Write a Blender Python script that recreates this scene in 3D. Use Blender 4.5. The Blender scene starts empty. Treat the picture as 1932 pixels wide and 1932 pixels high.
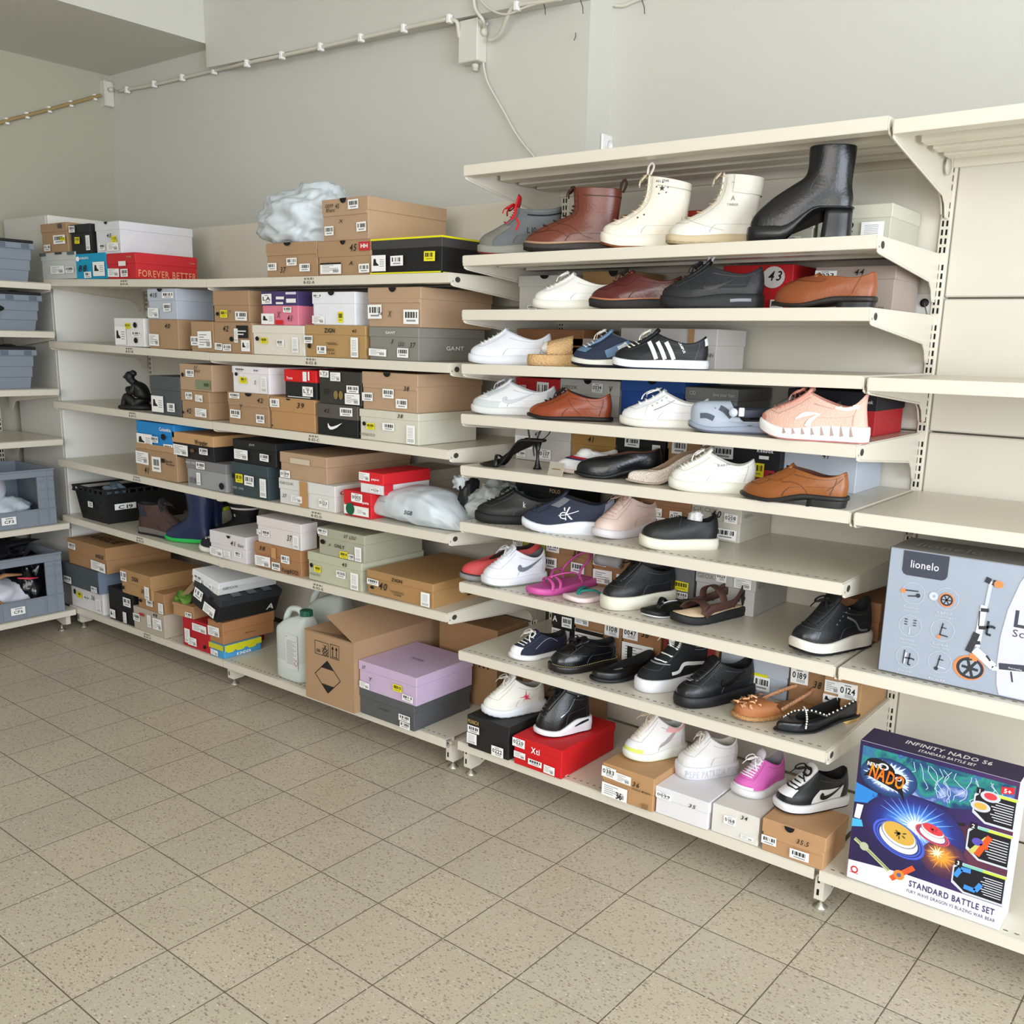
import bpy, bmesh, math, random
from mathutils import Vector, Matrix, noise
from mathutils.bvhtree import BVHTree
random.seed(7)
SC=bpy.context.scene; COL=SC.collection
PI=math.pi; sin=math.sin; cos=math.cos
# ---------------------------------------------------------------- camera
CAM=Vector((2.15213,-2.96289,1.55739))
RT=Vector((0.790006,0.612578,0.025253)); UP=Vector((-0.151021,0.154513,0.976380)); FW=Vector((-0.594207,0.775160,-0.214579))
FL=1816.35; PX=992.82; PY=1041.55
cd=bpy.data.cameras.new('camera'); cam=bpy.data.objects.new('camera',cd); COL.objects.link(cam)
M=Matrix((RT,UP,-FW)).transposed().to_4x4(); M.translation=CAM; cam.matrix_world=M
cd.sensor_width=36; cd.lens=FL/1932*36; cd.shift_x=-(PX-966)/1932; cd.shift_y=(PY-966)/1932; cd.clip_start=.05
SC.camera=cam
# ---------------------------------------------------------------- light
vs=SC.view_settings; vs.view_transform='Standard'; vs.look='None'; vs.gamma=1; vs.use_curve_mapping=False; vs.exposure=0.16
SC.cycles.use_denoising=True
w=bpy.data.worlds.new('daylight'); SC.world=w; w.use_nodes=True
bg=w.node_tree.nodes['Background']; bg.inputs[0].default_value=(.86,.93,1,1); bg.inputs[1].default_value=.28
def area(nm,loc,aim,sx,sy,e,c):
    l=bpy.data.lights.new(nm,'AREA'); l.shape='RECTANGLE'; l.size=sx; l.size_y=sy; l.energy=e; l.color=c
    o=bpy.data.objects.new(nm,l); COL.objects.link(o); o.location=loc
    o.rotation_euler=(Vector(aim)-Vector(loc)).to_track_quat('-Z','Y').to_euler(); return o
area('window_daylight',(5.2,-2.6,1.75),(0,-.4,1.0),3.0,2.2,200,(.82,.90,1))
area('shopfront_daylight',(2.8,-5.8,2.0),(.5,0,.5),3.6,2.2,150,(1,.98,.94))
# ---------------------------------------------------------------- pixel helper: where a sight line meets a plane of the room
def ray(x,y): return RT*((x-PX)/FL)+UP*(-(y-PY)/FL)+FW
def onY(x,y,Y): r=ray(x,y); return CAM+r*((Y-CAM.y)/r.y)
def onZ(x,y,Z): r=ray(x,y); return CAM+r*((Z-CAM.z)/r.z)
def pr(P): q=Vector(P)-CAM; d=q.dot(FW); return (PX+FL*q.dot(RT)/d, PY-FL*q.dot(UP)/d)
def solve(f,a,b):
    fa=f(a)
    for _ in range(40):
        m=(a+b)/2; fm=f(m)
        if (fm>0)==(fa>0): a,fa=m,fm
        else: b=m
    return (a+b)/2
def X_at(px,Y,z): return solve(lambda X: pr((X,Y,z))[0]-px,-6,3)
# ---------------------------------------------------------------- materials
def lin(h):
    c=[int(h[i:i+2],16)/255 for i in (0,2,4)]
    return tuple(((v+.055)/1.055)**2.4 if v>.04045 else v/12.92 for v in c)+(1,)
MT={}
def shade(h,f): return '%02x%02x%02x'%tuple(min(255,int(int(h[i:i+2],16)*f)) for i in (0,2,4))
def mat(h,rough=.6,kind='',metal=0,coat=0):
    if max(int(h[i:i+2],16) for i in (0,2,4))<0x34: h=shade(h,.66)
    k=(h,rough,kind,metal,coat)
    if k in MT: return MT[k]
    m=bpy.data.materials.new((kind or 'plain')+'_'+h); m.use_nodes=True; nt=m.node_tree; n=nt.nodes; b=n['Principled BSDF']
    b.inputs['Base Color'].default_value=lin(h); b.inputs['Roughness'].default_value=rough; b.inputs['Metallic'].default_value=metal
    if coat: b.inputs['Coat Weight'].default_value=coat; b.inputs['Coat Roughness'].default_value=.2
    def bump(scale,strn,detail=2,dist=.002,typ='ShaderNodeTexNoise'):
        t=n.new(typ); tc=n.new('ShaderNodeTexCoord'); nt.links.new(tc.outputs['Object'],t.inputs['Vector'])
        t.inputs['Scale'].default_value=scale
        if typ=='ShaderNodeTexNoise': t.inputs['Detail'].default_value=detail
        u=n.new('ShaderNodeBump'); u.inputs['Strength'].default_value=strn; u.inputs['Distance'].default_value=dist
        nt.links.new(t.outputs[0],u.inputs['Height']); nt.links.new(u.outputs[0],b.inputs['Normal']); return t
    def vary(scale,amt,detail=3):
        t=n.new('ShaderNodeTexNoise'); tc=n.new('ShaderNodeTexCoord'); nt.links.new(tc.outputs['Object'],t.inputs['Vector']); t.inputs['Scale'].default_value=scale; t.inputs['Detail'].default_value=detail
        mx=n.new('ShaderNodeMix'); mx.data_type='RGBA'; c=lin(h)
        mx.inputs[6].default_value=tuple(v*(1-amt) for v in c[:3])+(1,); mx.inputs[7].default_value=tuple(min(1,v*(1+amt)) for v in c[:3])+(1,)
        nt.links.new(t.outputs[0],mx.inputs[0]); nt.links.new(mx.outputs[2],b.inputs['Base Color'])
    if kind=='card': vary(9,.07); bump(60,.12)
    elif kind=='leather': bump(130,.35,3,.0015); vary(14,.12)
    elif kind=='canvas': bump(420,.35,1,.001)
    elif kind=='knit': bump(260,.6,1,.0015,'ShaderNodeTexVoronoi')
    elif kind=='straw': bump(190,.9,1,.003,'ShaderNodeTexVoronoi'); vary(120,.18)
    elif kind=='paint': vary(3,.015); bump(200,.05)
    elif kind=='plaster': vary(1.3,.03,5); bump(7,.25,6,.01)
    elif kind=='plastic': bump(160,.06)
    elif kind=='bag': bump(30,.35,4,.004); b.inputs['Subsurface Weight'].default_value=.0
    elif kind=='clear': b.inputs['Transmission Weight'].default_value=.55; b.inputs['IOR'].default_value=1.25
    elif kind=='suede': bump(300,.4,3,.001); vary(20,.15)
    MT[k]=m; return m
CARD='a98a68'
def card(h=CARD,r=.62): return mat(h,r,'card')
STEEL=mat('dbd5c6',.32,'paint'); BLK=mat('1b1b1d',.6); INK=mat('242426',.7); WHT=mat('f4f4f2',.6); GRYT=mat('8b8e92',.7); YEL=mat('ecdf1c',.6); SLOT=mat('0c0b0a',.9)
# ---------------------------------------------------------------- mesh builder
class MB:
    def __init__(s): s.v=[]; s.f=[]; s.mi=[]; s.sm=[]; s.mats=[]
    def m(s,mt):
        if mt not in s.mats: s.mats.append(mt)
        return s.mats.index(mt)
    def add(s,vs,fs,mt,smooth=False,T=None):
        o=len(s.v); k=s.m(mt)
        s.v+= [tuple(T@Vector(v)) for v in vs] if T else [tuple(v) for v in vs]
        for f in fs: s.f.append([i+o for i in f]); s.mi.append(k); s.sm.append(smooth)
        return s
    def box(s,a,b,mt,c=0,T=None):
        x0,y0,z0=a; x1,y1,z1=b
        if c<=0:
            return s.add([(x0,y0,z0),(x1,y0,z0),(x1,y1,z0),(x0,y1,z0),(x0,y0,z1),(x1,y0,z1),(x1,y1,z1),(x0,y1,z1)],[(0,3,2,1),(4,5,6,7),(0,1,5,4),(1,2,6,5),(2,3,7,6),(3,0,4,7)],mt,False,T)
        vs=[];P=[]
        for (z,i) in ((z0,0),(z0+c,1),(z1-c,1),(z1,0)):
            e=c if i==0 else 0
            vs+= [(x0+e+(c if i else 0),y0+e,z),(x1-e-(c if i else 0),y0+e,z),(x1-e,y0+e+(c if i else 0),z),(x1-e,y1-e-(c if i else 0),z),(x1-e-(c if i else 0),y1-e,z),(x0+e+(c if i else 0),y1-e,z),(x0+e,y1-e-(c if i else 0),z),(x0+e,y0+e+(c if i else 0),z)]
        fs=[(7,6,5,4,3,2,1,0),tuple(range(24,32))]
        for r in range(3):
            for k in range(8): fs.append((r*8+k,r*8+(k+1)%8,r*8+8+(k+1)%8,r*8+8+k))
        return s.add(vs,fs,mt,False,T)
    def prism(s,poly,z0,z1,mt,T=None,smooth=False):
        n=len(poly); vs=[(x,y,z0) for x,y in poly]+[(x,y,z1) for x,y in poly]
        return s.add(vs,[tuple(range(n-1,-1,-1)),tuple(range(n,2*n))]+[(i,(i+1)%n,n+(i+1)%n,n+i) for i in range(n)],mt,smooth,T)
    def rings(s,R,mt,cap0=True,cap1=True,smooth=True,T=None):
        n=len(R[0]); vs=[p for r in R for p in r]; fs=[]
        for j in range(len(R)-1):
            for i in range(n): fs.append((j*n+i,j*n+(i+1)%n,(j+1)*n+(i+1)%n,(j+1)*n+i))
        if cap0: fs.append(tuple(range(n-1,-1,-1)))
        if cap1: fs.append(tuple((len(R)-1)*n+i for i in range(n)))
        return s.add(vs,fs,mt,smooth,T)
    def tube(s,pts,r,mt,n=6,flat=1.0,up=None,cap=True,T=None):
        pts=[Vector(p) for p in pts]; R=[]; N=len(pts); prev=None
        for i,p in enumerate(pts):
            t=(pts[min(i+1,N-1)]-pts[max(i-1,0)]); t=t.normalized() if t.length>1e-9 else Vector((1,0,0))
            u=Vector(up) if up is not None else (prev if prev is not None else (Vector((0,0,1)) if abs(t.z)<.9 else Vector((0,1,0))))
            a=t.cross(u); a=a.normalized() if a.length>1e-6 else Vector((0,1,0)); b=a.cross(t).normalized(); prev=b
            rr=r[i] if isinstance(r,(list,tuple)) else r
            R.append([p+a*(rr*cos(2*PI*k/n))+b*(rr*flat*sin(2*PI*k/n)) for k in range(n)])
        return s.rings(R,mt,cap,cap,True,T)
    def lathe(s,prof,mt,n=20,T=None,smooth=True):
        return s.rings([[(r*cos(2*PI*k/n),r*sin(2*PI*k/n),z) for k in range(n)] for r,z in prof],mt,True,True,smooth,T)
    def build(s,name,parent=None,loc=None,rz=0):
        me=bpy.data.meshes.new(name); me.from_pydata(s.v,[],s.f)
        for m in s.mats: me.materials.append(m)
        me.polygons.foreach_set('material_index',s.mi); me.polygons.foreach_set('use_smooth',s.sm); me.update()
        o=bpy.data.objects.new(name,me); COL.objects.link(o)
        if parent: o.parent=parent
        if loc is not None: o.location=loc
        if rz: o.rotation_euler=(0,0,rz)
        return o
def tag(o,label=None,cat=None,group=None,kind=None):
    if label: o['label']=label
    if cat: o['category']=cat
    if group: o['group']=group
    if kind: o['kind']=kind
    return o
def thing(name,label,cat,loc=(0,0,0),rz=0,group=None):
    o=bpy.data.objects.new(name,None); o.empty_display_size=.05; COL.objects.link(o); o.location=loc; o.rotation_euler=(0,0,rz)
    return tag(o,label,cat,group)
def struct(name,mb,label=None): return tag(mb.build(name),label,kind='structure')
# ---------------------------------------------------------------- lettering
GL={}
def _glyphs():
    cu=bpy.data.curves.new('g','FONT'); o=bpy.data.objects.new('g',cu); COL.objects.link(o)
    for st in ('n','b','h'):
        cu.offset={'n':0.004,'b':.022,'h':.014}[st]; cu.resolution_u=2; cu.shear=.25 if st=='h' else 0
        for ch in 'ABCDEFGHIJKLMNOPQRSTUVWXYZabcdefghijklmnopqrstuvwxyz0123456789+-.?!&/':
            cu.body=ch; bpy.context.view_layer.update()
            me=bpy.data.meshes.new_from_object(o.evaluated_get(bpy.context.evaluated_depsgraph_get()))
            vs=[(v.co.x,v.co.y) for v in me.vertices]; fs=[tuple(p.vertices) for p in me.polygons]
            GL[st+ch]=(vs,fs,max(v[0] for v in vs)+.07); bpy.data.meshes.remove(me)
    bpy.data.objects.remove(o); bpy.data.curves.remove(cu)
_glyphs()
def text2d(txt,st='n'):
    """verts, faces, width for a line of unit cap height"""
    V=[];F=[];x=0
    for ch in txt:
        if ch==' ': x+=.35; continue
        g=GL.get(st+ch)
        if not g: continue
        o=len(V); V+=[((a+x)/.7,b/.7) for a,b in g[0]]; F+=[tuple(i+o for i in f) for f in g[1]]; x+=g[2]
    return V,F,max(x-.07,.01)/.7
def put_text(mb,txt,st,x,y,h,mt,T,wmax=None,rot=0):
    """text from (x,y) baseline-left, cap height h, in the 2D frame T (x right, y up, z out)"""
    V,F,wd=text2d(txt,st); sx=h if not wmax else wmax/wd
    c,s=cos(rot),sin(rot)
    mb.add([(x+c*a*sx-s*b*h,y+s*a*sx+c*b*h,.0004) for a,b in V],F,mt,False,T); return wd*sx
def rect(mb,x,y,w,h,mt,T,o=.0002,rot=0,t=0):
    c,s=cos(rot),sin(rot); P=[(0,0),(w,0),(w,h),(0,h)]
    mb.add([(x+c*a-s*b,y+s*a+c*b,o) for a,b in P],[(0,1,2,3)],mt,False,T)
def poly2(mb,P,mt,T,o=.0003): mb.add([(a,b,o) for a,b in P],[tuple(range(len(P)))],mt,False,T)
def disc2(mb,x,y,rx,ry,mt,T,o=.0003,n=20,a0=0,a1=2*PI,rot=0):
    P=[(rx*cos(a0+(a1-a0)*k/n),ry*sin(a0+(a1-a0)*k/n)) for k in range(n+(0 if a1-a0>6.28 else 1))]
    poly2(mb,[(x+a*cos(rot)-b*sin(rot),y+a*sin(rot)+b*cos(rot)) for a,b in P],mt,T,o)
def line2(mb,pts,wd,mt,T,o=.0003):
    for (a,b),(c,d) in zip(pts,pts[1:]):
        L=math.hypot(c-a,d-b) or 1e-6; nx,ny=-(d-b)/L*wd/2,(c-a)/L*wd/2
        mb.add([(a-nx,b-ny,o),(c-nx,d-ny,o),(c+nx,d+ny,o),(a+nx,b+ny,o)],[(0,1,2,3)],mt,False,T)
def FT(face,W,D,H,z0=0,off=.0012):
    """frame of a box face: F front(-Y), S right side(+X), T top"""
    if face=='F': return Matrix(((1,0,0,0),(0,0,-1,-off),(0,1,0,z0),(0,0,0,1)))
    if face=='S': return Matrix(((0,0,1,W+off),(1,0,0,0),(0,1,0,z0),(0,0,0,1)))
    return Matrix(((1,0,0,0),(0,1,0,0),(0,0,1,z0+H+off),(0,0,0,1)))
# ---------------------------------------------------------------- the room
D=.534
def tiles():
    m=bpy.data.materials.new('terrazzo_tiles'); m.use_nodes=True; nt=m.node_tree; n=nt.nodes; b=n['Principled BSDF']; L=nt.links.new
    tc=n.new('ShaderNodeTexCoord'); mp=n.new('ShaderNodeMapping'); L(tc.outputs['Object'],mp.inputs[0])
    # tile grid: pitch .2499, joint lines at x=.1275, y=-.5345 slightly turned
    mp.inputs['Rotation'].default_value=(0,0,.018)
    br=n.new('ShaderNodeTexBrick'); br.offset=0; br.squash=1; br.inputs['Scale'].default_value=1; br.inputs['Brick Width'].default_value=.2498; br.inputs['Row Height'].default_value=.2498
    br.inputs['Mortar Size'].default_value=.0020; br.inputs['Mortar Smooth'].default_value=.3; br.inputs['Bias'].default_value=0
    br.inputs['Color1'].default_value=lin('cabfab'); br.inputs['Color2'].default_value=lin('c4bba9'); br.inputs['Mortar'].default_value=lin('6b6153')
    L(mp.outputs[0],br.inputs['Vector'])
    mp.inputs['Location'].default_value=(-.135,.014,0)
    nz=n.new('ShaderNodeTexNoise'); nz.inputs['Scale'].default_value=2.2; nz.inputs['Detail'].default_value=4; L(tc.outputs['Object'],nz.inputs[0])
    mx=n.new('ShaderNodeMix'); mx.data_type='RGBA'; mx.blend_type='MULTIPLY'; mx.inputs[0].default_value=.55; L(br.outputs['Color'],mx.inputs[6])
    r0=n.new('ShaderNodeValToRGB'); r0.color_ramp.elements[0].position=.3; r0.color_ramp.elements[0].color=(.86,.84,.82,1); r0.color_ramp.elements[1].position=.7; r0.color_ramp.elements[1].color=(1.0,1.0,1.0,1); L(nz.outputs[0],r0.inputs[0]); L(r0.outputs[0],mx.inputs[7])
    out=mx.outputs[2]
    for sc,th,colr,dirn,sx in ((58,.17,'7a6c5c',0,1.0),(48,.12,'e6e0d2',0,1.3),(140,.19,'857460',0,1.0),(34,.09,'8f5f45',0,1.5),(83,.20,'8d8577',0,.8)):
        v=n.new('ShaderNodeTexVoronoi'); v.inputs['Scale'].default_value=sc; mm=n.new('ShaderNodeMapping'); mm.inputs['Scale'].default_value=(1,1.7*sx,1); mm.inputs['Rotation'].default_value=(0,0,sc*.13); L(tc.outputs['Object'],mm.inputs[0]); L(mm.outputs[0],v.inputs['Vector'])
        # irregular chips: threshold distance, and only in a random share of the cells
        sp=n.new('ShaderNodeSeparateColor'); L(v.outputs['Color'],sp.inputs[0])
        mu=n.new('ShaderNodeMath'); mu.operation='MULTIPLY'; mu.inputs[1].default_value=th*1.9; L(sp.outputs[0],mu.inputs[0])
        lt=n.new('ShaderNodeMath'); lt.operation='LESS_THAN'; L(v.outputs['Distance'],lt.inputs[0]); L(mu.outputs[0],lt.inputs[1])
        fa=n.new('ShaderNodeMath'); fa.operation='MULTIPLY'; fa.inputs[1].default_value=.62; L(lt.outputs[0],fa.inputs[0])
        m2=n.new('ShaderNodeMix'); m2.data_type='RGBA'; L(fa.outputs[0],m2.inputs[0]); L(out,m2.inputs[6]); m2.inputs[7].default_value=lin(colr); out=m2.outputs[2]
    L(out,b.inputs['Base Color'])
    rr=n.new('ShaderNodeMapRange'); rr.inputs['To Min'].default_value=.24; rr.inputs['To Max'].default_value=.42; L(nz.outputs[0],rr.inputs[0]); L(rr.outputs[0],b.inputs['Roughness'])
    bp=n.new('ShaderNodeBump'); bp.inputs['Strength'].default_value=.5; bp.inputs['Distance'].default_value=.002; bp.invert=True; L(br.outputs['Fac'],bp.inputs['Height']); L(bp.outputs[0],b.inputs['Normal'])
    return m
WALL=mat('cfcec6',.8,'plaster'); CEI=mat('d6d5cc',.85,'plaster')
XW,YW=-3.30,.20
struct('floor',MB().box((-3.5,-6.4,-.1),(5.6,.6,0),tiles()))
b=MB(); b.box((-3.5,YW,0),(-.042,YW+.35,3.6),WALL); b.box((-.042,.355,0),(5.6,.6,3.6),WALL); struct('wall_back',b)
struct('wall_left',MB().box((-3.5,-6.4,0),(XW,YW,3.6),mat('b7b3a1',.85,'plaster')))  # shade of this corner is painted in: plaster darker than the other walls
b=MB(); b.box((-3.5,-6.4,2.945),(-2.29,.3,3.3),CEI); struct('ceiling_1',b)
b=MB(); b.box((-2.29,-6.4,3.42),(5.6,.6,3.6),CEI); struct('ceiling_2',b)
b=MB(); b.add([(-2.288,.13,2.835),(-.2,.13,2.775),(-.042,.13,2.77),(-.042,.2,2.77),(-2.288,.2,2.835),(-2.288,.13,3.42),(-.042,.13,3.42),(-.042,.2,3.42),(-2.288,.2,3.42)],[(0,4,3,2,1),(0,1,2,6,5),(2,3,7,6),(3,4,8,7),(4,0,5,8),(5,6,7,8)],WALL); struct('trim_1',b)
# skirting along the back wall, seen under the shelves
struct('baseboard_back',MB().box((XW,YW-.014,0),(-.042,YW,.07),mat('6a5646',.5)))
# daylight openings of the shop: right wall with window, kept beyond the frame
b=MB(); b.box((5.5,-6.4,0),(5.6,-4.6,3.42),WALL); b.box((5.5,-.6,0),(5.6,.6,3.42),WALL); b.box((5.5,-4.6,0),(5.6,-.6,.25),WALL); b.box((5.5,-4.6,3.0),(5.6,-.6,3.42),WALL); struct('wall_right',b)
def onX(x,y,X): r=ray(x,y); return CAM+r*((X-CAM.x)/r.x)
# ---------------------------------------------------------------- wiring on the wall
CAB=mat('d6d2c4',.5,'plastic'); TAN=mat('a89062',.6,'plastic')
def px(x,y,Y=YW-.02): return tuple(onY(x,y,Y))
def cable(label,pts,r,m,cat='cable',name='wall_cable'):
    P=[Vector(p) for p in pts]; Q=[]
    for i in range(len(P)-1):
        p0,p1,p2,p3=P[max(i-1,0)],P[i],P[i+1],P[min(i+2,len(P)-1)]
        for k in range(5):
            t=k/5; Q.append(.5*((2*p1)+(p2-p0)*t+(2*p0-5*p1+4*p2-p3)*t*t+(3*p1-p0-3*p2+p3)*t**3))
    Q.append(P[-1]); b=MB(); b.tube(Q,r,m,8); return tag(b.build(name),label,cat,'cables clipped to the walls')
cable('grey twin cable clipped along the back wall below the beam',[px(222,172),px(290,160),px(400,134),px(440,125,.15),px(480,116,.115),px(605,89,.115),px(760,54,.115),px(845,36,.115)],.008,CAB)
cable('short grey cable bending from the clip down into the large junction box',[px(845,36,.115),px(862,42,.118),px(866,68,.14),px(880,84,.165)],.008,CAB)
cable('grey cable rising left from the top of the large junction box',[px(912,52,.165),px(911,38,.12),px(897,18,.11),px(893,-10,.11)],.007,CAB)
cable('grey cable looping up right from the large junction box',[px(922,76,.165),px(934,72,.162),px(945,60,.15),px(960,25,.115),px(975,10,.11),px(1020,4,.11),px(1060,-3,.11)],.0075,CAB)
cable('thin white cable sagging along the top of the wall by the clip',[px(903,-3,.11),px(925,18,.11),px(955,27,.11),px(990,14,.11),px(1030,2,.11)],.004,CAB)
cable('thin white cable hanging from the junction box down behind the top shelf',[px(912,118),px(914,134),px(922,160),px(950,210),px(975,255),px(1005,293),px(1020,308)],.0048,CAB)
cable('thin pale cable sagging at the top of the recessed wall',[tuple(onY(x,y,.345)) for x,y in ((1133,-4),(1152,8),(1175,11),(1195,3),(1215,-4))],.006,CAB)
XL=XW+.02
cable('brown cable clipped along the left wall',[tuple(onX(x,y,XL)) for x,y in ((-20,240),(12,228),(50,218),(92,207),(135,195),(178,183))]+[tuple(onX(190,180,XL))],.009,TAN)
def clip(x,y,Y=None,label=None):
    if Y is None: p=onX(x,y,XW+.012); s=(.011,.008)
    else: p=onY(x,y,Y); s=(.008,.011)
    b=MB(); b.box((-s[0],-s[1],-.014),(s[0],s[1],.017),WHT,.002); b.box((-s[0]*.6,-s[1]-.004,-.016),(s[0]*1.5,s[1],-.006),WHT,.001)
    return tag(b.build('cable_clip',None,p),label,'cable clip','white cable clips')
for i,(x,y) in enumerate([(240,170),(291,159),(344,147),(404,134),(466,120),(532,105),(605,89),(681,72),(762,54),(848,36)]): clip(x,y,YW-.022 if x<440 else .112,['white cable clip nearest the corner junction box','second white cable clip from the corner junction box','third white cable clip from the corner junction box','white cable clip left of the beam end','white cable clip just right of the beam end','sixth white cable clip along the back wall from the corner','seventh white cable clip along the back wall from the corner','eighth white cable clip along the back wall from the corner','second last white clip before the cable bends down','last white clip where the cable bends down'][i])
for i,(x,y) in enumerate([(12,229),(50,218),(92,207),(133,196),(178,184)]): clip(x,y,None,'white clip on the brown cable, %s'%['farthest from the corner','second from the left','in the middle of its row','second from the corner','nearest the corner box'][i])
clip(975,12,.107,'white clip on the looping cable above the large junction box')
def jbox(x,y,w,h,d,label):
    p=onY(x,y,YW); t=thing('junction_box',label,'junction box',p,0,'junction boxes on the wall'); c=mat('dcdad0',.45,'plastic')
    MB().box((-w/2,-d,-h/2),(w/2,-.001,h/2),c,.004).build('box_body',t); MB().box((-w/2-.002,-d-.008,-h/2-.002),(w/2+.002,-d,h/2+.002),c,.003).build('cover',t)
    for sx in(-1,1):
        b=MB(); b.lathe([(.008,0),(.008,.003)],c,10,Matrix.Translation((sx*(w/2+.006),-.012,sx*h*.42))@Matrix.Rotation(PI/2,4,'X')); b.build('mounting_lug',t)
    return t
t=jbox(902,84,.095,.15,.055,'large white junction box on the back wall with three cables')
for (x,z,rx,ry) in ((0.012,.078,0,0),(0.012,-.105,0,0)):
    b=MB(); b.lathe([(.012,0),(.012,.012),(.014,.013),(.014,.024),(.009,.027)],CAB,12,Matrix.Translation((x,-.03,z))); b.build('cable_gland',t)
b=MB(); b.lathe([(.015,0),(.015,.014),(.011,.018)],CAB,12,Matrix.Translation((.048,-.03,.03))@Matrix.Rotation(PI/2,4,'Y')); b.build('cable_gland',t)
t=jbox(208,181,.09,.13,.05,'small white junction box in the corner under the low ceiling')
b=MB(); b.lathe([(.012,0),(.012,.03)],CAB,12,Matrix.Translation((.045,-.03,.02))@Matrix.Rotation(PI/2,4,'Y')); b.build('cable_gland',t)
# thin stubs of black wire
for x,y,Y,l in ((1024,2,.12,'black wire stub hanging left of the wall step'),(1095,0,.12,'black wire stub at the top beside the wall step'),(1211,0,.345,'black wire stub hanging from the top of the recessed wall'),(1086,62,.19,'bent wire stub sticking out of the back wall')):
    p=onY(x,y,Y); b=MB(); q=onY(x+5,y+26,Y-.01) if y<40 else onY(x-3,y+14,Y-.02); b.tube([p,(p+q)/2+Vector((.004,0,0)),q],.0014,BLK,5); tag(b.build('wire_stub'),l,'wire','bare wire ends on the wall')
def socket(p,label):
    t=thing('wall_socket',label,'socket',p,0,'wall sockets'); MB().box((-.04,-.012,-.04),(.04,0,.04),WHT,.004).build('frame',t)
    b=MB(); b.lathe([(.021,0),(.021,.006),(.019,.006),(.019,.001)],WHT,20,Matrix.Translation((0,-.0125,0))@Matrix.Rotation(PI/2,4,'X')); b.build('socket_ring',t); return t
s_=socket(onX(1143,276,-.040),'white round wall socket peeking over the top shelf'); s_.rotation_euler=(0,0,PI/2)
# ---------------------------------------------------------------- gondola shelving
XS={'1':(-2.752,-1.405),'2':(-1.403,-.057),'3':(0.0,1.329),'4':(1.340,2.67)}
# shelf -> bay, height of its top at the left and right end
SH={'A1':('1',1.793,1.770),'B1':('1',1.495,1.475),'C1':('1',1.198,1.188),'D1':('1',.904,.887),'E1':('1',.613,.594),'F1':('1',.128,.128),
'A2':('2',1.770,1.769),'B2':('2',1.475,1.477),'C2':('2',1.188,1.186),'D2':('2',.887,.893),'E2':('2',.593,.608),'F2':('2',.128,.131),
'0':('3',2.094,2.095),'1':('3',1.820,1.828),'2':('3',1.650,1.658),'3':('3',1.477,1.493),'4':('3',1.313,1.321),'5':('3',1.140,1.152),'6':('3',.947,.962),'7':('3',.734,.737),'8':('3',.485,.492),'9':('3',.144,.143),
'p':('4',2.085,2.10),'q':('4',1.490,1.497),'r':('4',1.151,1.151),'s':('4',.737,.747),'t':('4',.144,.152)}
def SZ(s,x):
    b,a,c=SH[s]; x0,x1=XS[b]; t=min(max((x-x0)/(x1-x0),0),1); return a+(c-a)*t
FH=.031; TK=.0
SIDEZ=.03
def bracket_poly(drop):
    # (y, z) profile: front tip at y=-D, back at the upright
    return [(-D+.002,-.003),(-D+.002,-.022),(-D+.010,-.036),(-D+.022,-.041),(-.075,-drop+.055),(-.045,-drop+.035),(-.032,-drop+.012),(-.028,-drop),(-.001,-drop),(-.001,-.003)]
def plate_x(mb,poly,x0,x1,m):
    n=len(poly); vs=[(x0,y,z) for y,z in poly]+[(x1,y,z) for y,z in poly]
    mb.add(vs,[tuple(range(n)),tuple(range(2*n-1,n-1,-1))]+[(i,n+i,n+(i+1)%n,(i+1)%n) for i in range(n)],m)
SHELF_GROUP={'1':'steel shelves of the left bay','2':'steel shelves of the middle bay','3':'steel shelves of the shoe display bay','4':'steel shelves of the far right bay'}
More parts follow.
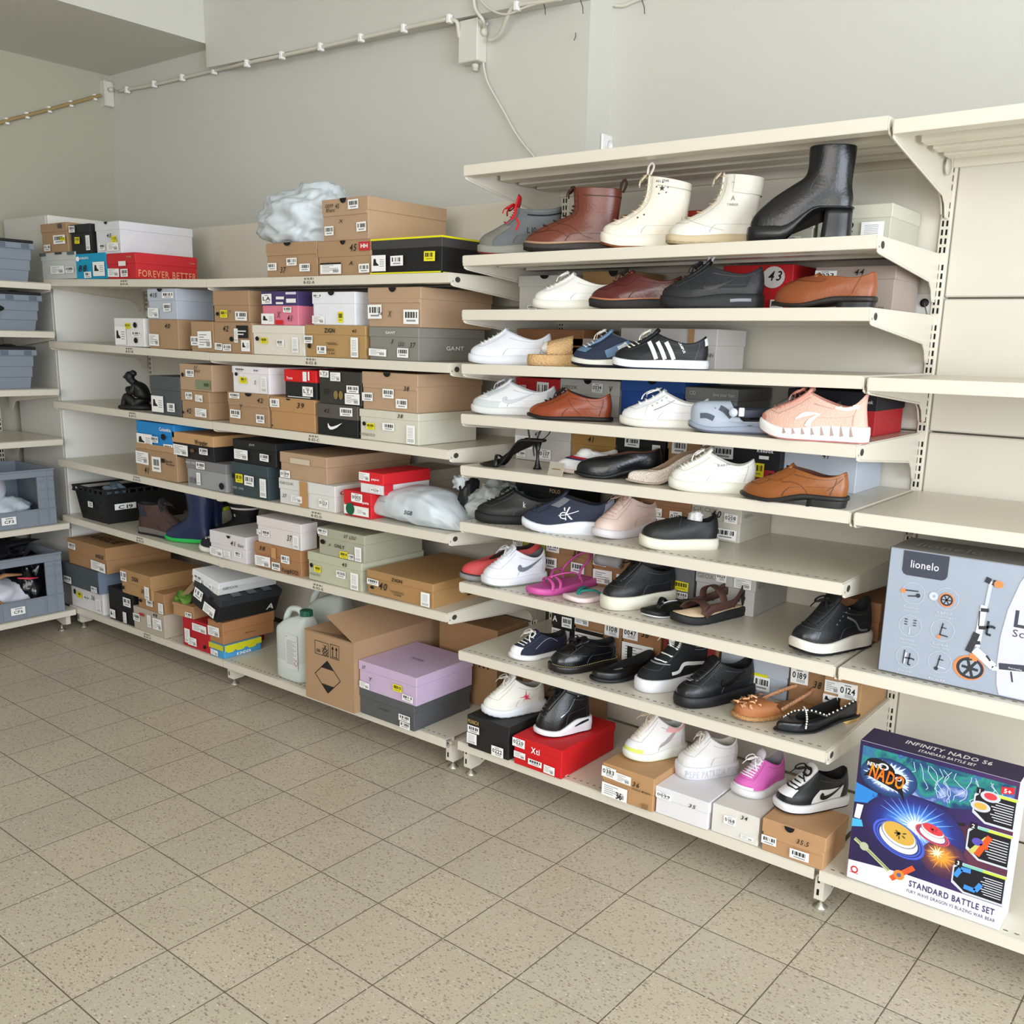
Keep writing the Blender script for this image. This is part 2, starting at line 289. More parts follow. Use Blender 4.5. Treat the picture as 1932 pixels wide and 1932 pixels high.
def shelf(sid,label,code=None,perf=False,base=False,ribs=2,brk=.135):
    b,zl,zr=SH[sid]; x0,x1=XS[b]; zc=(zl+zr)/2
    t=thing('shelf',label,'shelf',(0,0,0),0,SHELF_GROUP[b])
    def z(x): return zl+(zr-zl)*(x-x0)/(x1-x0)
    mb=MB(); e=.002
    def slab(y0,y1,d0,d1,xa=x0+e,xb=x1-e):
        mb.add([(xa,y0,z(xa)+d0),(xb,y0,z(xb)+d0),(xb,y1,z(xb)+d0),(xa,y1,z(xa)+d0),(xa,y0,z(xa)+d1),(xb,y0,z(xb)+d1),(xb,y1,z(xb)+d1),(xa,y1,z(xa)+d1)],[(0,3,2,1),(4,5,6,7),(0,1,5,4),(1,2,6,5),(2,3,7,6),(3,0,4,7)],STEEL)
    slab(-D+.003,-.002,-.003,0)                          # deck plate
    slab(-D,-D+.006,-FH,-.0015)                           # front fascia
    slab(-D+.001,-D+.05,-FH-.0015,-FH+.0005)              # folded lip
    slab(-D+.048,-D+.05,-FH,-.003)
    slab(-.012,-.002,-FH,-.003)
    for k in range(ribs):
        y=-D+.16+k*(.30/max(ribs,1)); slab(y,y+.055,-.026,-.003,x0+.02,x1-.02)
    if perf:
        n=50
        for k in range(n):
            xa=x0+.03+(x1-x0-.06)*k/(n-1)-.005
            mb.add([(xa,-D+.024,z(xa)+.0006),(xa+.011,-D+.024,z(xa)+.0006),(xa+.011,-D+.0285,z(xa)+.0006),(xa,-D+.0285,z(xa)+.0006)],[(0,1,2,3)],mat('6f695e',.9))
    mb.build('shelf_deck',t)
    if not base:
        for s,x in ((-1,x0),(1,x1)):
            m2=MB(); zz=z(x); xa,xb=(x-.0015,x+.0015) if s<0 else (x-.0015,x+.0015)
            P=[(y,zz+d) for y,d in bracket_poly(brk)]
            plate_x(m2,P,xa,xb,STEEL)
            # rolled lower edge and locking hole
            for xo in(-.0022,.0022):
                m2.add([(x+xo,-D+.040+.013*cos(a*PI/5),zz-.021+.0095*sin(a*PI/5)) for a in range(10)],[tuple(range(10))],mat('3a3630',.8))
                m2.add([(x+xo,-D+.016+.003*cos(a*PI/4),zz-.027+.003*sin(a*PI/4)) for a in range(8)],[tuple(range(8))],mat('8b8578',.9))
            E=[P[k] for k in range(2,8)]
            m2.tube([(x,y,q) for y,q in E],.0032,STEEL,6)
            m2.build('bracket',t)
    if code:
        x=code[1]; T=Matrix.Translation((x,-D-.0008,z(x)-FH+.004))@Matrix(((1,0,0,0),(0,0,-1,0),(0,1,0,0),(0,0,0,1)))
        m3=MB(); put_text(m3,code[0],'n',0,0,.0105,INK,T,wmax=.062)
        for k in range(13):
            if k%4!=3: rect(m3,.004+k*.0042,.0145,.0022,.007,INK,T)
        m3.build('location_code',t)
    return t
def cx(x,y): return onY(x,y,-D).x
names={'A':'top','B':'second','C':'third','D':'fourth','E':'fifth','F':'base'}
cp={'A1':(234,531),'B1':(244,659),'C1':(250,781),'D1':(258,904),'E1':(264,1017),'F1':(278,1200),'A2':(583,531),'B2':(587,682),'C2':(592,828),'D2':(597,968),'E2':(600,1107)}
for b,bn in (('1','left'),('2','middle')):
    for r in 'ABCDEF':
        s=r+b; code=None
        if s in cp: code=('8-0%s-%s'%(b,r),cx(*cp[s])-.03)
        shelf(s,'cream steel %s shelf of the %s bay%s'%(names[r],bn,' holding stacked shoeboxes' if r!='F' else ', just above the floor'),code,perf=(r=='F'),base=(r=='F'))
nm3=['topmost empty shelf above the boots','shelf carrying the tall boots','shelf carrying the burgundy lace-up shoe','shelf carrying the woven straw slide','shelf carrying the peach running shoe','shelf carrying the high-heeled strap sandal','shelf carrying the black slip-on shoe','shelf carrying the pink sandal','shelf carrying the tall checked-side black skate shoe','base shelf carrying the red shoebox']
nm3[8]='shelf carrying the black ballerina flat'
for i in range(10): shelf(str(i),'cream steel '+nm3[i],perf=(i>=6),base=(i==9),ribs=3 if i==0 else 2,brk=.165 if i==0 else .135)
shelf('p','cream steel topmost empty shelf at the upper right edge',ribs=3,brk=.165)
shelf('q','cream steel empty shelf right of the straw slide shelf, far right bay')
shelf('r','cream steel empty shelf directly above the grey scooter box')
shelf('s','cream steel shelf under the grey scooter box',perf=True)
shelf('t','cream steel base shelf under the purple toy box',perf=True,base=True)
# uprights with two columns of slots, with foot
def upright(x,top,label,w=.03,foot=True,z0=.0,Y=0,leg=True):
    t=thing('shelving_upright',label,'upright',(x,Y,0),0,'slotted shelving uprights')
    mb=MB(); mb.box((-w/2,0,.05),(w/2,.06,top),STEEL,.002)
    n=int((top-.2)/.0476*1)
    pitch=.02384
    k=0; z=.16
    while z<top-.02:
        if k%7!=6:
            for s in (-1,1): mb.add([(s*.0058-.0026,-.0008,z),(s*.0058+.0026,-.0008,z),(s*.0058+.0026,-.0008,z+.0155),(s*.0058-.0026,-.0008,z+.0155)],[(0,1,2,3)],SLOT)
        z+=pitch; k+=1
    mb.build('post',t)
    if leg:
        mb=MB(); P=[(-.50,.112),(-.50,.035),(-.49,.028),(-.44,.028),(-.30,.075),(-.03,.075),(0,.05),(0,.112)]
        plate_x(mb,P,-.013,.013,STEEL)
        for zz in (.086,.048): mb.add([(-.006,-.501,zz),(.001,-.501,zz),(.001,-.501,zz+.019),(-.006,-.501,zz+.019)],[(0,1,2,3)],SLOT)
        mb.add([(.0137,-.43+.004*cos(a*PI/4),.05+.004*sin(a*PI/4)) for a in range(8)],[tuple(range(8))],SLOT)
        mb.build('base_leg',t)
        mb=MB(); T=Matrix.Translation((0,-.475,0)); mb.lathe([(.020,0),(.020,.003),(.010,.008),(.009,.014),(.005,.015),(.005,.03)],mat('c9c4b8',.35,'',.8),16,T); mb.build('levelling_foot',t)
    return t
upright(-2.728,2.07,'slotted upright at the left end of the left bay')
upright(-1.404,2.07,'slotted upright between the left and middle bays')
upright(-.072,2.07,'slotted upright at the right end of the middle bay')
upright(.016,2.095,'slotted upright at the left end of the shoe display bay')
upright(1.335,2.095,'slotted upright between the shoe display and the far right bay')
upright(2.66,2.095,'slotted upright beyond the far right bay')
# back panels
PAN=mat('d6d1c4',.5,'paint')
def panels(b,zs,label):
    x0,x1=XS[b]; t=thing('back_panel',label,'back panel',(0,0,0),0,'steel back panels')
    for z0,z1 in zip(zs,zs[1:]):
        MB().box((x0+.012,.012,z0+.003),(x1-.012,.030,z1-.003),PAN,.004).build('panel_sheet',t)
    return t
z4=[.14,.44,.87,1.285,1.70,2.08]
z4a=onY(1860,562,.012).z; z4b=onY(1860,822,.012).z
zz=[.14,z4b-2*(z4a-z4b),z4b-(z4a-z4b),z4b,z4a,2.085]
panels('4',zz,'cream steel back panels of the far right bay'); panels('3',zz,'cream steel back panels behind the displayed shoes')
panels('2',[.14,.45,.87,1.27,1.68,2.07],'cream steel back panels of the middle bay'); panels('1',[.14,.45,.87,1.27,1.68,2.07],'cream steel back panels of the left bay')
t=thing('wall_socket','small dark cable plug on a light plate behind the brown loafer shelf','socket',onY(1737,585,.008)); MB().box((-.05,-.002,-.05),(.05,.002,.045),mat('d8d8d2',.5),.001).build('plate',t)
b=MB(); b.lathe([(.012,0),(.012,.006),(.006,.008)],BLK,12,Matrix.Translation((.01,-.003,.02))@Matrix.Rotation(PI/2,4,'X')); b.build('plug',t); b=MB(); b.tube([(.01,-.01,.02),(.018,-.012,0),(.03,-.01,-.04)],.002,mat('6b6258',.5)); b.build('cord',t)
# peg on the top right bracket
b=MB(); b.lathe([(.026,0),(.026,.004),(.015,.005),(.015,.032),(.024,.033),(.024,.037)],mat('c9c5ba',.4),18,Matrix.Translation(Vector(onY(1764,316,-.09)))@Matrix.Rotation(PI/2,4,'Y')); tag(b.build('bracket_knob'),'grey plastic knob on the bracket at the upper right','knob')
# left bay side panel
b=MB(); b.box((-2.779,-.486,.13),(-2.757,.03,2.10),mat('e3e2dc',.45,'paint'),.003); tag(b.build('side_panel'),'tall white steel side panel closing the left bay','side panel')
# run along the left wall
XF,XB=-2.80,-3.22
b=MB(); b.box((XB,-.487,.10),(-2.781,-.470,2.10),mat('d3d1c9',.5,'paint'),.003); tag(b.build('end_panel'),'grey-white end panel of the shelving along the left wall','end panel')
LZ={'a':1.772,'b':1.543,'c':1.264,'d':1.015,'e':.583,'f':.122}
for k,l in zip('abcdef',['carrying the topmost grey crate','carrying the second grey crate from the top','carrying the third grey crate from the top','empty, above the large open crate','carrying the crate with white clothes','just above the floor at the left edge']):
    z=LZ[k]; t=thing('shelf','cream steel shelf of the left wall run, '+l,'shelf',(0,0,0),0,'steel shelves along the left wall'); mb=MB()
    y0,y1=-1.9,-D-.006; xf=-2.674
    mb.box((XB,y0,z-.003),(xf,y1,z),STEEL); mb.box((xf-.006,y0,z-FH),(xf,y1,z-.0015),STEEL); mb.box((xf-.05,y0,z-FH-.001),(xf-.001,y1,z-FH+.001),STEEL)
    mb.build('shelf_deck',t)
    if k!='f':
        mb=MB(); P=[(xf-.002,z-.003),(xf-.002,z-.022),(xf-.02,z-.041),(XB+.07,z-.09),(XB+.03,z-.135),(XB,z-.135),(XB,z-.003)]
        n=len(P); vs=[(x,y1+.001,q) for x,q in P]+[(x,y1+.004,q) for x,q in P]; mb.add(vs,[tuple(range(n)),tuple(range(2*n-1,n-1,-1))]+[(i,n+i,n+(i+1)%n,(i+1)%n) for i in range(n)],STEEL); mb.build('bracket',t)
t=thing('shelving_upright','slotted upright of the left wall run near the corner','upright',(XB-.02,-D-.06,0),0,'slotted shelving uprights'); mb=MB(); mb.box((-.03,-.015,.05),(.004,.015,2.07),STEEL,.002)
z=.16
while z<2.04:
    for s in(-1,1): mb.add([(.0045,s*.006-.003,z),(.0045,s*.006+.003,z),(.0045,s*.006+.003,z+.0155),(.0045,s*.006-.003,z+.0155)],[(0,1,2,3)],SLOT)
    z+=.02384
mb.build('post',t)
mb=MB(); 
P=[(-2.715,.09),(-2.715,.035),(-2.75,.028),(-2.95,.075),(XB,.075),(XB,.112),(-2.715,.112)]; n=len(P); y=-D-.03
mb.add([(x,y-.012,q) for x,q in P]+[(x,y+.012,q) for x,q in P],[tuple(range(n)),tuple(range(2*n-1,n-1,-1))]+[(i,n+i,n+(i+1)%n,(i+1)%n) for i in range(n)],STEEL,T=Matrix.Translation((-XB+.02,D+.06,0))); mb.build('base_leg',t)
mb=MB(); mb.lathe([(.020,0),(.020,.003),(.010,.008),(.005,.015),(.005,.03)],mat('c9c4b8',.35,'',.8),16,Matrix.Translation((-2.75-XB+.02,.01,0))); mb.build('levelling_foot',t)
t=thing('back_panel','cream steel back panels of the shelving along the left wall','back panel',(0,0,0),0,'steel back panels')
for z0,z1 in ((.14,.55),(.55,.97),(.97,1.39),(1.39,1.75),(1.75,2.085)): MB().box((XB-.024,-1.9,z0+.003),(XB-.006,-D-.085,z1-.003),PAN,.003).build('panel_sheet',t)
# ---------------------------------------------------------------- boxes
SKW=0
def stick(mb,T,x,y,w,h,kind,W):
    """one sticker or mark; kind letter + optional text"""
    k,_,tx=kind.partition(':')
    r=random.uniform(-.03,.03) if k in 'bnyw' else 0
    if k=='b' or k=='y':
        bgm=YEL if k=='y' else WHT
        rect(mb,x,y,w,h,bgm,T,.0002,r)
        n=13; q=random.Random(int(x*9999)+int(y*777))
        for i in range(n):
            if q.random()<.8: rect(mb,x+w*(.12+.76*i/n),y+h*.42,w*.035*(1+(i%3==0)),h*.42,INK,T,.0004,0)
        rect(mb,x+w*.2,y+h*.17,w*.6,h*.12,GRYT if k=='b' else mat('a89f20',.6),T,.0004)
    elif k=='n':
        rect(mb,x,y,w,h,WHT,T,.0002,r); put_text(mb,tx,'b',x+w*.08,y+h*.36,h*.38,INK,T,wmax=w*.80); rect(mb,x+w*.3,y+h*.82,w*.35,h*.07,GRYT,T,.0004); 
        for i in range(8): rect(mb,x+w*(.35+.06*i),y+h*.12,w*.03,h*.2,GRYT,T,.0004)
    elif k=='w':
        rect(mb,x,y,w,h,WHT,T,.0002,r)
        for i in range(5): rect(mb,x+w*.1,y+h*(.18+.15*i),w*(.35+.4*((i*7)%3)/2),h*.05,GRYT,T,.0004)
        for i in range(6): rect(mb,x+w*(.62+.045*i),y+h*.12,w*.025,h*.3,INK,T,.0004)
    elif k=='v':
        rect(mb,x,y,w,h,WHT,T,.0002)
        for i in range(7): rect(mb,x+w*.15,y+h*(.35+.08*i),w*.6,h*.02,GRYT,T,.0004)
        for i in range(6): rect(mb,x+w*(.15+.12*i),y+h*.08,w*.06,h*.18,GRYT,T,.0004)
    elif k=='p':   # product sticker with shoe pictogram
        rect(mb,x,y,w,h,WHT,T,.0002); poly2(mb,[(x+w*a,y+h*b) for a,b in ((.12,.35),(.5,.35),(.5,.42),(.35,.55),(.3,.78),(.16,.78))],INK,T,.0004)
        for i in range(4): rect(mb,x+w*.58,y+h*(.3+.13*i),w*.3,h*.04,GRYT,T,.0004)
    elif k=='h': put_text(mb,tx,'h',x,y,h,mat('2a2622',.8),T,wmax=w)
    elif k=='x': put_text(mb,'X','h',x,y,h,mat('3a3430',.8),T,wmax=w)
    elif k=='c': disc2(mb,x+w/2,y+h/2,w/2,h/2,SLOT if TXC[0] is INK else TXC[0],T)
    elif k=='u': disc2(mb,x+w/2,y+h,w/2,h,SLOT,T,.0003,12,PI,2*PI)      # half-round finger cut at the lid's upper edge
    elif k[0]=='t': put_text(mb,tx,'b' if k!='tn' else 'n',x,y,h,TXC[0],T,wmax=w)
    elif k[0]=='r': rect(mb,x,y,w,h,mat(tx,.55),T,.00015)
TXC=[INK]
NMS={'b':'barcode_label','y':'yellow_barcode_label','n':'number_label','w':'product_label','v':'size_label','p':'picture_label','h':'handwriting','x':'handwriting','c':'finger_hole','u':'finger_cutout','t':'printed_name','r':'printed_panel'}
TOPS={}
def frontmarks(t,W,Dp,H,marks):
    """marks: list of (face,x,y,w,h,kind[,hex]) in fractions of the face"""
    for im,mk in enumerate(marks):
        f,x,y,w,h,k=mk[:6]
        fw=Dp if f=='S' else W; fh=Dp if f=='T' else H
        T=FT(f,W,Dp,H,0,(.0045 if f!='T' else .002)+.0003*im); mb=MB(); TXC[0]=mat(mk[6],.6) if len(mk)>6 else INK
        if k[0] in 'bywnpv' : 
            pass
        stick(mb,T,x*fw,y*fh,w*fw,h*fh,k,fw)
        if mb.v: mb.build(NMS[k[0]],t)
def lidbox(t,W,Dp,H,body,lid=None,lidf=.3,open_front=False,edge=None,fold=False):
    lid=lid or body; lh=H*lidf if lidf else 0; e=.003
    if lidf:
        MB().box((e,e,0),(W-e,Dp-e,H-.003),body,.0015).build('box_base',t)
        MB().box((0,0,H-lh),(W,Dp,H),lid,.0018).build('lid',t)
        if fold: MB().box((e*2,-.0015,H-lh-.012),(W-e*2,.004,H-lh+.002),lid,.0008).build('lid_flap',t)
    else: MB().box((e*.3,e*.3,0),(W-e*.3,Dp,H),body,.0018).build('box_base',t)
    if edge: MB().box((-.001,-.001,H-.005),(W+.001,Dp+.001,H+.001),mat(edge,.6)).build('coloured_edge',t)
BG='shoeboxes stacked on the left and middle bays'
def bx(key,sh,xl,xm,yt,label,body,lid=None,xs=None,Yf=None,dep=None,on=None,lidf=.3,rot=0,marks=(),group=BG,edge=None,ym=None,hmm=None,name='shoebox',fold=False,tilt=0):
    Yf=-D+.012 if Yf is None else Yf
    z0=None
    if on: 
        z0=TOPS[on][0]+.0006
        if Yf==-D+.012 and TOPS[on][1] is not None: Yf=TOPS[on][1]+.002
    else:
        z0=SZ(sh,X_at((xl+xm)/2,Yf,SZ(sh,0)))+.001
    x1=X_at(xm,Yf,z0+.06); x0=X_at(xl,Yf,z0+.06)
    h=hmm or solve(lambda z: pr((x1,Yf,z))[1]-yt, z0-.2,z0+.6)-z0
    if xs and not dep: dep=solve(lambda Y: pr((x1,Y,z0+.06))[0]-xs,Yf+.01,.6)-Yf
    dep=min(dep or .31, -.0-Yf-.002 if sh not in ('X',) else 9)
    if sh and sh.isdigit(): x0=max(x0,.008)
    W=x1-x0
    t=thing(name,label,'box',(x0,Yf,z0),0,group)
    if rot or tilt:
        # turn about the front right corner
        t.rotation_euler=(0,tilt,rot); R=Matrix.Rotation(rot,3,'Z')@Matrix.Rotation(tilt,3,'Y'); t.location=Vector((x1,Yf,z0))-R@Vector((W,0,0))
    bm=body if not isinstance(body,str) else card(body); lm=lid if (lid is None or not isinstance(lid,str)) else card(lid)
    lidbox(t,W,dep,h,bm,lm,lidf,edge=edge,fold=fold)
    frontmarks(t,W,dep,h,marks); TOPS[key]=(z0+h,Yf,x0,x1,dep); return t
K='aa8a69'; KD='a5815b'; KL='b5977a'
# ---- left bay, shelf A
bx('a1','A1',78,143,474,'grey-white patterned shoebox with two-part lid, lower left on the top shelf','c9cbc8',xs=None,dep=.3,marks=[('F',.0,.88,.18,.12,'r:5d666b'),('F',.45,.92,.2,.08,'r:3b3f42'),('F',.8,.88,.2,.12,'r:5d666b'),('F',.3,.2,.4,.3,'w'),('F',.72,.22,.24,.22,'b')])
bx('a2','A1',143,200,476,'turquoise shoebox between the grey-white one and the red one','0f9ac4',lidf=0,dep=.3,marks=[('F',.05,.7,.12,.2,'c','ffffff'),('F',.18,.78,.3,.08,'t:ROBUSTA','ffffff'),('F',.6,.1,.38,.55,'p'),('F',.3,.04,.24,.24,'b'),('F',.1,.3,.14,.25,'h:8','1d4f86'),('F',.26,.3,.14,.25,'h:8','1d4f86')])
bx('a3','A1',201.5,256,475.6,'bright red shoebox with FOREVER BETTER along its side','c4232c',lidf=.42,xs=373,marks=[('S',.02,.09,.94,.26,'t:FOREVER BETTER','e58f6a'),('F',.05,.1,.4,.32,'w'),('F',.5,.08,.25,.3,'b'),('F',.45,.5,.25,.18,'r:efeeea'),('F',.75,.8,.16,.07,'t:PUMA','c79a6a'),('S',.85,.72,.09,.05,'t:PUMA','c79a6a')])
bx('a4','A1',78,127,418.5,'tan shoebox at the upper left end of the top shelf',K,on='a1',xs=134,dep=.3,marks=[('F',.5,.28,.45,.3,'b'),('F',.75,.38,.2,.12,'y'),('F',.12,.06,.25,.22,'b'),('F',.7,.8,.14,.16,'r:4b4a50')])
bx('a5','A1',133,171,421,'black shoebox with a yellow sticker next to the tan one at the upper left','2c2f31',on='a2',xs=180,dep=.3,marks=[('F',.25,.35,.25,.22,'y'),('F',.8,.1,.2,.5,'v'),('F',.0,.74,.3,.22,'b'),('S',.1,.1,.8,.85,'r:3d4a57')])
bx('a6','A1',180.5,227,416,'pale grey shoebox with a long white side, stacked on the red box','d9dadf',on='a3',xs=365,lidf=.27,marks=[('F',.42,.92,.13,.08,'u'),('F',.68,.32,.2,.22,'y'),('F',.15,.12,.25,.2,'b'),('F',.5,.08,.45,.25,'w'),('F',.5,.5,.2,.12,'h:45')])
# shelf B
bx('c1','B1',216,272,600.6,'small white shoebox with a faint grass print, leftmost on the second shelf','e6e6e4',lidf=0,xs=282,dep=.3,marks=[('F',.4,.62,.18,.2,'y'),('F',.68,.66,.12,.2,'c'),('F',.68,.12,.12,.2,'c'),('F',.05,.05,.38,.65,'p'),('F',.62,.36,.3,.18,'b')])
bx('c2','B1',281.5,336.6,603,'tan carton with handwritten 40 under the pale blue-grey box',K,lidf=0,xs=360,dep=.3,marks=[('F',.02,.1,.34,.4,'w'),('F',.58,.7,.18,.16,'h:40')])
bx('c3','B1',360.5,403,607,'small tan shoebox with white stickers beside the one with a black label',K,lidf=0,dep=.3,marks=[('F',.02,.2,.35,.3,'b'),('F',.35,.12,.6,.55,'w')])
bx('c4','B1',279,332.9,544,'pale blue-grey shoebox on the second shelf, on top of a tan carton','b9c0cd',on='c2',lidf=.4,xs=405,marks=[('F',.38,.9,.18,.1,'u'),('F',.55,.68,.4,.2,'b'),('F',.02,.05,.38,.32,'w'),('F',.58,.25,.26,.26,'b'),('F',.12,.72,.26,.14,'h:415')])
bx('c5','B1',404,476,608.5,'tan shoebox with a black label and boot picture, handwritten 42',K,lidf=0,dep=.3,xs=None,marks=[('F',.62,.5,.3,.4,'r:1d1d1f'),('F',.56,.35,.1,.45,'v'),('F',.74,.08,.22,.36,'p'),('F',.27,.7,.15,.18,'h:42'),('F',.44,.38,.1,.16,'c'),('F',.04,.1,.2,.22,'b'),('F',.26,.06,.22,.22,'b'),('F',.66,.7,.22,.04,'r:dddddd'),('F',.66,.6,.16,.04,'r:dddddd')])
bx('c6','B1',402,470,547.7,'tan shoebox with a high plain lid and yellow sticker beside the pink one',K,on='c5',lidf=.47,xs=491,dep=.3,marks=[('F',.22,.14,.2,.24,'y'),('F',.1,.2,.09,.12,'c'),('F',.64,.06,.32,.28,'b'),('F',.48,.28,.05,.1,'h:Y')])
bx('c8','B2',476,574,614.5,'cream shoebox with a yellow sticker under the pink one','e2dccf',lidf=.28,dep=.3,marks=[('F',.08,.46,.07,.15,'c'),('F',.18,.38,.13,.2,'y'),('F',.5,.3,.14,.22,'b'),('F',.79,.12,.12,.5,'v')])
bx('c7','B2',493.5,562,549,'pink shoebox with a purple lid on the second shelf','e07f95','433a6b',on='c8',xs=588,dep=.3,lidf=.42,marks=[('F',.04,.62,.28,.3,'n:LA'),('F',.44,.76,.22,.08,'r:f2f2f4'),('F',.72,.66,.26,.12,'r:f2f2f4'),('F',.44,.62,.2,.06,'r:f2f2f4'),('F',.02,.02,.36,.32,'p'),('F',.42,.02,.2,.13,'r:d02020'),('F',.46,.22,.1,.18,'x'),('F',.74,.12,.14,.18,'h:41'),('F',.64,.38,.22,.16,'b'),('F',.72,.9,.28,.07,'r:d9d6ea')])
bx('c10','B2',575.5,690,614.5,'ochre-tan shoebox with handwritten 40 on its lid, second shelf','b3905f',lidf=.3,dep=.3,xs=696,marks=[('F',.35,.77,.17,.13,'t:ZIGN'),('F',.8,.78,.07,.1,'h:40'),('F',.06,.26,.06,.16,'c'),('F',.0,.42,.15,.24,'b'),('F',.22,.1,.16,.25,'b'),('F',.78,.04,.12,.6,'v'),('F',.38,.44,.17,.02,'r:5c4630'),('F',.4,.4,.17,.02,'r:5c4630'),('F',.4,.25,.11,.02,'r:5c4630'),('F',.4,.21,.12,.02,'r:5c4630'),('F',.42,.1,.1,.06,'h:5.44','7a2d20')])
bx('c9','B2',589,670,550,'white shoebox with a vertical yellow sticker on the ochre box','e8eaf0',on='c10',lidf=.36,xs=694,dep=.3,marks=[('F',.4,.89,.15,.11,'u'),('F',.63,.08,.11,.32,'y'),('F',.04,.8,.22,.14,'b'),('F',.02,.04,.3,.24,'w'),('F',.35,.36,.08,.22,'h:)')])
bx('c12','B2',696,790,618,'grey shoebox with white lettering on its lid and side, second shelf','85837b',lidf=.3,xs=914.6,marks=[('F',.36,.8,.2,.07,'t:GANT','e8e8e6'),('S',.38,.34,.27,.12,'t:GANT','e8e8e6'),('F',.62,.44,.12,.12,'h:LSU'),('F',.84,.4,.12,.15,'h:37'),('F',.02,.12,.36,.22,'w'),('F',.6,.1,.22,.28,'b'),('F',.48,.5,.05,.14,'h:l')])
bx('c11','B2',694,794,541,'large tan carton with a dark half-round cut-out, stacked on the grey lettered box',KL,on='c12',lidf=.3,xs=929.5,fold=True,marks=[('F',.42,.88,.14,.12,'u'),('F',.02,.2,.27,.36,'b'),('F',.7,.08,.28,.36,'b'),('F',.41,.25,.07,.16,'x'),('F',.22,.3,.08,.08,'h:36')])
# middle bay top shelf
bx('b1','A2',502,598.5,454,'tan shoebox marked 37 under the grey plastic bag, top shelf',K,lidf=.27,dep=.3,fold=True,marks=[('F',.38,.9,.14,.1,'u'),('F',.05,.2,.18,.22,'b'),('F',.43,.32,.2,.22,'b'),('F',.68,.14,.2,.22,'b'),('F',.3,.12,.12,.17,'h:37')])
bx('b2','A2',599.5,700,450.6,'tan shoebox with a red square badge and handwritten 45, top shelf',K,lidf=.46,dep=.3,marks=[('F',.45,.88,.1,.12,'u'),('F',.8,.68,.2,.25,'r:c22a2e'),('F',.83,.76,.13,.11,'tb:HH','ffffff'),('F',.63,.68,.13,.2,'h:45'),('F',.07,.05,.4,.3,'w'),('F',.07,.32,.4,.05,'r:1b1b1d'),('F',.8,.05,.19,.25,'b'),('F',.62,.28,.07,.12,'h:A')])
bx('b3','A2',700,834,444,'black shoebox with yellow top and bottom edges, right end of the top shelf','1d1d1f','3c3b3a',lidf=.3,xs=907,dep=.33,edge='e3dc10',marks=[('F',.02,.08,.21,.46,'p'),('F',.3,.22,.18,.28,'b'),('F',.77,.32,.15,.27,'y'),('F',.0,.0,1,.04,'r:e3dc10'),('S',.0,.0,1,.02,'r:e3dc10')])
bx('b4','A2',604.6,694.7,368.6,'large tan shoebox with scribbled lid, topmost on the middle bay',KL,on='b2',lidf=.32,xs=839,rot=-.03,fold=True,marks=[('F',.42,.88,.14,.12,'u'),('F',.6,.72,.22,.22,'b'),('F',.08,.14,.2,.22,'b'),('F',.78,.18,.2,.22,'b'),('F',.1,.8,.18,.08,'h:GEPP'),('F',.12,.7,.2,.08,'h:Blanc'),('F',.33,.76,.08,.12,'h:40'),('F',.4,.42,.1,.08,'x')])
# shelf C
bx('d1','C1',284,341,712,'dark grey shoebox beside the black statue on the third shelf','4f5457',lidf=.36,dep=.36,marks=[('F',.06,.06,.4,.42,'p'),('F',.58,.1,.25,.22,'b')])
bx('d3','C1',342,395,740,'tan shoebox marked 42, lower of the pair on the third shelf',K,lidf=.38,xs=429,dep=.3,marks=[('F',.52,.1,.4,.3,'w'),('F',.2,.68,.25,.25,'b'),('F',.55,.64,.26,.24,'w'),('F',.22,.18,.16,.18,'h:42'),('F',.05,.15,.08,.1,'c')])
bx('d2','C1',339,400,689,'tan carton with a diagonal line and a green sticker, third shelf',KL,on='d3',lidf=0,xs=438,dep=.3,marks=[('F',.52,.08,.44,.34,'r:7e8a6c'),('F',.22,.52,.26,.26,'b'),('F',.08,.5,.08,.16,'c'),('F',.48,.84,.12,.1,'h:31'),('F',.5,.7,.18,.12,'h:Noir'),('F',.78,.2,.14,.12,'r:46503a')])
bx('d4','C2',430,507,745,'tan shoebox marked 42 with a half-round cut-out, under the white one, third shelf',K,lidf=.32,xs=509,dep=.3,fold=True,marks=[('F',.46,.9,.16,.1,'u'),('F',.75,.74,.14,.14,'h:42'),('F',.07,.8,.26,.17,'b'),('F',.08,.2,.26,.26,'b'),('F',.72,.12,.2,.26,'b'),('F',.32,.5,.08,.14,'h:Y')])
bx('d5','C2',438,508.5,694,'white shoebox with a yellow sticker on the third shelf beside the small red-lidded one','ece7ea',on='d4',lidf=.27,xs=565,dep=.34,marks=[('F',.22,.36,.2,.24,'y'),('F',.1,.62,.08,.14,'c'),('F',.1,.78,.28,.16,'b'),('F',.62,.34,.06,.16,'h:X'),('F',.8,.06,.16,.6,'v'),('F',.62,.84,.12,.09,'tb:ww','2a4d80')])
bx('d7','C2',510,594,755,'orange-tan shoebox marked 39 under the small red-lidded box','b78c5e',lidf=.44,dep=.3,marks=[('F',.62,.72,.17,.16,'h:39'),('F',.02,.68,.22,.26,'b'),('F',.05,.08,.03,.05,'c'),('F',.39,.93,.1,.05,'u')])
bx('d6','C2',536,597,700,'small black shoebox with a red lid, third shelf','2b2d30','d5161c',on='d7',lidf=.42,dep=.3,marks=[('F',.12,.66,.18,.1,'tn:Panama','ffffff'),('F',.6,.1,.32,.34,'n:LT1'),('F',.14,.04,.7,.03,'r:d8d8d8'),('F',.62,.62,.12,.33,'r:f0f0f0'),('F',.78,.66,.05,.3,'r:f0f0f0')])
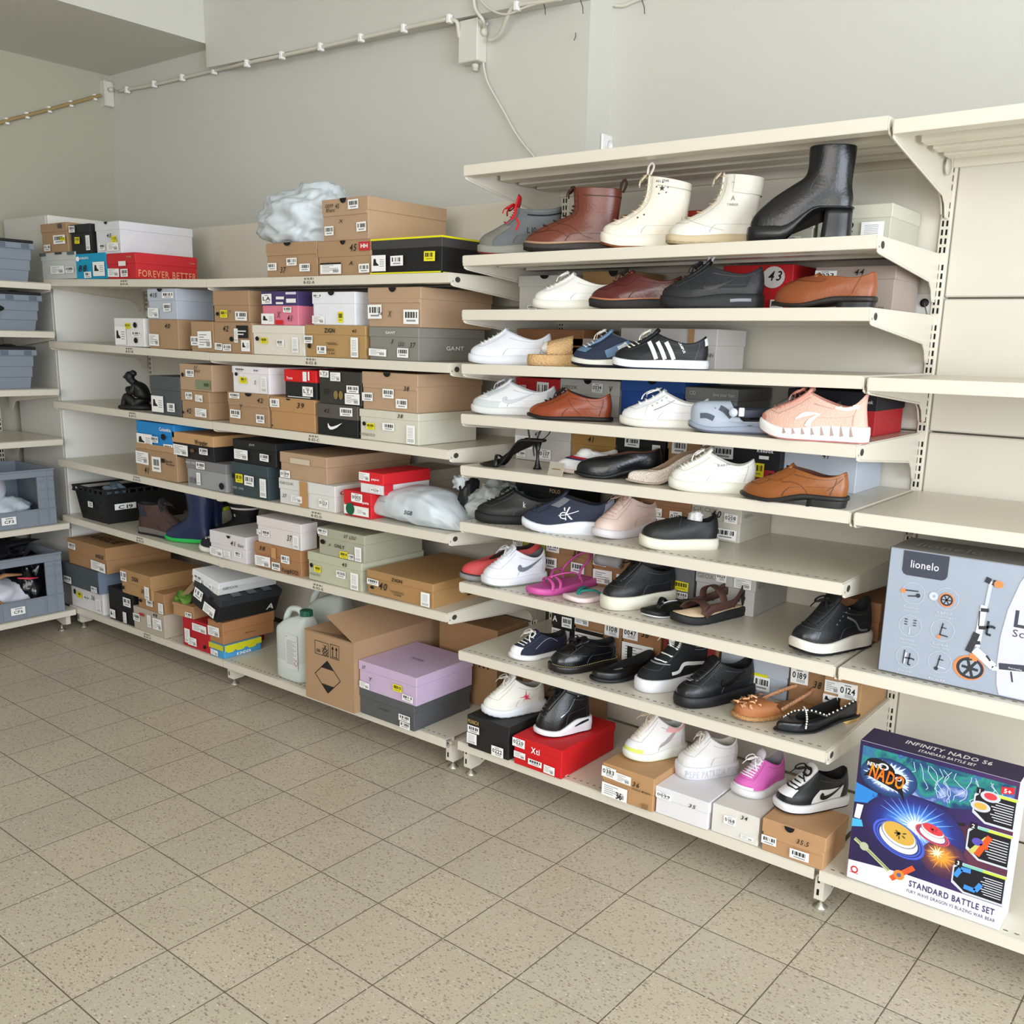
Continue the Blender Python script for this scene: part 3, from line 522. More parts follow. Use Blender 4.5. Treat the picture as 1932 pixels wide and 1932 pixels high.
bx('d9','C2',597.5,675,767,'black shoebox with a white swoosh and grey-brown lid, third shelf','1e1f22','55504a',lidf=.45,dep=.3,marks=[('F',.6,.66,.3,.26,'b'),('F',.2,.72,.14,.12,'h:42')])
def swoosh2(mb,x,y,w,h,m,T):
    P=[(0,.62),(.02,.25),(.14,.02),(.32,.04),(.6,.3),(1,.95),(.62,.6),(.36,.4),(.2,.36),(.1,.5),(.03,.78)]
    poly2(mb,[(x+a*w,y+b*h) for a,b in P],m,T,.0004)
z,Yb,xa,xb,dd=TOPS['d9']; mb=MB(); swoosh2(mb,(xb-xa)*.3,.022,(xb-xa)*.36,.032,WHT,FT('F',xb-xa,dd,.1,0,.0048)); mb.build('swoosh_logo',[o for o in bpy.data.objects if o.name.startswith('shoebox') and o.get('label','').startswith('black shoebox with a white swoosh')][0])
bx('d8','C2',602,682,703,'black shoebox with a gold butterfly and handwritten 37, third shelf','36342f',on='d9',lidf=0,dep=.3,marks=[('F',.04,.8,.22,.2,'n:LT2'),('F',.3,.7,.24,.26,'w'),('F',.68,.38,.28,.22,'b'),('F',.64,.04,.34,.32,'w'),('F',.12,.3,.16,.16,'h:37'),('F',.38,.16,.1,.26,'c','8a7440'),('F',.5,.16,.1,.26,'c','8a7440')])
bx('d11','C2',678,790,781,'sage-grey shoebox marked 38, bottom right on the third shelf','d0cdbd',lidf=.25,xs=901,marks=[('F',.66,.82,.1,.12,'h:38'),('F',.07,.46,.06,.14,'c'),('F',.14,.36,.14,.2,'y'),('F',.42,.38,.2,.24,'b'),('F',.82,.04,.14,.58,'v'),('F',.03,.14,.26,.09,'tn:EVEN&ODD','6a675c')])
bx('d10','C2',683,788,706.5,'tan shoebox marked 38 with a half-round cut-out, third shelf, right stack',KL,on='d11',lidf=.33,xs=911,fold=True,marks=[('F',.41,.89,.13,.11,'u'),('F',.77,.56,.1,.12,'h:38'),('F',.02,.22,.2,.22,'b'),('F',.4,.34,.2,.24,'b'),('F',.64,.1,.2,.24,'b')])
# shelf D
bx('e2','D1',257,334,856,'tan shoebox marked 41 under the blue one, fourth shelf',K,lidf=0,xs=352.8,dep=.3,marks=[('F',.02,.46,.32,.44,'w'),('F',.42,.26,.22,.52,'b'),('F',.22,.14,.12,.22,'h:41'),('F',.66,.62,.08,.14,'r:2a211a'),('F',.77,.66,.16,.07,'tb:Jack'),('F',.77,.56,.2,.07,'tb:Wolfskin')])
bx('e1','D1',258,329,802,'bright blue shoebox with white lettering, fourth shelf','1f86cc',on='e2',lidf=.45,dep=.4,marks=[('F',.64,.74,.3,.12,'t:Columbia','f4f6f8'),('F',.02,.05,.42,.5,'p'),('F',.4,.28,.2,.22,'b'),('F',.68,.42,.12,.22,'c'),('F',.74,.02,.24,.26,'b'),('F',.0,.0,1,.2,'r:b5926c')])
bx('e4','D1',352,427,877,'grey speckled shoebox under the black one with an orange-tan lid','98999a','7f7f80',lidf=.34,xs=434.8,dep=.3,marks=[('F',.28,.7,.22,.24,'b'),('F',.02,.84,.24,.08,'tn:PARK TREE','e0e0e0'),('F',.28,.12,.1,.44,'v'),('F',.84,.1,.12,.24,'c'),('F',.1,.15,.14,.2,'r:6f7072')])
bx('e3','D1',325,403,824,'black shoebox with an orange-tan lid, fourth shelf','232326','c59a6c',on='e4',lidf=.42,xs=None,dep=.36,marks=[('F',.58,.62,.3,.18,'t:Wrangler'),('F',.04,.1,.36,.42,'w'),('F',.68,.26,.2,.24,'b'),('F',.46,.28,.1,.14,'c','6a4a30')])
bx('e6','D2',437,506,881,'dark green-grey shoebox with a yellow sticker, fourth shelf','37454a',lidf=.34,xs=526,dep=.3,marks=[('F',.14,.4,.2,.26,'y'),('F',.38,.36,.26,.3,'b'),('F',.8,.08,.17,.55,'v'),('F',.04,.5,.08,.16,'c'),('F',.06,.2,.3,.07,'tn:PIER ONE','aab4b8')])
bx('e5','D2',439,520.8,838,'flat black shoebox above the dark green-grey one, fourth shelf','1f2126',on='e6',lidf=.36,xs=None,dep=.45,marks=[('F',.05,.15,.32,.42,'w'),('F',.65,.22,.2,.3,'b'),('F',.42,.8,.12,.08,'tn:JOOP','c8cace')])
bx('e8','D2',526,632,918,'white shoebox with brown tape on the fourth shelf','dcdad6',lidf=.42,xs=700,dep=.33,marks=[('F',.03,.78,.26,.1,'tn:GEOX','77746f'),('F',.4,.0,.14,1,'r:b98c59'),('F',.08,.26,.08,.14,'h:37'),('F',.24,.16,.2,.26,'w'),('F',.74,.16,.16,.3,'n:0123'),('S',.05,.66,.5,.16,'tn:GEOX','c03030')])
bx('e7','D2',528,616.4,863.7,'wide flat tan shoebox with torn tape on the white taped box',KL,on='e8',lidf=.4,xs=776,marks=[('F',.02,.02,.22,.28,'n:0199'),('F',.25,.62,.42,.2,'r:cdbfa9')])
bx('e12','D2',715,784,892,'pale beige shoebox at the back of the fourth shelf behind the small red one','b9b0a0',Yf=-.30,lidf=.3,xs=832,dep=.28)
bx('e10','D2',648,700,932,'small red shoebox with a green disc beside the grey mail bag','cf1f27',lidf=.5,xs=735,dep=.22,marks=[('F',.32,.6,.4,.34,'n:0005'),('F',.05,.08,.9,.36,'r:ecebe8'),('F',.12,.05,.32,.48,'c','0f5a3c'),('F',.5,.14,.4,.22,'w'),('F',.74,.58,.22,.1,'t:puma','ffffff')])
bx('e9','D2',678,723,894.6,'small red and white shoebox on top of another red one, fourth shelf','e4e2e4','d91f2a',on='e10',lidf=.56,xs=791,dep=.25,marks=[('F',.02,.58,.45,.38,'w'),('F',.5,.1,.4,.2,'n:0236'),('F',.55,.66,.32,.1,'t:pepco','ffffff'),('S',.0,.0,.18,.5,'r:cc1c26'),('S',.55,.12,.3,.1,'t:pepco','c02030')])
TOPS['e9']
# shelf E
bx('f7','E2',396,464.5,1015,'white shoebox marked 41 with a triangular notch, fifth shelf','ded9db',lidf=.48,xs=486,dep=.33,marks=[('F',.5,.84,.1,.1,'u'),('F',.6,.6,.14,.18,'h:41'),('F',.8,.6,.16,.14,'h:Noir','c25050'),('F',.02,.08,.36,.3,'w'),('F',.7,.22,.2,.22,'b'),('F',.4,.1,.2,.26,'v')])
bx('f9','E2',480,568,1041,'brown-tan shoebox with a leaping animal logo, marked 38, fifth shelf','a97b53',lidf=.44,xs=581,dep=.33,marks=[('F',.12,.72,.14,.16,'h:38'),('F',.6,.42,.18,.3,'b'),('F',.03,.08,.34,.4,'w'),('F',.4,.06,.18,.3,'b'),('F',.62,.08,.34,.16,'t:KangaROOS'),('F',.4,.52,.1,.4,'r:c59566')])
bx('f8','E2',484.5,568,990,'pinkish-white shoebox marked 37 on the brown-tan one, fifth shelf','dfd8d6',on='f9',lidf=.34,xs=600,marks=[('F',.7,.3,.12,.22,'h:37'),('F',.14,.28,.18,.24,'b'),('F',.84,.06,.13,.5,'v'),('F',.02,.3,.1,.2,'w')])
bx('f11','E2',580.5,682.3,1063,'sage-green shoebox marked 40 at the bottom of its stack, fifth shelf','bdbea6',lidf=.3,xs=735,dep=.34,marks=[('F',.66,.76,.09,.13,'h:40'),('F',.06,.46,.06,.16,'c'),('F',.14,.34,.13,.22,'y'),('F',.56,.34,.17,.24,'b'),('F',.82,.04,.14,.58,'v'),('F',.04,.2,.22,.08,'tn:EVEN&ODD','6f7060')])
bx('f10','E2',600,687.7,1011.7,'sage-grey shoebox handwritten 37 LSU, fifth shelf','aaa995',on='f11',lidf=.35,xs=799,marks=[('F',.58,.8,.26,.12,'h:37 LSU'),('F',.38,.38,.22,.12,'t:ONLY'),('F',.07,.4,.11,.18,'c'),('F',.25,.38,.06,.1,'x'),('F',.5,.04,.17,.24,'y'),('F',.68,.04,.12,.2,'b'),('F',.82,.04,.14,.52,'v'),('F',.02,.76,.22,.22,'b')])
bx('f12','E2',692,817,1103,'large ochre-brown shoebox marked 40 in big figures, right end of the fifth shelf','ab8455',lidf=.33,xs=945,dep=.42,marks=[('F',.4,.76,.16,.13,'t:ZIGN'),('F',.2,.3,.13,.3,'h:40'),('F',.02,.42,.18,.24,'b'),('F',.07,.24,.06,.13,'c'),('F',.84,.06,.13,.56,'v'),('F',.38,.36,.2,.02,'r:5c4630'),('F',.4,.31,.2,.02,'r:5c4630'),('F',.43,.24,.12,.02,'r:5c4630'),('F',.45,.2,.1,.06,'h:2.99','a03020'),('S',.42,.2,.34,.2,'tb:ZIGN')])
# base shelves
GB='boxes on the base shelves of the left and middle bays'
bx('g3','F1',135,195,1119,'white shoebox marked 36 at the bottom left of the base shelf','e2e0e0',lidf=0,xs=206,group=GB,dep=.3,marks=[('F',.1,.55,.07,.24,'c'),('F',.2,.46,.16,.26,'y'),('F',.42,.44,.18,.2,'b'),('F',.66,.56,.1,.2,'h:36'),('F',.8,.08,.16,.6,'v')])
bx('g2','F1',117.5,185,1080,'dark grey-blue shoebox second from the bottom left','4a5258',on='g3',lidf=.42,xs=226,group=GB,dep=.34,marks=[('F',.05,.1,.22,.3,'b'),('F',.82,.06,.16,.25,'b'),('S',.0,.0,1,1,'r:6f7f92')],Yf=-D-.02)
bx('g1','F1',128,201,1035,'tan shoebox with dark lettering on its lid, on top of the bottom left stack','a67f57',on='g2',lidf=.5,xs=313,group=GB,Yf=-D-.012,dep=.36,marks=[('F',.75,.56,.2,.14,'tb:AIGLE'),('F',.04,.62,.2,.24,'b'),('F',.62,.06,.36,.36,'w'),('T',.1,.22,.75,.16,'tb:AIGLE','4a3016')])
bx('g5','F1',206,252,1120,'black shoebox on the base shelf between the white and the beige ones','17181a',lidf=0,group=GB,dep=.33,marks=[('F',.64,.56,.3,.26,'b'),('F',.06,.06,.22,.26,'p'),('F',.6,.04,.14,.32,'v')])
bx('g4','F1',228,285.7,1089,'flat tan shoebox lying on the black one','b08a5d',on='g5',lidf=.52,xs=387,group=GB,Yf=-D-.008,marks=[('F',.4,.64,.2,.16,'tb:ZIGN'),('F',.03,.52,.2,.4,'b'),('F',.8,.06,.15,.5,'v'),('F',.06,.16,.08,.16,'c'),('S',.3,.1,.3,.16,'tb:ZIGN'),('F',.68,.24,.1,.18,'h:38')])
bx('g7','F1',252,311,1162,'beige shoebox marked 48 at the front of the base shelf','b9ad9d',lidf=0,xs=344,group=GB,dep=.3,Yf=-D+.002,marks=[('F',.66,.84,.14,.14,'h:48'),('F',.22,.68,.16,.12,'r:b03038'),('F',.02,.38,.22,.32,'b'),('F',.48,.3,.12,.52,'v'),('F',.66,.3,.28,.48,'w')])
bx('g6','F1',259,310,1122.4,'tan shoebox with a plain lid on the beige one marked 48','a98159',on='g7',lidf=.42,xs=369,group=GB,dep=.36,marks=[('F',.36,.24,.24,.28,'b'),('F',.8,.05,.18,.5,'v'),('F',.08,.3,.12,.16,'c')])
bx('g9','F1',345,396,1180,'red shoebox at the front of the base shelf beside the yellow and blue one','b71b28',lidf=0,group=GB,dep=.3,marks=[('F',.4,.66,.52,.26,'w'),('F',.1,.14,.2,.5,'v'),('F',.22,.1,.32,.28,'w'),('F',.78,.12,.1,.14,'c')])
bx('g8','F1',327.8,364,1146,'small open tan shoebox with green cloth sticking out','b58c62',on='g9',lidf=.2,group=GB,dep=.24,rot=.06,xs=None,marks=[('F',.65,.1,.3,.4,'b')])
bx('g11','F1',395.5,423,1219,'yellow and blue shoebox under a tan one, right end of the left base shelf','4b9fd2',lidf=.0,xs=492,group=GB,marks=[('F',.1,.1,.5,.4,'w'),('S',0,.55,1,.45,'r:d8d521'),('F',0,.6,1,.4,'r:cfc82a'),('S',.05,.42,.2,.2,'c','d8d521'),('S',.3,.44,.22,.16,'c','d8d521'),('S',.6,.4,.25,.22,'c','d8d521'),('S',.3,.1,.4,.2,'tb:KINDER','ffffff')])
bx('g10','F1',392.5,421,1176,'tan shoebox on the yellow and blue one','b07c52',on='g11',lidf=.44,xs=518,group=GB,marks=[('F',.04,.3,.76,.42,'w'),('S',.4,.3,.2,.05,'tn:MISSELLA','6b4c34')])
t=[o for o in bpy.data.objects if o.get('label','').startswith('small open tan')][0]
# green cloth + flap on the open box
z,Yb,xa,xb,dd=TOPS['g8']
TILT=[]
def tiltbox(xl,xm,yt,xs,Yf,z0,h,rotz,roty,rotx,label,body,lid,marks,lidf=.35):
    x1=X_at(xm,Yf,z0); W=xl; t=thing('shoebox',label,'box',(x1,Yf,z0),0,GB); t.rotation_euler=(rotx,roty,rotz)
    lidbox(t,W,xs,h,card(body),card(lid),lidf); frontmarks(t,W,xs,h,marks); R=t.rotation_euler.to_matrix(); t.location=Vector((x1,Yf,z0))-R@Vector((W,0,0)); return t
ztan=TOPS['g10'][0]
tiltbox(.20,408,0,.34,-D-.03,ztan+.012,.115,.03,.36,-.04,'black striped shoebox leaning tilted on the tan one, base shelf','26272b','2c3036',[('F',.1,.35,.3,.4,'b'),('F',.5,.1,.4,.4,'w'),('F',.62,.7,.12,.16,'u','ffffff'),('T',.05,.2,.9,.14,'r:5a5f66'),('T',.05,.45,.9,.14,'r:5a5f66'),('T',.05,.7,.9,.14,'r:5a5f66'),('S',.78,.2,.12,.26,'tb:A','f2f2f2')],lidf=.3)
tiltbox(.19,411,0,.33,-D-.02,ztan+.135,.06,.04,.20,-.03,'flat white shoebox lying tilted on the black striped one','d8d8d5','e2e3e4',[('F',.1,.3,.3,.5,'b'),('F',.5,.3,.3,.4,'w'),('S',.05,.45,.25,.2,'tn:GEOX','6a6a6a')],lidf=.5)
mb=MB(); gm=mat('6b9b3a',.9,'canvas')
R=[]
for j in range(7):
    a=j/6; R.append([( .02+.012*j+.03*cos(k*PI/5)*(1-.3*a), .02+.05*sin(k*PI/5)*.6+.02, .012+.03*sin(a*PI)+.018*noise.noise(Vector((j*.7,k*.9,3)))+.02*(sin(k*PI/5)>0)) for k in range(10)])
mb.rings(R,gm); o=mb.build('child_garment',None,(xa-.02,Yb-.01,z-.015)); tag(o,'green cloth garment stuffed in the small open tan box','clothing')
mb=MB(); mb.add([(0,0,0),(.07,-.01,.02),(.085,.05,.075),(.02,.06,.06),(0,0,.002),(.07,-.01,.022),(.085,.05,.077),(.02,.06,.062)],[(0,3,2,1),(4,5,6,7),(0,1,5,4),(1,2,6,5),(2,3,7,6),(3,0,4,7)],card(KL)); mb.build('open_flap',t,(.06,.01,.10))
# middle bay: open carton, lilac and grey boxes
zF=.131
def carton():
    x1=X_at(668.7,-D-.05,zF+.05); x0=X_at(577,-D-.05,zF+.05); W=x1-x0; Y0=-D-.05; H=solve(lambda z: pr((x1,Y0,z))[1]-1216,.2,.8)-zF; dp=.50
    t=thing('cardboard_carton','big open cardboard carton with a diamond hazard mark on the base shelf','carton',(x0,Y0,zF+.002)); m=card('ad8c6c'); mi=card('957757')
    mb=MB(); w=.004
    mb.box((0,0,0),(W,w,H),m); mb.box((0,dp-w,0),(W,dp,H),m); mb.box((0,w,0),(w,dp-w,H),m); mb.box((W-w,w,0),(W,dp-w,H),m); mb.box((w,w,0),(W-w,dp-w,w),mi); mb.build('carton_body',t)
    def flap(nm,a,b,d,h2,e):
        a=Vector(a);b=Vector(b);d=Vector(d); P=[a,b,b+d-(b-a)*e,a+d+(b-a)*e]; mb=MB(); mb.add(P+[p+Vector((0,0,.004)) for p in P],[(0,3,2,1),(4,5,6,7),(0,1,5,4),(1,2,6,5),(2,3,7,6),(3,0,4,7)],m); mb.build(nm,t)
    flap('right_flap',(W,0,H),(W,dp,H),(-W*.55,-.0,.075),0,.01)
    flap('left_flap',(0,0,H),(0,dp,H),(W*.42,.0,-.02),0,.03)
    flap('front_flap',(0,0,H-.001),(W,0,H-.001),(0,.14,-.035),0,.05)
    flap('back_flap',(0,dp,H-.001),(W,dp,H-.001),(0,-.14,-.03),0,.05)
    T=FT('F',W,dp,H,0,.0012); mb=MB()
    def fr(x,y,w,h,th=.0022):
        line2(mb,[(x,y),(x+w,y),(x+w,y+h),(x,y+h),(x,y)],th,INK,T)
    fr(W*.22,H*.7,W*.28,H*.19); fr(W*.54,H*.7,W*.17,H*.2)
    for k in (0,1):
        x=W*(.585+.075*k); line2(mb,[(x,H*.73),(x,H*.86)],.004,INK,T); poly2(mb,[(x-.007,H*.83),(x+.007,H*.83),(x,H*.88)],INK,T)
    line2(mb,[(W*.56,H*.72),(W*.69,H*.72)],.003,INK,T)
    for k,(a,c) in enumerate(((.40,.73),(.46,.73),(.40,.78),(.46,.78),(.43,.83))):
        x,y=W*a,H*c; line2(mb,[(x-.008,y-.008),(x+.008,y+.008)],.003,INK,T); line2(mb,[(x-.008,y+.008),(x+.008,y-.008)],.003,INK,T)
    for k in range(4): rect(mb,W*.25,H*(.73+.012*k),W*.08,.0018,INK,T)
    cxx,cy,rx,ry=W*.47,H*.4,W*.26,H*.235
    line2(mb,[(cxx-rx,cy),(cxx,cy+ry),(cxx+rx,cy),(cxx,cy-ry),(cxx-rx,cy)],.003,INK,T)
    for s in (1,-1): poly2(mb,[(cxx,cy+s*ry),(cxx-s*rx*.5,cy+s*ry*.5),(cxx+s*rx*.5,cy+s*ry*.5)],INK,T)
    mb.build('hazard_print',t); return x0,x1,H
carton()
bx('h4','F2',678,781.6,1332,'dark grey shoebox under the lilac one','56585a',lidf=.32,xs=889,group=GB,Yf=-D-.025,marks=[('F',.38,.46,.2,.06,'tn:aaaaaaa','2e3032'),('F',.74,.3,.2,.24,'b'),('F',.76,.04,.18,.24,'b'),('S',.1,.1,.16,.06,'tn:aaaaa','45505a')])
bx('h3','F2',676.5,785.7,1280,'lilac shoebox marked 37 on the base shelf','c9b2cf',on='h4',lidf=.32,xs=893,group=GB,Yf=-D-.03,marks=[('F',.08,.76,.06,.12,'h:37'),('F',.62,.34,.15,.24,'y'),('F',.03,.08,.18,.22,'w'),('F',.78,.12,.18,.22,'b'),('T',.45,.45,.2,.05,'tn:PATRIZIA','5c5266'),('F',.2,.4,.06,.14,'h:Y')])
# long brown cartons lying at the back between the bays
def plaincarton(name,label,p0,p1,m,marks=()):
    t=thing(name,label,'carton',p0,0); W,Dp,H=[b-a for a,b in zip(p0,p1)]; MB().box((0,0,0),(W,Dp,H),m,.002).build('carton_body',t)
    b=MB(); b.box((0,Dp*.48,H),(W,Dp*.52,H+.0008),mat('7c5f43',.5)); b.build('tape_seam',t); frontmarks(t,W,Dp,H,marks); return t
plaincarton('cardboard_carton','brown cardboard carton at the back of the base shelf behind the lilac box',(-.40,-.20,.133),(-.095,-.01,.46),card('9c7854'),[('F',.7,.5,.2,.2,'h:III')])
plaincarton('cardboard_carton','brown cardboard carton with a hexagon mark behind the white star sneaker',(.032,-.20,.147),(.30,-.01,.415),card('a07a55'),[('F',.1,.6,.18,.3,'v')])
# ---------------------------------------------------------------- boxes behind the displayed shoes
G3='shoeboxes standing behind the displayed shoes'
def b3(key,sh,xl,xm,yt,label,body,lid=None,Yf=-.25,**k): return bx(key,sh,xl,xm,yt,label,body,lid,Yf=Yf,group=k.pop('group',G3),**k)
b3('k1','1',1170,1318,396,'orange-red shoebox behind the cream high-top, top display shelf','cf4a33',lidf=.45,dep=.2,marks=[('F',.12,.5,.2,.12,'t:CONVERSE','ffffff'),('F',.18,.68,.06,.18,'t:A','ffffff')])
b3('k2','1',1432,1535,404,'pale box with a round green emblem behind the white boot','cdc9b8',lidf=.4,dep=.2,marks=[('F',.02,.34,.34,.6,'c','4d6a4f'),('F',.04,.38,.30,.52,'c','d8d4c4'),('F',.07,.78,.22,.12,'tb:AMA','3a5040'),('F',.5,.06,.3,.34,'n:1153')])
b3('k3','1',1540,1682,382,'large sage-white box marked 42 at the right end of the top display shelf','c3c2b0','cccbb9',lidf=.33,xs=1776,marks=[('F',.62,.08,.3,.5,'v'),('F',.32,.36,.2,.22,'h:42'),('F',.08,.2,.16,.24,'h:8')])
b3('k4','2',967,1080,518,'pale grey shoebox at the left end of the second display shelf','c6c4bf',lidf=.3,dep=.22,marks=[('F',.42,.9,.16,.1,'u'),('F',.2,.06,.18,.14,'b'),('F',.7,.5,.14,.12,'n:LT')])
b3('k5','2',1098,1186,510,'tan shoebox with a dark cut-out behind the burgundy shoe','a98458',lidf=.4,dep=.22,marks=[('F',.58,.86,.2,.14,'u')])
b3('k6','2',1362,1494,498,'red shoebox with a white circle marked 43','c4151c',lidf=.42,dep=.22,marks=[('F',.58,.5,.32,.46,'c','dcd8d4'),('F',.66,.66,.2,.2,'h:43','1b2f6a'),('F',.2,.6,.2,.16,'h:290'),('F',.72,.02,.18,.24,'b')])
b3('k7','2',1536,1688,500,'grey-brown shoebox numbered 0023 and marked 44','a3948a',lidf=.3,xs=1722,dep=.22,marks=[('F',.0,.66,.28,.26,'n:0023'),('F',.5,.8,.12,.13,'h:44'),('F',.5,.68,.2,.08,'h:HEAREE'),('F',.8,.06,.1,.06,'tn:aaaa')])
b3('k8','3',966,1100,622,'low brown shoebox at the back left of the third display shelf','9a6a45',lidf=.5,dep=.2)
b3('k9','3',1065,1166,640,'pale shoebox behind the woven straw slide','c9c0b4',lidf=.3,dep=.2)
b3('k10','3',1170,1352,621,'white shoebox with a brown tape strip behind the three-striped shoe','d5d2ce',lidf=.42,dep=.2,marks=[('F',.72,.4,.06,.6,'r:b98c62'),('F',.34,.55,.1,.2,'n:LT1'),('F',.86,.3,.12,.1,'tn:CONN','555555')])
b3('k11','4',951,1055,716,'red shoebox behind the pale grey sneaker','c01d24',lidf=.6,dep=.22,marks=[('F',.5,.4,.27,.5,'b'),('F',.1,.7,.16,.12,'t:puma','ffffff')])
b3('k12','4',1056,1168,720,'white-grey shoebox numbered 0034 behind the brown lace-up','c7c5bf',lidf=.42,dep=.24,marks=[('F',.42,.88,.13,.12,'u'),('F',.05,.72,.26,.1,'tn:GEOX','77746f'),('F',.56,.66,.18,.26,'n:0034'),('F',.84,.7,.06,.16,'h:V')])
b3('k13','4',1170,1290,721,'royal blue shoebox behind the white zip sneaker','1c4f9f','2a5aa5',lidf=.3,dep=.24,marks=[('F',.44,.9,.14,.1,'u'),('F',.08,.06,.24,.18,'b')])
b3('k14','4',1291,1391,735,'flat grey shoebox behind the grey-blue clog','a5a7a6','8f9190',lidf=.35,dep=.24,marks=[('F',.1,.8,.12,.1,'tn:CD','e6e6e6'),('F',.55,.78,.4,.1,'tn:love your feet','e6e6e6')])
b3('k15','4',1484,1653,741,'red shoebox with a navy lid behind the peach running shoe','b8202a','1e2130',lidf=.42,xs=1714,Yf=-.267,dep=.25,marks=[('F',.82,.74,.14,.08,'tn:Reebok','e8e8ea')])
b3('k16','5',952,1076,816,'white-grey shoebox numbered 0117 behind the high-heeled sandal','cfccc8',lidf=.3,dep=.24,marks=[('F',.02,.36,.32,.4,'v'),('F',.06,.1,.16,.16,'b'),('F',.46,.1,.22,.3,'n:0117'),('F',.38,.78,.08,.14,'h:42')])
b3('k17','5',1077,1160,822,'ochre-tan shoebox marked 41 behind the folded white shoe','a57f44',lidf=.36,dep=.22,marks=[('F',.4,.74,.14,.16,'h:41'),('F',.25,.1,.4,.4,'w')])
b3('k18','5',1161,1254,829,'black shoebox with two stickers behind the black loafer','202022',lidf=.3,dep=.22,marks=[('F',.2,.7,.3,.26,'b'),('F',.76,.4,.16,.42,'v')])
b3('k19','5',1258,1342,833,'tan shoebox behind the beige checked pump','a8855d',lidf=.3,dep=.22,marks=[('F',.12,.6,.34,.34,'b'),('F',.8,.5,.2,.4,'b')])
b3('k20','5',1344,1472,841,'black and red shoebox with white lettering and a yellow sticker','a81f2a','222329',lidf=.62,dep=.24,marks=[('F',.66,.8,.24,.1,'tb:Reebok','ffffff'),('F',.58,.2,.2,.34,'y'),('F',.02,.55,.3,.3,'b'),('F',.7,.64,.14,.08,'r:ffffff')])
b3('k21','5',1473,1616,853,'large blue-white box marked 41 at the right end of the fifth display shelf','bfc6d0',lidf=0,xs=1684,Yf=-.223,marks=[('F',.55,.78,.09,.14,'h:41')])
b3('k22','6',972,1070,909,'black shoebox with small gold lettering behind the black sneaker','1b1c1f',lidf=.4,dep=.22,marks=[('F',.68,.66,.2,.1,'t:POLO','b59a6a')])
b3('k23','6',1197,1301,938,'brown shoebox numbered 0147 behind the pale pink sneaker','9a6f4b',lidf=.32,dep=.22,marks=[('F',.48,.9,.12,.1,'u'),('F',.66,.3,.22,.3,'n:0147'),('F',.4,.1,.18,.3,'b'),('F',.38,.42,.14,.2,'w')])
b3('k24','6',1303,1397.8,960,'white-beige box marked 40 and 0208 behind the black slip-on','cbc6b9',lidf=.45,xs=1467,Yf=-.236,marks=[('F',.05,.78,.5,.13,'tn:GEOX','8a867c'),('F',.42,.66,.2,.2,'h:40'),('F',.68,.56,.26,.26,'n:0208'),('F',.52,.08,.42,.3,'b'),('S',.05,.7,.25,.1,'tn:GEOX','9a968c')])
b3('k25','7',941,1027,1016,'lime-yellow shoebox behind the red wedge shoe','b9b83a',lidf=.5,dep=.22,marks=[('F',.42,.9,.14,.1,'u'),('F',.04,.66,.3,.28,'n:0051'),('F',.62,.68,.34,.12,'tb:www.fly')])
b3('k26','7',1028,1117,1030,'tan shoebox marked 39 on the seventh display shelf','a27a57',lidf=.36,dep=.22,marks=[('F',.38,.88,.16,.12,'u'),('F',.04,.66,.28,.26,'b'),('F',.6,.66,.16,.16,'h:39'),('F',.02,.2,.26,.3,'b'),('F',.58,.24,.28,.26,'b')])
b3('k27','7',1118,1197,1052,'tan shoebox numbered 1109 with a plastic bag on it','a1744f',lidf=.46,dep=.22,marks=[('F',.02,.6,.32,.36,'n:1109'),('F',.04,.08,.46,.4,'w'),('F',.6,.12,.3,.34,'b')])
b3('k28','7',1199,1309,1063,'dark grey shoebox with a yellow sticker behind the platform sneaker','6b6c6e',lidf=0,dep=.22,marks=[('F',.68,.3,.24,.22,'y'),('F',.7,.1,.22,.16,'b')])
b3('k29','7',1311,1424,1083,'grey-white box numbered 0020 and marked 39','bfbebb',lidf=.42,xs=1507,Yf=-.255,marks=[('F',.04,.7,.28,.11,'tn:GEOX','8a8780'),('F',.36,.68,.17,.28,'n:0020'),('F',.66,.62,.28,.22,'w'),('F',.72,.3,.14,.16,'h:39','2a3a6a'),('S',.02,.66,.2,.12,'tn:GEOX','8a8780')])
b3('k30','7',1576,1660,1140,'brown box numbered 01 behind the black chunky trainer','9b6b46',lidf=.5,dep=.22,marks=[('F',.4,.25,.3,.3,'n:01'),('F',.4,.6,.3,.3,'w')])
b3('k31','8',1040,1082,1160,'black shoebox with an arrow star mark behind the navy canvas shoe','222224',lidf=.45,dep=.22,marks=[('F',.5,.58,.44,.3,'b'),('F',.05,.1,.8,.4,'w'),('F',.1,.7,.2,.16,'tb:A','e8e8e8')])
b3('k32','8',1083,1172,1170,'tan shoebox numbered 1108 behind the black moccasin','a37a54',lidf=.4,dep=.22,marks=[('F',.44,.88,.16,.12,'u'),('F',.02,.66,.3,.28,'w'),('F',.66,.56,.3,.32,'n:1108'),('F',.04,.1,.6,.46,'w'),('F',.04,.46,.6,.1,'r:1d1d1f')])
b3('k33','8',1174,1246,1187,'tan shoebox numbered 0047 and marked 38','a1744d',lidf=0,dep=.22,marks=[('F',.02,.58,.4,.3,'n:0047'),('F',.5,.72,.2,.16,'h:38'),('F',.02,.04,.82,.46,'w'),('F',.16,.12,.14,.3,'r:222222')])
b3('k34','8',1250,1354,1205,'brown and dark red shoebox behind the black high-top skate shoe','a0744e',lidf=0,dep=.22,marks=[('F',.03,.5,.92,.42,'r:8f2a2e'),('F',.5,.84,.12,.1,'u'),('F',.02,.1,.26,.36,'w'),('F',.82,.12,.14,.3,'y')])
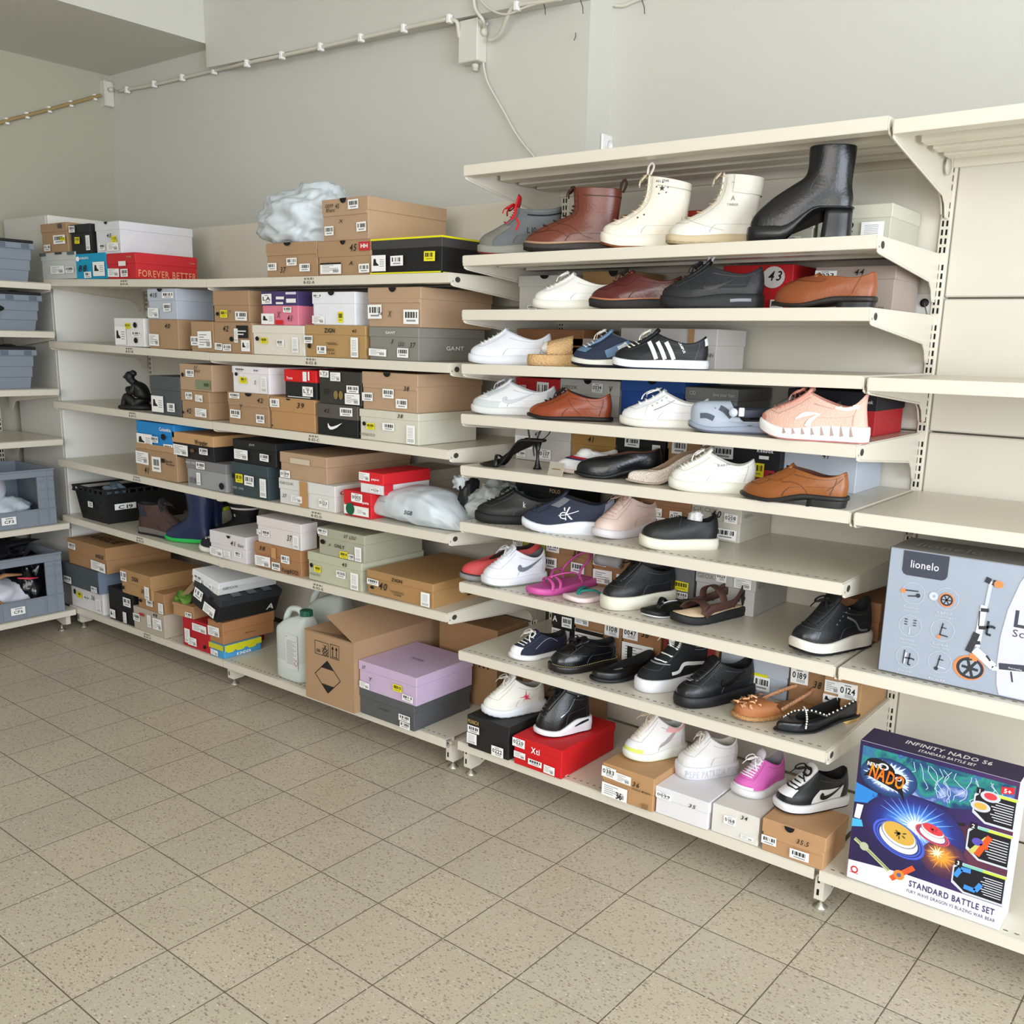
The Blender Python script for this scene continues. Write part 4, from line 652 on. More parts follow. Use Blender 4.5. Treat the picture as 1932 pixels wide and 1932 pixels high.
b3('k35','8',1359,1486,1237,'blue-grey shoebox with a rounded lid flap behind the all-black sneaker','aab2bd','b6bdc7',lidf=.5,dep=.24,fold=True,marks=[('F',.36,.86,.17,.14,'u'),('F',.52,.12,.24,.3,'b'),('F',.52,.42,.2,.06,'r:e3dc10')])
b3('k36','8',1488,1554,1260,'tan shoebox numbered 0189 and marked 38 behind the espadrille','9c7450',lidf=.0,dep=.22,marks=[('F',.06,.5,.5,.36,'n:0189'),('F',.7,.5,.24,.16,'h:38')])
b3('k37','8',1553,1623,1291,'tan shoebox numbered 0124 at the right end of the eighth display shelf','b98f62',lidf=.5,xs=1688,Yf=-.261,marks=[('F',.04,.6,.4,.32,'w'),('F',.42,.52,.5,.42,'n:0124'),('F',.02,.3,.4,.24,'p'),('F',.78,.1,.16,.24,'h:YX')])
mb=MB(); T0=TOPS['k27']
for k in range(5):
    R=[[(.02+.025*j+.006*noise.noise(Vector((j,a,k))),-.006-.004*k+.018*cos(a*PI/4),.02*sin(a*PI/4)-.03*(j/6)*(k%2)+.006*noise.noise(Vector((j*1.3,a,k+5)))) for a in range(8)] for j in range(5)]
mb.rings(R,mat('d8dbde',.15,'clear')); tag(mb.build('plastic_bag',None,(T0[2]+.01,T0[1]-.004,T0[0]-.022)),'small clear plastic bag draped on the box numbered 1109','bag')
# base row: boxes with shoes on top
GBs='shoeboxes used as stands on the base shelf'
Yb9=-D-.015
b3('m1','9',881,960,1374,'black shoebox with gold lettering and a circle on the lid, base row','2e2c2c',lidf=.3,Yf=Yb9,dep=.33,group=GBs,marks=[('F',.04,.78,.26,.12,'tb:MUNICH','b5945a'),('F',.02,.16,.24,.32,'v'),('F',.04,.5,.28,.22,'b'),('F',.62,.04,.28,.3,'n:0222'),('T',.3,.3,.5,.4,'c','8b7f72'),('T',.32,.32,.46,.36,'c','2e2c2c')])
b3('m2','9',968,1060,1418,'bright red shoebox with white lettering, numbered 0220, base row','d0121a',lidf=.3,Yf=Yb9,xs=1161,group=GBs,marks=[('F',.0,.66,.26,.3,'n:0220'),('F',.4,.62,.17,.2,'tb:Xti','ffffff'),('F',.04,.28,.24,.22,'w'),('F',.34,.2,.28,.2,'b'),('F',.66,.1,.22,.28,'w'),('S',.04,.1,.05,.04,'tb:Xti','ffffff')])
b3('m3','9',1136,1233,1471,'tan box marked 36 and 0383, base row','b98f62',lidf=.5,Yf=Yb9,xs=1311,group=GBs,marks=[('F',.0,.62,.28,.32,'n:0383'),('F',.28,.6,.3,.26,'w'),('F',.6,.62,.14,.14,'h:36'),('F',.6,.52,.36,.06,'h:VEGLIS MARAN'),('F',.02,.06,.5,.4,'w'),('F',.3,.08,.12,.2,'tb:36'),('F',.8,.06,.12,.14,'r:8f6a44')])
b3('m4','9',1236,1337,1516,'white box marked 35 and 0099, base row','e4e2e6',lidf=.4,Yf=Yb9+.01,xs=1408,group=GBs,marks=[('F',.03,.62,.3,.24,'n:0099'),('F',.64,.66,.14,.12,'h:35')])
b3('m5','9',1343,1432,1545,'white-beige box marked 34 and 0168, base row','dedad3',lidf=.0,Yf=Yb9+.02,dep=.3,group=GBs,marks=[('F',.28,.46,.26,.3,'n:0168'),('F',.62,.8,.15,.14,'h:34'),('F',.66,.16,.26,.14,'w')])
b3('m6','9',1437,1557,1583,'tan box marked 35.5 with a triangular notch, base row right end','b98f66',lidf=.42,Yf=Yb9+.015,xs=1600,group=GBs,fold=True,marks=[('F',.36,.84,.16,.16,'u'),('F',.56,.6,.2,.14,'h:35.5'),('F',.02,.26,.24,.26,'b'),('F',.48,.12,.3,.28,'b')])
# ---- scooter box
def scooter_box():
    z0=.739; p0=onZ(1650,1268,z0); x0=p0.x+.003; Y0=-D+.03; H=solve(lambda z: pr((x0,Y0,z))[1]-1036,.8,1.4)-z0; dp=.17
    W=2.60-x0; z0=SZ('s',2.0)+.002
    t=thing('scooter_box','large grey box printed with a white kick scooter and six round icons','box',(x0,Y0,z0)); g=mat('9fa9b8',.5,'card'); gt=mat('8d8a86',.55,'card')
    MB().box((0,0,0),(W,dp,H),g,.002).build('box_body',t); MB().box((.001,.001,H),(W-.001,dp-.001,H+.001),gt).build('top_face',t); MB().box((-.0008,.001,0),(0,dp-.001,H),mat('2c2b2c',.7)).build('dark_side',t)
    T=FT('F',W,dp,H,0,.0012)
    def q(x,y): p=onY(x,y,Y0); return p.x-x0,p.z-z0
    NV=mat('3d4250',.5); LG=mat('c9cdd8',.5); OR=mat('f0884e',.5); DK=mat('2f3238',.5); PW=mat('cfcfe2',.5); W2=mat('e9e9f2',.5)
    mb=MB(); xa=q(1704,1060)[0]; xb=q(1790,1070)[0]; yb=q(1745,1090)[1]
    P=[(xa,H-.002),(xa,yb+.012),(xa+.004,yb+.004),(xa+.012,yb),(xb-.012,yb),(xb-.004,yb+.004),(xb,yb+.012),(xb,H-.002)]
    poly2(mb,P,NV,T,.0002); put_text(mb,'lionelo','n',xa+(xb-xa)*.17,yb+(H-yb)*.33,(H-yb)*.30,W2,T,wmax=(xb-xa)*.63); mb.build('logo_plate',t)
    mb=MB(); a_=xa+.01; put_text(mb,'lionelo','n',a_,.05,.05,mat('b5b0ab',.5),FT('T',W,dp,H,0,.0025),wmax=.16); mb.build('top_lettering',t)
    k_=.60
    for i,(ix,iy,cap) in enumerate([(1723.5,1119.4,'Foldable construction'),(1786.6,1129.8,'ABEC7 bearings'),(1717.3,1180.5,'Handlebar adjustment'),(1778.4,1188.8,'Load capacity 100kg'),(1712,1239.5,'Drink holder'),(1773,1248.8,'Transport belt')]):
        cxx,cy=q(ix,iy); mb=MB(); r=.0275
        line2(mb,[(cxx+r*cos(k*PI/16),cy+r*sin(k*PI/16)) for k in range(33)],.0011,LG,T)
        put_text(mb,cap.split(' ')[0],'n',cxx-.020,cy-r-.012,.0058,LG,T,wmax=.036); put_text(mb,' '.join(cap.split(' ')[1:]),'n',cxx-.022,cy-r-.0205,.005,LG,T,wmax=.042)
        def l(P,w,m,o): line2(mb,[(cxx+a*k_,cy+b*k_) for a,b in P],w*k_,m,T,o)
        def d(a,b,rr,m,o): disc2(mb,cxx+a*k_,cy+b*k_,rr*k_,rr*k_,m,T,o)
        if i==0: l([(-.05,.008),(.02,.012)],.005,DK,.0006); l([(-.02,-.014),(.025,-.008)],.005,DK,.0006); d(-.042,.005,.010,OR,.0007); d(.02,-.006,.009,DK,.0007)
        elif i==1:
            d(0,-.005,.030,OR,.0005); d(0,-.005,.025,DK,.0006); d(0,-.005,.018,g,.0007)
            for k in range(6): l([(0,-.005),(.022*cos(k*PI/3),-.005+.022*sin(k*PI/3))],.005,DK,.0008)
            d(-.052,.002,.018,LG,.0005); d(-.05,.002,.006,g,.0006)
        elif i==2:
            l([(0,-.038),(0,-.006)],.004,LG,.0006)
            for k in range(3):
                for s in (-1,1): l([(s*.012,.004+.011*k),(s*.024,.005+.011*k)],.004,DK,.0006)
            l([(-.028,-.02),(-.028,.03)],.0015,LG,.0006)
        elif i==4:
            l([(-.014,-.03),(-.008,.02)],.012,PW,.0006); l([(-.016,-.03),(-.013,.03)],.005,DK,.0007); l([(-.01,-.004),(.02,-.002),(.03,-.006)],.006,DK,.0008); l([(.01,.02),(.005,-.03),(.016,-.032)],.006,DK,.0008)
        else: l([(-.01,-.03),(0,.03)],.005,DK,.0006); l([(-.008,-.02),(.024,-.024)],.005,PW if i==5 else DK,.0006); l([(-.006,.012),(.014,.01)],.004,DK,.0006); d(-.011,-.03,.008,OR if i==3 else DK,.0007)
        mb.build('icon',t)
    mb=MB(); C=[q(*p) for p in ((1945,1068),(1925,1100),(1902,1150),(1888,1200),(1881,1250),(1880,1290),(1883,1318))]; C=[(a,min(max(b,.004),H-.004)) for a,b in C]
    poly2(mb,[(W,H-.004)]+C+[(W,.004)],PW,T,.00015); mb.build('pale_field',t)
    mb=MB(); a,b=q(1910,1181); put_text(mb,'LUCA','b',a,b,.040,NV,T,wmax=.16); a,b=q(1909,1200); put_text(mb,'Scooter','n',a,b,.018,NV,T,wmax=.10); mb.build('model_lettering',t)
    mb=MB()
    def Q(a,b): return q(1532+a*.207,960+b*.207)
    U_=.000345
    def l(P,w,m,o): line2(mb,[Q(*p) for p in P],w*U_,m,T,o)
    def d(a,b,rr,m,o): c=Q(a,b); disc2(mb,c[0],c[1],rr*U_,rr*U_*.86,m,T,o,28)
    d(1430,1448,104,OR,.0006); d(1440,1450,92,DK,.0007); d(1440,1450,70,g,.0008)
    for k in range(6): l([(1440,1450),(1440+78*cos(k*PI/3+.3),1450+78*sin(k*PI/3+.3))],20,DK,.0009)
    d(1440,1450,24,DK,.001); l([(1475,1320),(1470,1385)],50,OR,.0009); l([(1385,1372),(1462,1372)],14,DK,.0010)
    l([(1500,1255),(1572,880)],44,W2,.001); l([(1592,882),(1638,660)],24,LG,.0009)
    for P in ([(1540,918),(1615,926)],[(1520,1080),(1592,1084)],[(1490,1218),(1536,1220)]): l(P,26,DK,.0012)
    l([(1532,930),(1520,1065)],8,DK,.0011); l([(1505,1130),(1470,1210),(1425,1300)],46,DK,.0011)
    l([(1585,640),(1632,662)],40,DK,.0011); l([(1650,668),(1684,682)],40,DK,.0012); d(1705,688,30,OR,.0013)
    l([(1592,1080),(1640,1070),(1672,1088)],18,DK,.0011); l([(1612,1022),(1590,1140),(1632,1152)],16,DK,.0011)
    l([(1482,1280),(1655,1440)],56,W2,.001); l([(1640,1450),(2600,1560)],30,W2,.001); l([(1705,1432),(2600,1520)],46,NV,.0011); l([(1815,1480),(1828,1578)],10,DK,.0011); l([(1590,1335),(1628,1385)],14,DK,.0012)
    put_text(mb,'lionelo','n',*Q(1790,1452),.0042,W2,T@Matrix.Translation((0,0,.001)),wmax=.030)
    mb.build('printed_scooter',t)
scooter_box()
# ---- toy box
def grad(nm,stops,typ='noise',scale=4):
    m=bpy.data.materials.new(nm); m.use_nodes=True; nt=m.node_tree; n=nt.nodes; b=n['Principled BSDF']; b.inputs['Roughness'].default_value=.3
    tc=n.new('ShaderNodeTexCoord'); r=n.new('ShaderNodeValToRGB'); r.color_ramp.elements[0].position=stops[0][0]; r.color_ramp.elements[0].color=lin(stops[0][1]); r.color_ramp.elements[-1].position=stops[-1][0]; r.color_ramp.elements[-1].color=lin(stops[-1][1])
    for p,c in stops[1:-1]: e=r.color_ramp.elements.new(p); e.color=lin(c)
    if typ=='noise': t=n.new('ShaderNodeTexNoise'); t.inputs['Scale'].default_value=scale; t.inputs['Detail'].default_value=5; t.inputs['Distortion'].default_value=1.2; nt.links.new(tc.outputs['Object'],t.inputs[0]); nt.links.new(t.outputs[0],r.inputs[0])
    else:
        s=n.new('ShaderNodeSeparateXYZ'); nt.links.new(tc.outputs['Object'],s.inputs[0]); mr=n.new('ShaderNodeMapRange'); mr.inputs['From Min'].default_value=typ[1]; mr.inputs['From Max'].default_value=typ[2]; nt.links.new(s.outputs[typ[0]],mr.inputs[0])
        t=n.new('ShaderNodeTexNoise'); t.inputs['Scale'].default_value=scale; t.inputs['Detail'].default_value=4; nt.links.new(tc.outputs['Object'],t.inputs[0]); ad=n.new('ShaderNodeMath'); ad.operation='MULTIPLY_ADD'; ad.inputs[1].default_value=.5; nt.links.new(t.outputs[0],ad.inputs[0]); nt.links.new(mr.outputs[0],ad.inputs[2]); sb=n.new('ShaderNodeMath'); sb.operation='SUBTRACT'; sb.inputs[1].default_value=.25; nt.links.new(ad.outputs[0],sb.inputs[0]); nt.links.new(sb.outputs[0],r.inputs[0])
    nt.links.new(r.outputs[0],b.inputs['Base Color']); return m
def radial(nm,cx_,cz_,rx,rz,stops):
    m=grad(nm,stops); nt=m.node_tree; n=nt.nodes; r=[x for x in n if x.type=='VALTORGB'][0]; tc=[x for x in n if x.type=='TEX_COORD'][0]
    for l in list(r.inputs[0].links): nt.links.remove(l)
    mp=n.new('ShaderNodeMapping'); mp.inputs['Location'].default_value=(-cx_/rx,0,-cz_/rz); mp.inputs['Scale'].default_value=(1/rx,0,1/rz); nt.links.new(tc.outputs['Object'],mp.inputs[0])
    v=n.new('ShaderNodeVectorMath'); v.operation='LENGTH'; nt.links.new(mp.outputs[0],v.inputs[0]); nt.links.new(v.outputs['Value'],r.inputs[0]); return m
def toybox():
    z0=.1475; p=onZ(1596,1655,z0); x0=p.x; Y0=-D+.012
    p1=onZ(1884,1756,z0+.003); W=p1.x-x0; H=solve(lambda z: pr((x0,Y0,z))[1]-1396,.2,.9)-z0; dp=.105
    t=thing('toy_box','purple printed toy box with spinning tops and STANDARD BATTLE SET lettering','box',(x0,Y0,z0))
    NVY=grad('toy_navy',[(0,'2a1f4a'),(.45,'251f52'),(.75,'3a2560'),(1,'4a2a58')],(0,0,W),6)
    MB().box((0,0,0),(W,dp,H),mat('efeff4',.4,'card'),.0015).build('box_body',t)
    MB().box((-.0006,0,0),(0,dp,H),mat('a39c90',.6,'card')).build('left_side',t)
    T=FT('F',W,dp,H,0,.0008); X=lambda a:a*W; Yy=lambda b:b*H
    def pl(mb,P,m,o): poly2(mb,[(X(a),Yy(b)) for a,b in P],m,T,o)
    mb=MB(); pl(mb,[(0,.135),(.36,.165),(1,.165),(1,1),(0,1)],NVY,.0002); mb.build('printed_front',t)
    mb=MB(); poly2(mb,[(0,0),(W,0),(W,dp),(0,dp)],mat('2f2650',.35),FT('T',W,dp,H,0,.0006)); mb.build('printed_top',t)
    mb=MB(); TT=FT('T',W,dp,H,0,.001); put_text(mb,'INFINITY NADO S6','b',W*.25,dp*.52,.024,WHT,TT,wmax=W*.55); put_text(mb,'STANDARD BATTLE SET','b',W*.36,dp*.2,.017,WHT,TT,wmax=W*.36); mb.build('top_lettering',t)
    # storm sky
    mb=MB(); sky=grad('toy_storm',[(0,'101b40'),(.42,'1a4470'),(.52,'2a8f80'),(.60,'3c5aa6'),(.74,'c2d2f2')],'noise',9)
    pl(mb,[(.02,.97),(.98,.97),(.98,.80),(.62,.71),(.30,.73),(.02,.80)],sky,.0004); mb.build('storm_sky',t)
    mb=MB(); LW=mat('d9e6ff',.3)
    q=random.Random(3)
    for k in range(14):
        x,y=.36+.045*k*q.uniform(.7,1.1),.95; pts=[(X(x),Yy(y))]
        for j in range(6): x+=q.uniform(-.035,.04); y-=q.uniform(.015,.045); pts.append((X(x),Yy(max(y,.74))))
        line2(mb,pts,.0012,LW,T,.0008)
    mb.build('lightning',t)
    # arena: blue left wall, dark ring, brown right field
    mb=MB(); pl(mb,[(0,.70),(.15,.665),(.16,.59),(0,.56)],mat('2f86d6',.3),.0006); pl(mb,[(0,.55),(.15,.575),(.14,.44),(0,.42)],mat('251f48',.4),.0006)
    for a in (.02,.10): pl(mb,[(a,.55),(a+.045,.555),(a+.03,.45),(a-.01,.45)],WHT,.0008)
    pl(mb,[(0,.44),(.14,.455),(.14,.42),(0,.38)],mat('49b4e6',.3),.0007); put_text(mb,'L.B','b',X(.12),Yy(.635),.008,mat('1b3f86'),T@Matrix.Translation((0,0,.0008)))
    pl(mb,[(.17,.655),(.35,.61),(.55,.60),(.72,.64),(.72,.62),(.55,.575),(.35,.585),(.17,.63)],mat('23242e',.3),.0007); mb.build('blue_arena',t)
    mb=MB(); pl(mb,[(.56,.60),(1,.68),(1,.18),(.72,.20),(.5,.40),(.5,.5)],grad('toy_maroon',[(0,'2b1e3c'),(.5,'5a2c44'),(1,'6d3a4c')],'noise',5),.0005); mb.build('red_arena',t)
    mb=MB(); bl=grad('toy_glow',[(0,'2437a0'),(.5,'3f7be0'),(.75,'a6d4ff'),(1,'ffffff')],'noise',11)
    disc2(mb,X(.40),Yy(.48),X(.34),Yy(.24),radial('toy_halo',X(.42),Yy(.50),X(.34),Yy(.24),[(0,'ffffff'),(.22,'a9d2ff'),(.45,'3a72d8'),(.7,'2b3486'),(1,'2a2250')]),T,.00085,40)
    def star(cx_,cy_,r0,r1,n,m,o,sq=1,ph=0):
        P=[]
        for k in range(2*n):
            r=(r1 if k%2==0 else r0)*q.uniform(.75,1.1); a=ph+PI*k/n; P.append((cx_+r*cos(a),cy_+r*sin(a)*sq))
        pl(mb,P,m,o)
    star(.41,.51,.07,.25,30,mat('7fb4f2',.3),.0009,.8); star(.42,.51,.05,.13,22,mat('e4f2ff',.3),.0011,.9); mb.build('blue_burst',t)
    mb=MB(); disc2(mb,X(.62),Yy(.35),X(.15),X(.13),radial('toy_ember',X(.60),Yy(.37),X(.15),X(.13),[(0,'ffd27a'),(.3,'d98a3a'),(.65,'6a3c44'),(1,'47294a')]),T,.00105,30); star(.60,.36,.03,.12,13,mat('f2a13a',.3),.0012,.8); star(.57,.385,.02,.06,10,mat('fff2c8',.3),.0014,.8); mb.build('orange_burst',t)
    def top(cx_,cy_,rx,ry,rim,face,rot,glow):
        nonlocal mb
        mb=MB(); c_=(X(cx_),Yy(cy_))
        for k,(s,m) in enumerate(((1.35,glow),(1.22,mat('2b2f6a',.3)),(1.16,glow),(1.08,mat('35407a',.3)),(1.0,rim),(.93,mat('8b8f98',.25)),(.86,rim))): disc2(mb,c_[0],c_[1]-.012*(s>.95)*H/.4,X(rx)*s,X(ry)*s,m,T,.0016+.0001*k,36,0,2*PI,rot)
        disc2(mb,c_[0],c_[1]+.004,X(rx)*.80,X(ry)*.78,face,T,.0024,36,0,2*PI,rot)
        for k in range(9):
            a=k*2.4; disc2(mb,c_[0]+X(rx)*.28*cos(a)*(k%3)/2,c_[1]+X(ry)*.34*sin(a)*(k%3)/2+.004,X(rx)*.11,X(ry)*.07,mat('5a4a2a' if face is GOLD else '8e1620',.4),T,.0025,8,0,2*PI,a)
    GOLD=mat('d6ab4a',.3); RD=mat('d8404a',.3)
    top(.32,.425,.135,.085,mat('e6e8ee',.25),GOLD,-.35,mat('4a63d8',.3)); mb.build('gold_spinning_top',t)
    top(.53,.525,.085,.04,mat('f2dce0',.25),RD,-.25,mat('e0525c',.3)); mb.build('red_spinning_top',t)
    # logo
    mb=MB(); B1=mat('17151d',.4); hl=mat('cfe0ff',.3)
    disc2(mb,X(.21),Yy(.795),X(.19),Yy(.13),radial('toy_logo_glow',X(.21),Yy(.795),X(.19),Yy(.13),[(0,'ffffff'),(.5,'b9c8ee'),(.75,'33508c'),(1,'1a3a64')]),T,.0009,36); star(.205,.80,.13,.17,34,hl,.0010,.62)
    disc2(mb,X(.15),Yy(.85),X(.10),X(.055),B1,T,.0012,20,0,2*PI,-.2); disc2(mb,X(.27),Yy(.80),X(.055),X(.04),B1,T,.0012)
    for c_,r in (((.17,.86),.035),((.275,.805),.022)): disc2(mb,X(c_[0]),Yy(c_[1]),X(r),X(r*.7),mat('d7dbe4',.3),T,.0014); disc2(mb,X(c_[0]),Yy(c_[1]),X(r*.6),X(r*.4),B1,T,.0015)
    pl(mb,[(.07,.80),(.11,.855),(.30,.775),(.33,.66),(.29,.715),(.09,.77),(.045,.765)],B1,.0016)
    mb.build('logo_backing',t)
    fire=grad('toy_fire',[(0,'d8301c'),(.5,'f07a1e'),(.85,'f8c62a')],'noise',30)
    mb=MB(); put_text(mb,'INFINITY','b',X(.06),Yy(.845),.011,WHT,T@Matrix.Translation((0,0,.0018)),wmax=X(.10),rot=-.06)
    put_text(mb,'NADO','b',X(.075),Yy(.775),.036,fire,T@Matrix.Translation((0,0,.0020)),wmax=X(.235),rot=-.17); mb.build('logo_lettering',t)
    # three numbered feature panels
    DKP=mat('1b1a2c',.35)
    for i,(x,y,h) in enumerate(((.76,.69,.20),(.75,.435,.215),(.69,.185,.19))):
        mb=MB(); pl(mb,[(x-.01,y-.012+h*.25),(x+.07,y-.014),(1,y-.014),(1,y+h),(x+.02,y+h),(x-.01,y+h*.8)],mat('cdd3dc',.4),.0018)
        pl(mb,[(x,y+h*.28),(x+.075,y),(.995,y),(.995,y+h-.02),(x+.03,y+h-.02),(x,y+h*.75)],DKP,.0020)
        rect(mb,X(x+.05),Yy(y+h-.022),X(.95-x),Yy(.018),mat('7fc6b0',.4),T,.0021); rect(mb,X(.86),Yy(y+h-.022),X(.14),Yy(.018),mat('c9dc4a',.4),T,.0022)
        rect(mb,X(x),Yy(y+h-.03),X(.045),Yy(.04),DKP,T,.0021); put_text(mb,str(i+1),'b',X(x+.01),Yy(y+h-.022),.010,WHT,T@Matrix.Translation((0,0,.0022)))
        for k in range(8): rect(mb,X(.88-.012*(k%3)),Yy(y+h*(.12+.085*k)),X(.105+.012*(k%3)),.0022,mat('dcdce4',.5),T,.0022)
        if i==0:
            for a,bq,c_ in ((.845,.86,RD),(.795,.78,GOLD)): disc2(mb,X(a),Yy(bq),.023,.014,mat('c9ccd6',.3),T,.0023); disc2(mb,X(a),Yy(bq)+.001,.015,.009,c_,T,.0025)
        if i==1: line2(mb,[(X(.80),Yy(.60)),(X(.85),Yy(.70)),(X(.90),Yy(.625))][0:0] or [(X(.77),Yy(.46)),(X(.86),Yy(.585))],.012,mat('c9c46a',.4),T,.0023); disc2(mb,X(.805),Yy(.545),.013,.01,mat('5a4fb0',.4),T,.0025); line2(mb,[(X(.81),Yy(.455)),(X(.875),Yy(.60))],.014,mat('e8531f',.4),T,.0024); line2(mb,[(X(.825),Yy(.52)),(X(.87),Yy(.53))],.014,mat('e8531f',.4),T,.0025)
        if i==2:
            line2(mb,[(X(.70),Yy(.27)),(X(.73),Yy(.33)),(X(.79),Yy(.335))],.012,mat('3f8fe0',.4),T,.0023); line2(mb,[(X(.76),Yy(.22)),(X(.83),Yy(.215)),(X(.86),Yy(.27))],.012,mat('3f8fe0',.4),T,.0023)
        mb.build('feature_panel',t)
    mb=MB(); pl(mb,[(.90,.90),(.975,.915),(.975,.96),(.90,.945)],mat('d3202c',.4),.0020); put_text(mb,'5+','b',X(.915),Yy(.912),.011,WHT,T@Matrix.Translation((0,0,.0022))); mb.build('age_badge',t)
    mb=MB(); P6=mat('3a3566',.5); put_text(mb,'STANDARD BATTLE SET','b',X(.42),Yy(.092),.017,P6,T@Matrix.Translation((0,0,.0004)),wmax=X(.54)); put_text(mb,'FURY WAVE DRAGON VS BLAZING WAR BEAR','n',X(.41),Yy(.045),.0095,P6,T@Matrix.Translation((0,0,.0004)),wmax=X(.56)); mb.build('bottom_lettering',t)
    mb=MB(); line2(mb,[(X(.03),Yy(.30)),(X(.14),Yy(.24)),(X(.28),Yy(.15))],.010,mat('c9c48a',.4),T,.0010); line2(mb,[(X(.03),Yy(.305)),(X(.28),Yy(.155))],.003,mat('4f8f7a',.4),T,.0012); disc2(mb,X(.10),Yy(.265),.012,.012,mat('b7bfa0',.4),T,.0013); line2(mb,[(X(.30),Yy(.10)),(X(.44),Yy(.23))],.014,mat('e0582a',.4),T,.0010); disc2(mb,X(.35),Yy(.145),.014,.014,mat('f08a3a',.4),T,.0012); disc2(mb,X(.35),Yy(.145),.006,.006,mat('5a5f8a',.4),T,.0014); mb.build('launcher_print',t)
    mb=MB(); RR=mat('c8303a',.5); disc2(mb,X(.05),Yy(.075),.010,.010,RR,T,.0004); disc2(mb,X(.05),Yy(.075),.006,.006,WHT,T,.0005); line2(mb,[(X(.02),Yy(.05)),(X(.08),Yy(.05))],.002,RR,T,.0005); mb.build('maker_mark',t)
toybox()
# ---------------------------------------------------------------- footwear
OUT={'r':[(0,0),(.3,.50),(.6,.80),(.9,.95),(1.2,1),(1.6,.88),(2.0,.77),(2.4,.74),(2.7,.60),(2.9,.38),(PI,0)],
     'p':[(0,0),(.3,.24),(.6,.52),(.9,.80),(1.2,.97),(1.6,.86),(2.0,.70),(2.4,.68),(2.7,.56),(2.9,.36),(PI,0)],
     's':[(0,0),(.22,.50),(.5,.80),(.9,.93),(1.2,.98),(1.6,.86),(2.0,.76),(2.4,.74),(2.7,.62),(2.9,.42),(PI,0)],
     'm':[(0,0),(.3,.38),(.6,.68),(.9,.90),(1.2,1),(1.6,.87),(2.0,.72),(2.4,.70),(2.7,.58),(2.9,.37),(PI,0)]}
def interp(T,x):
    for (a,b),(c,d) in zip(T,T[1:]):
        if x<=c: return b+(d-b)*(x-a)/(c-a)
    return T[-1][1]
def sm(x): x=min(max(x,0),1); return x*x*(3-2*x)
NS=26
def phis():
    a=[PI*k/NS for k in range(NS+1)]; return [(p,1) for p in a]+[(p,-1) for p in reversed(a[1:-1])]
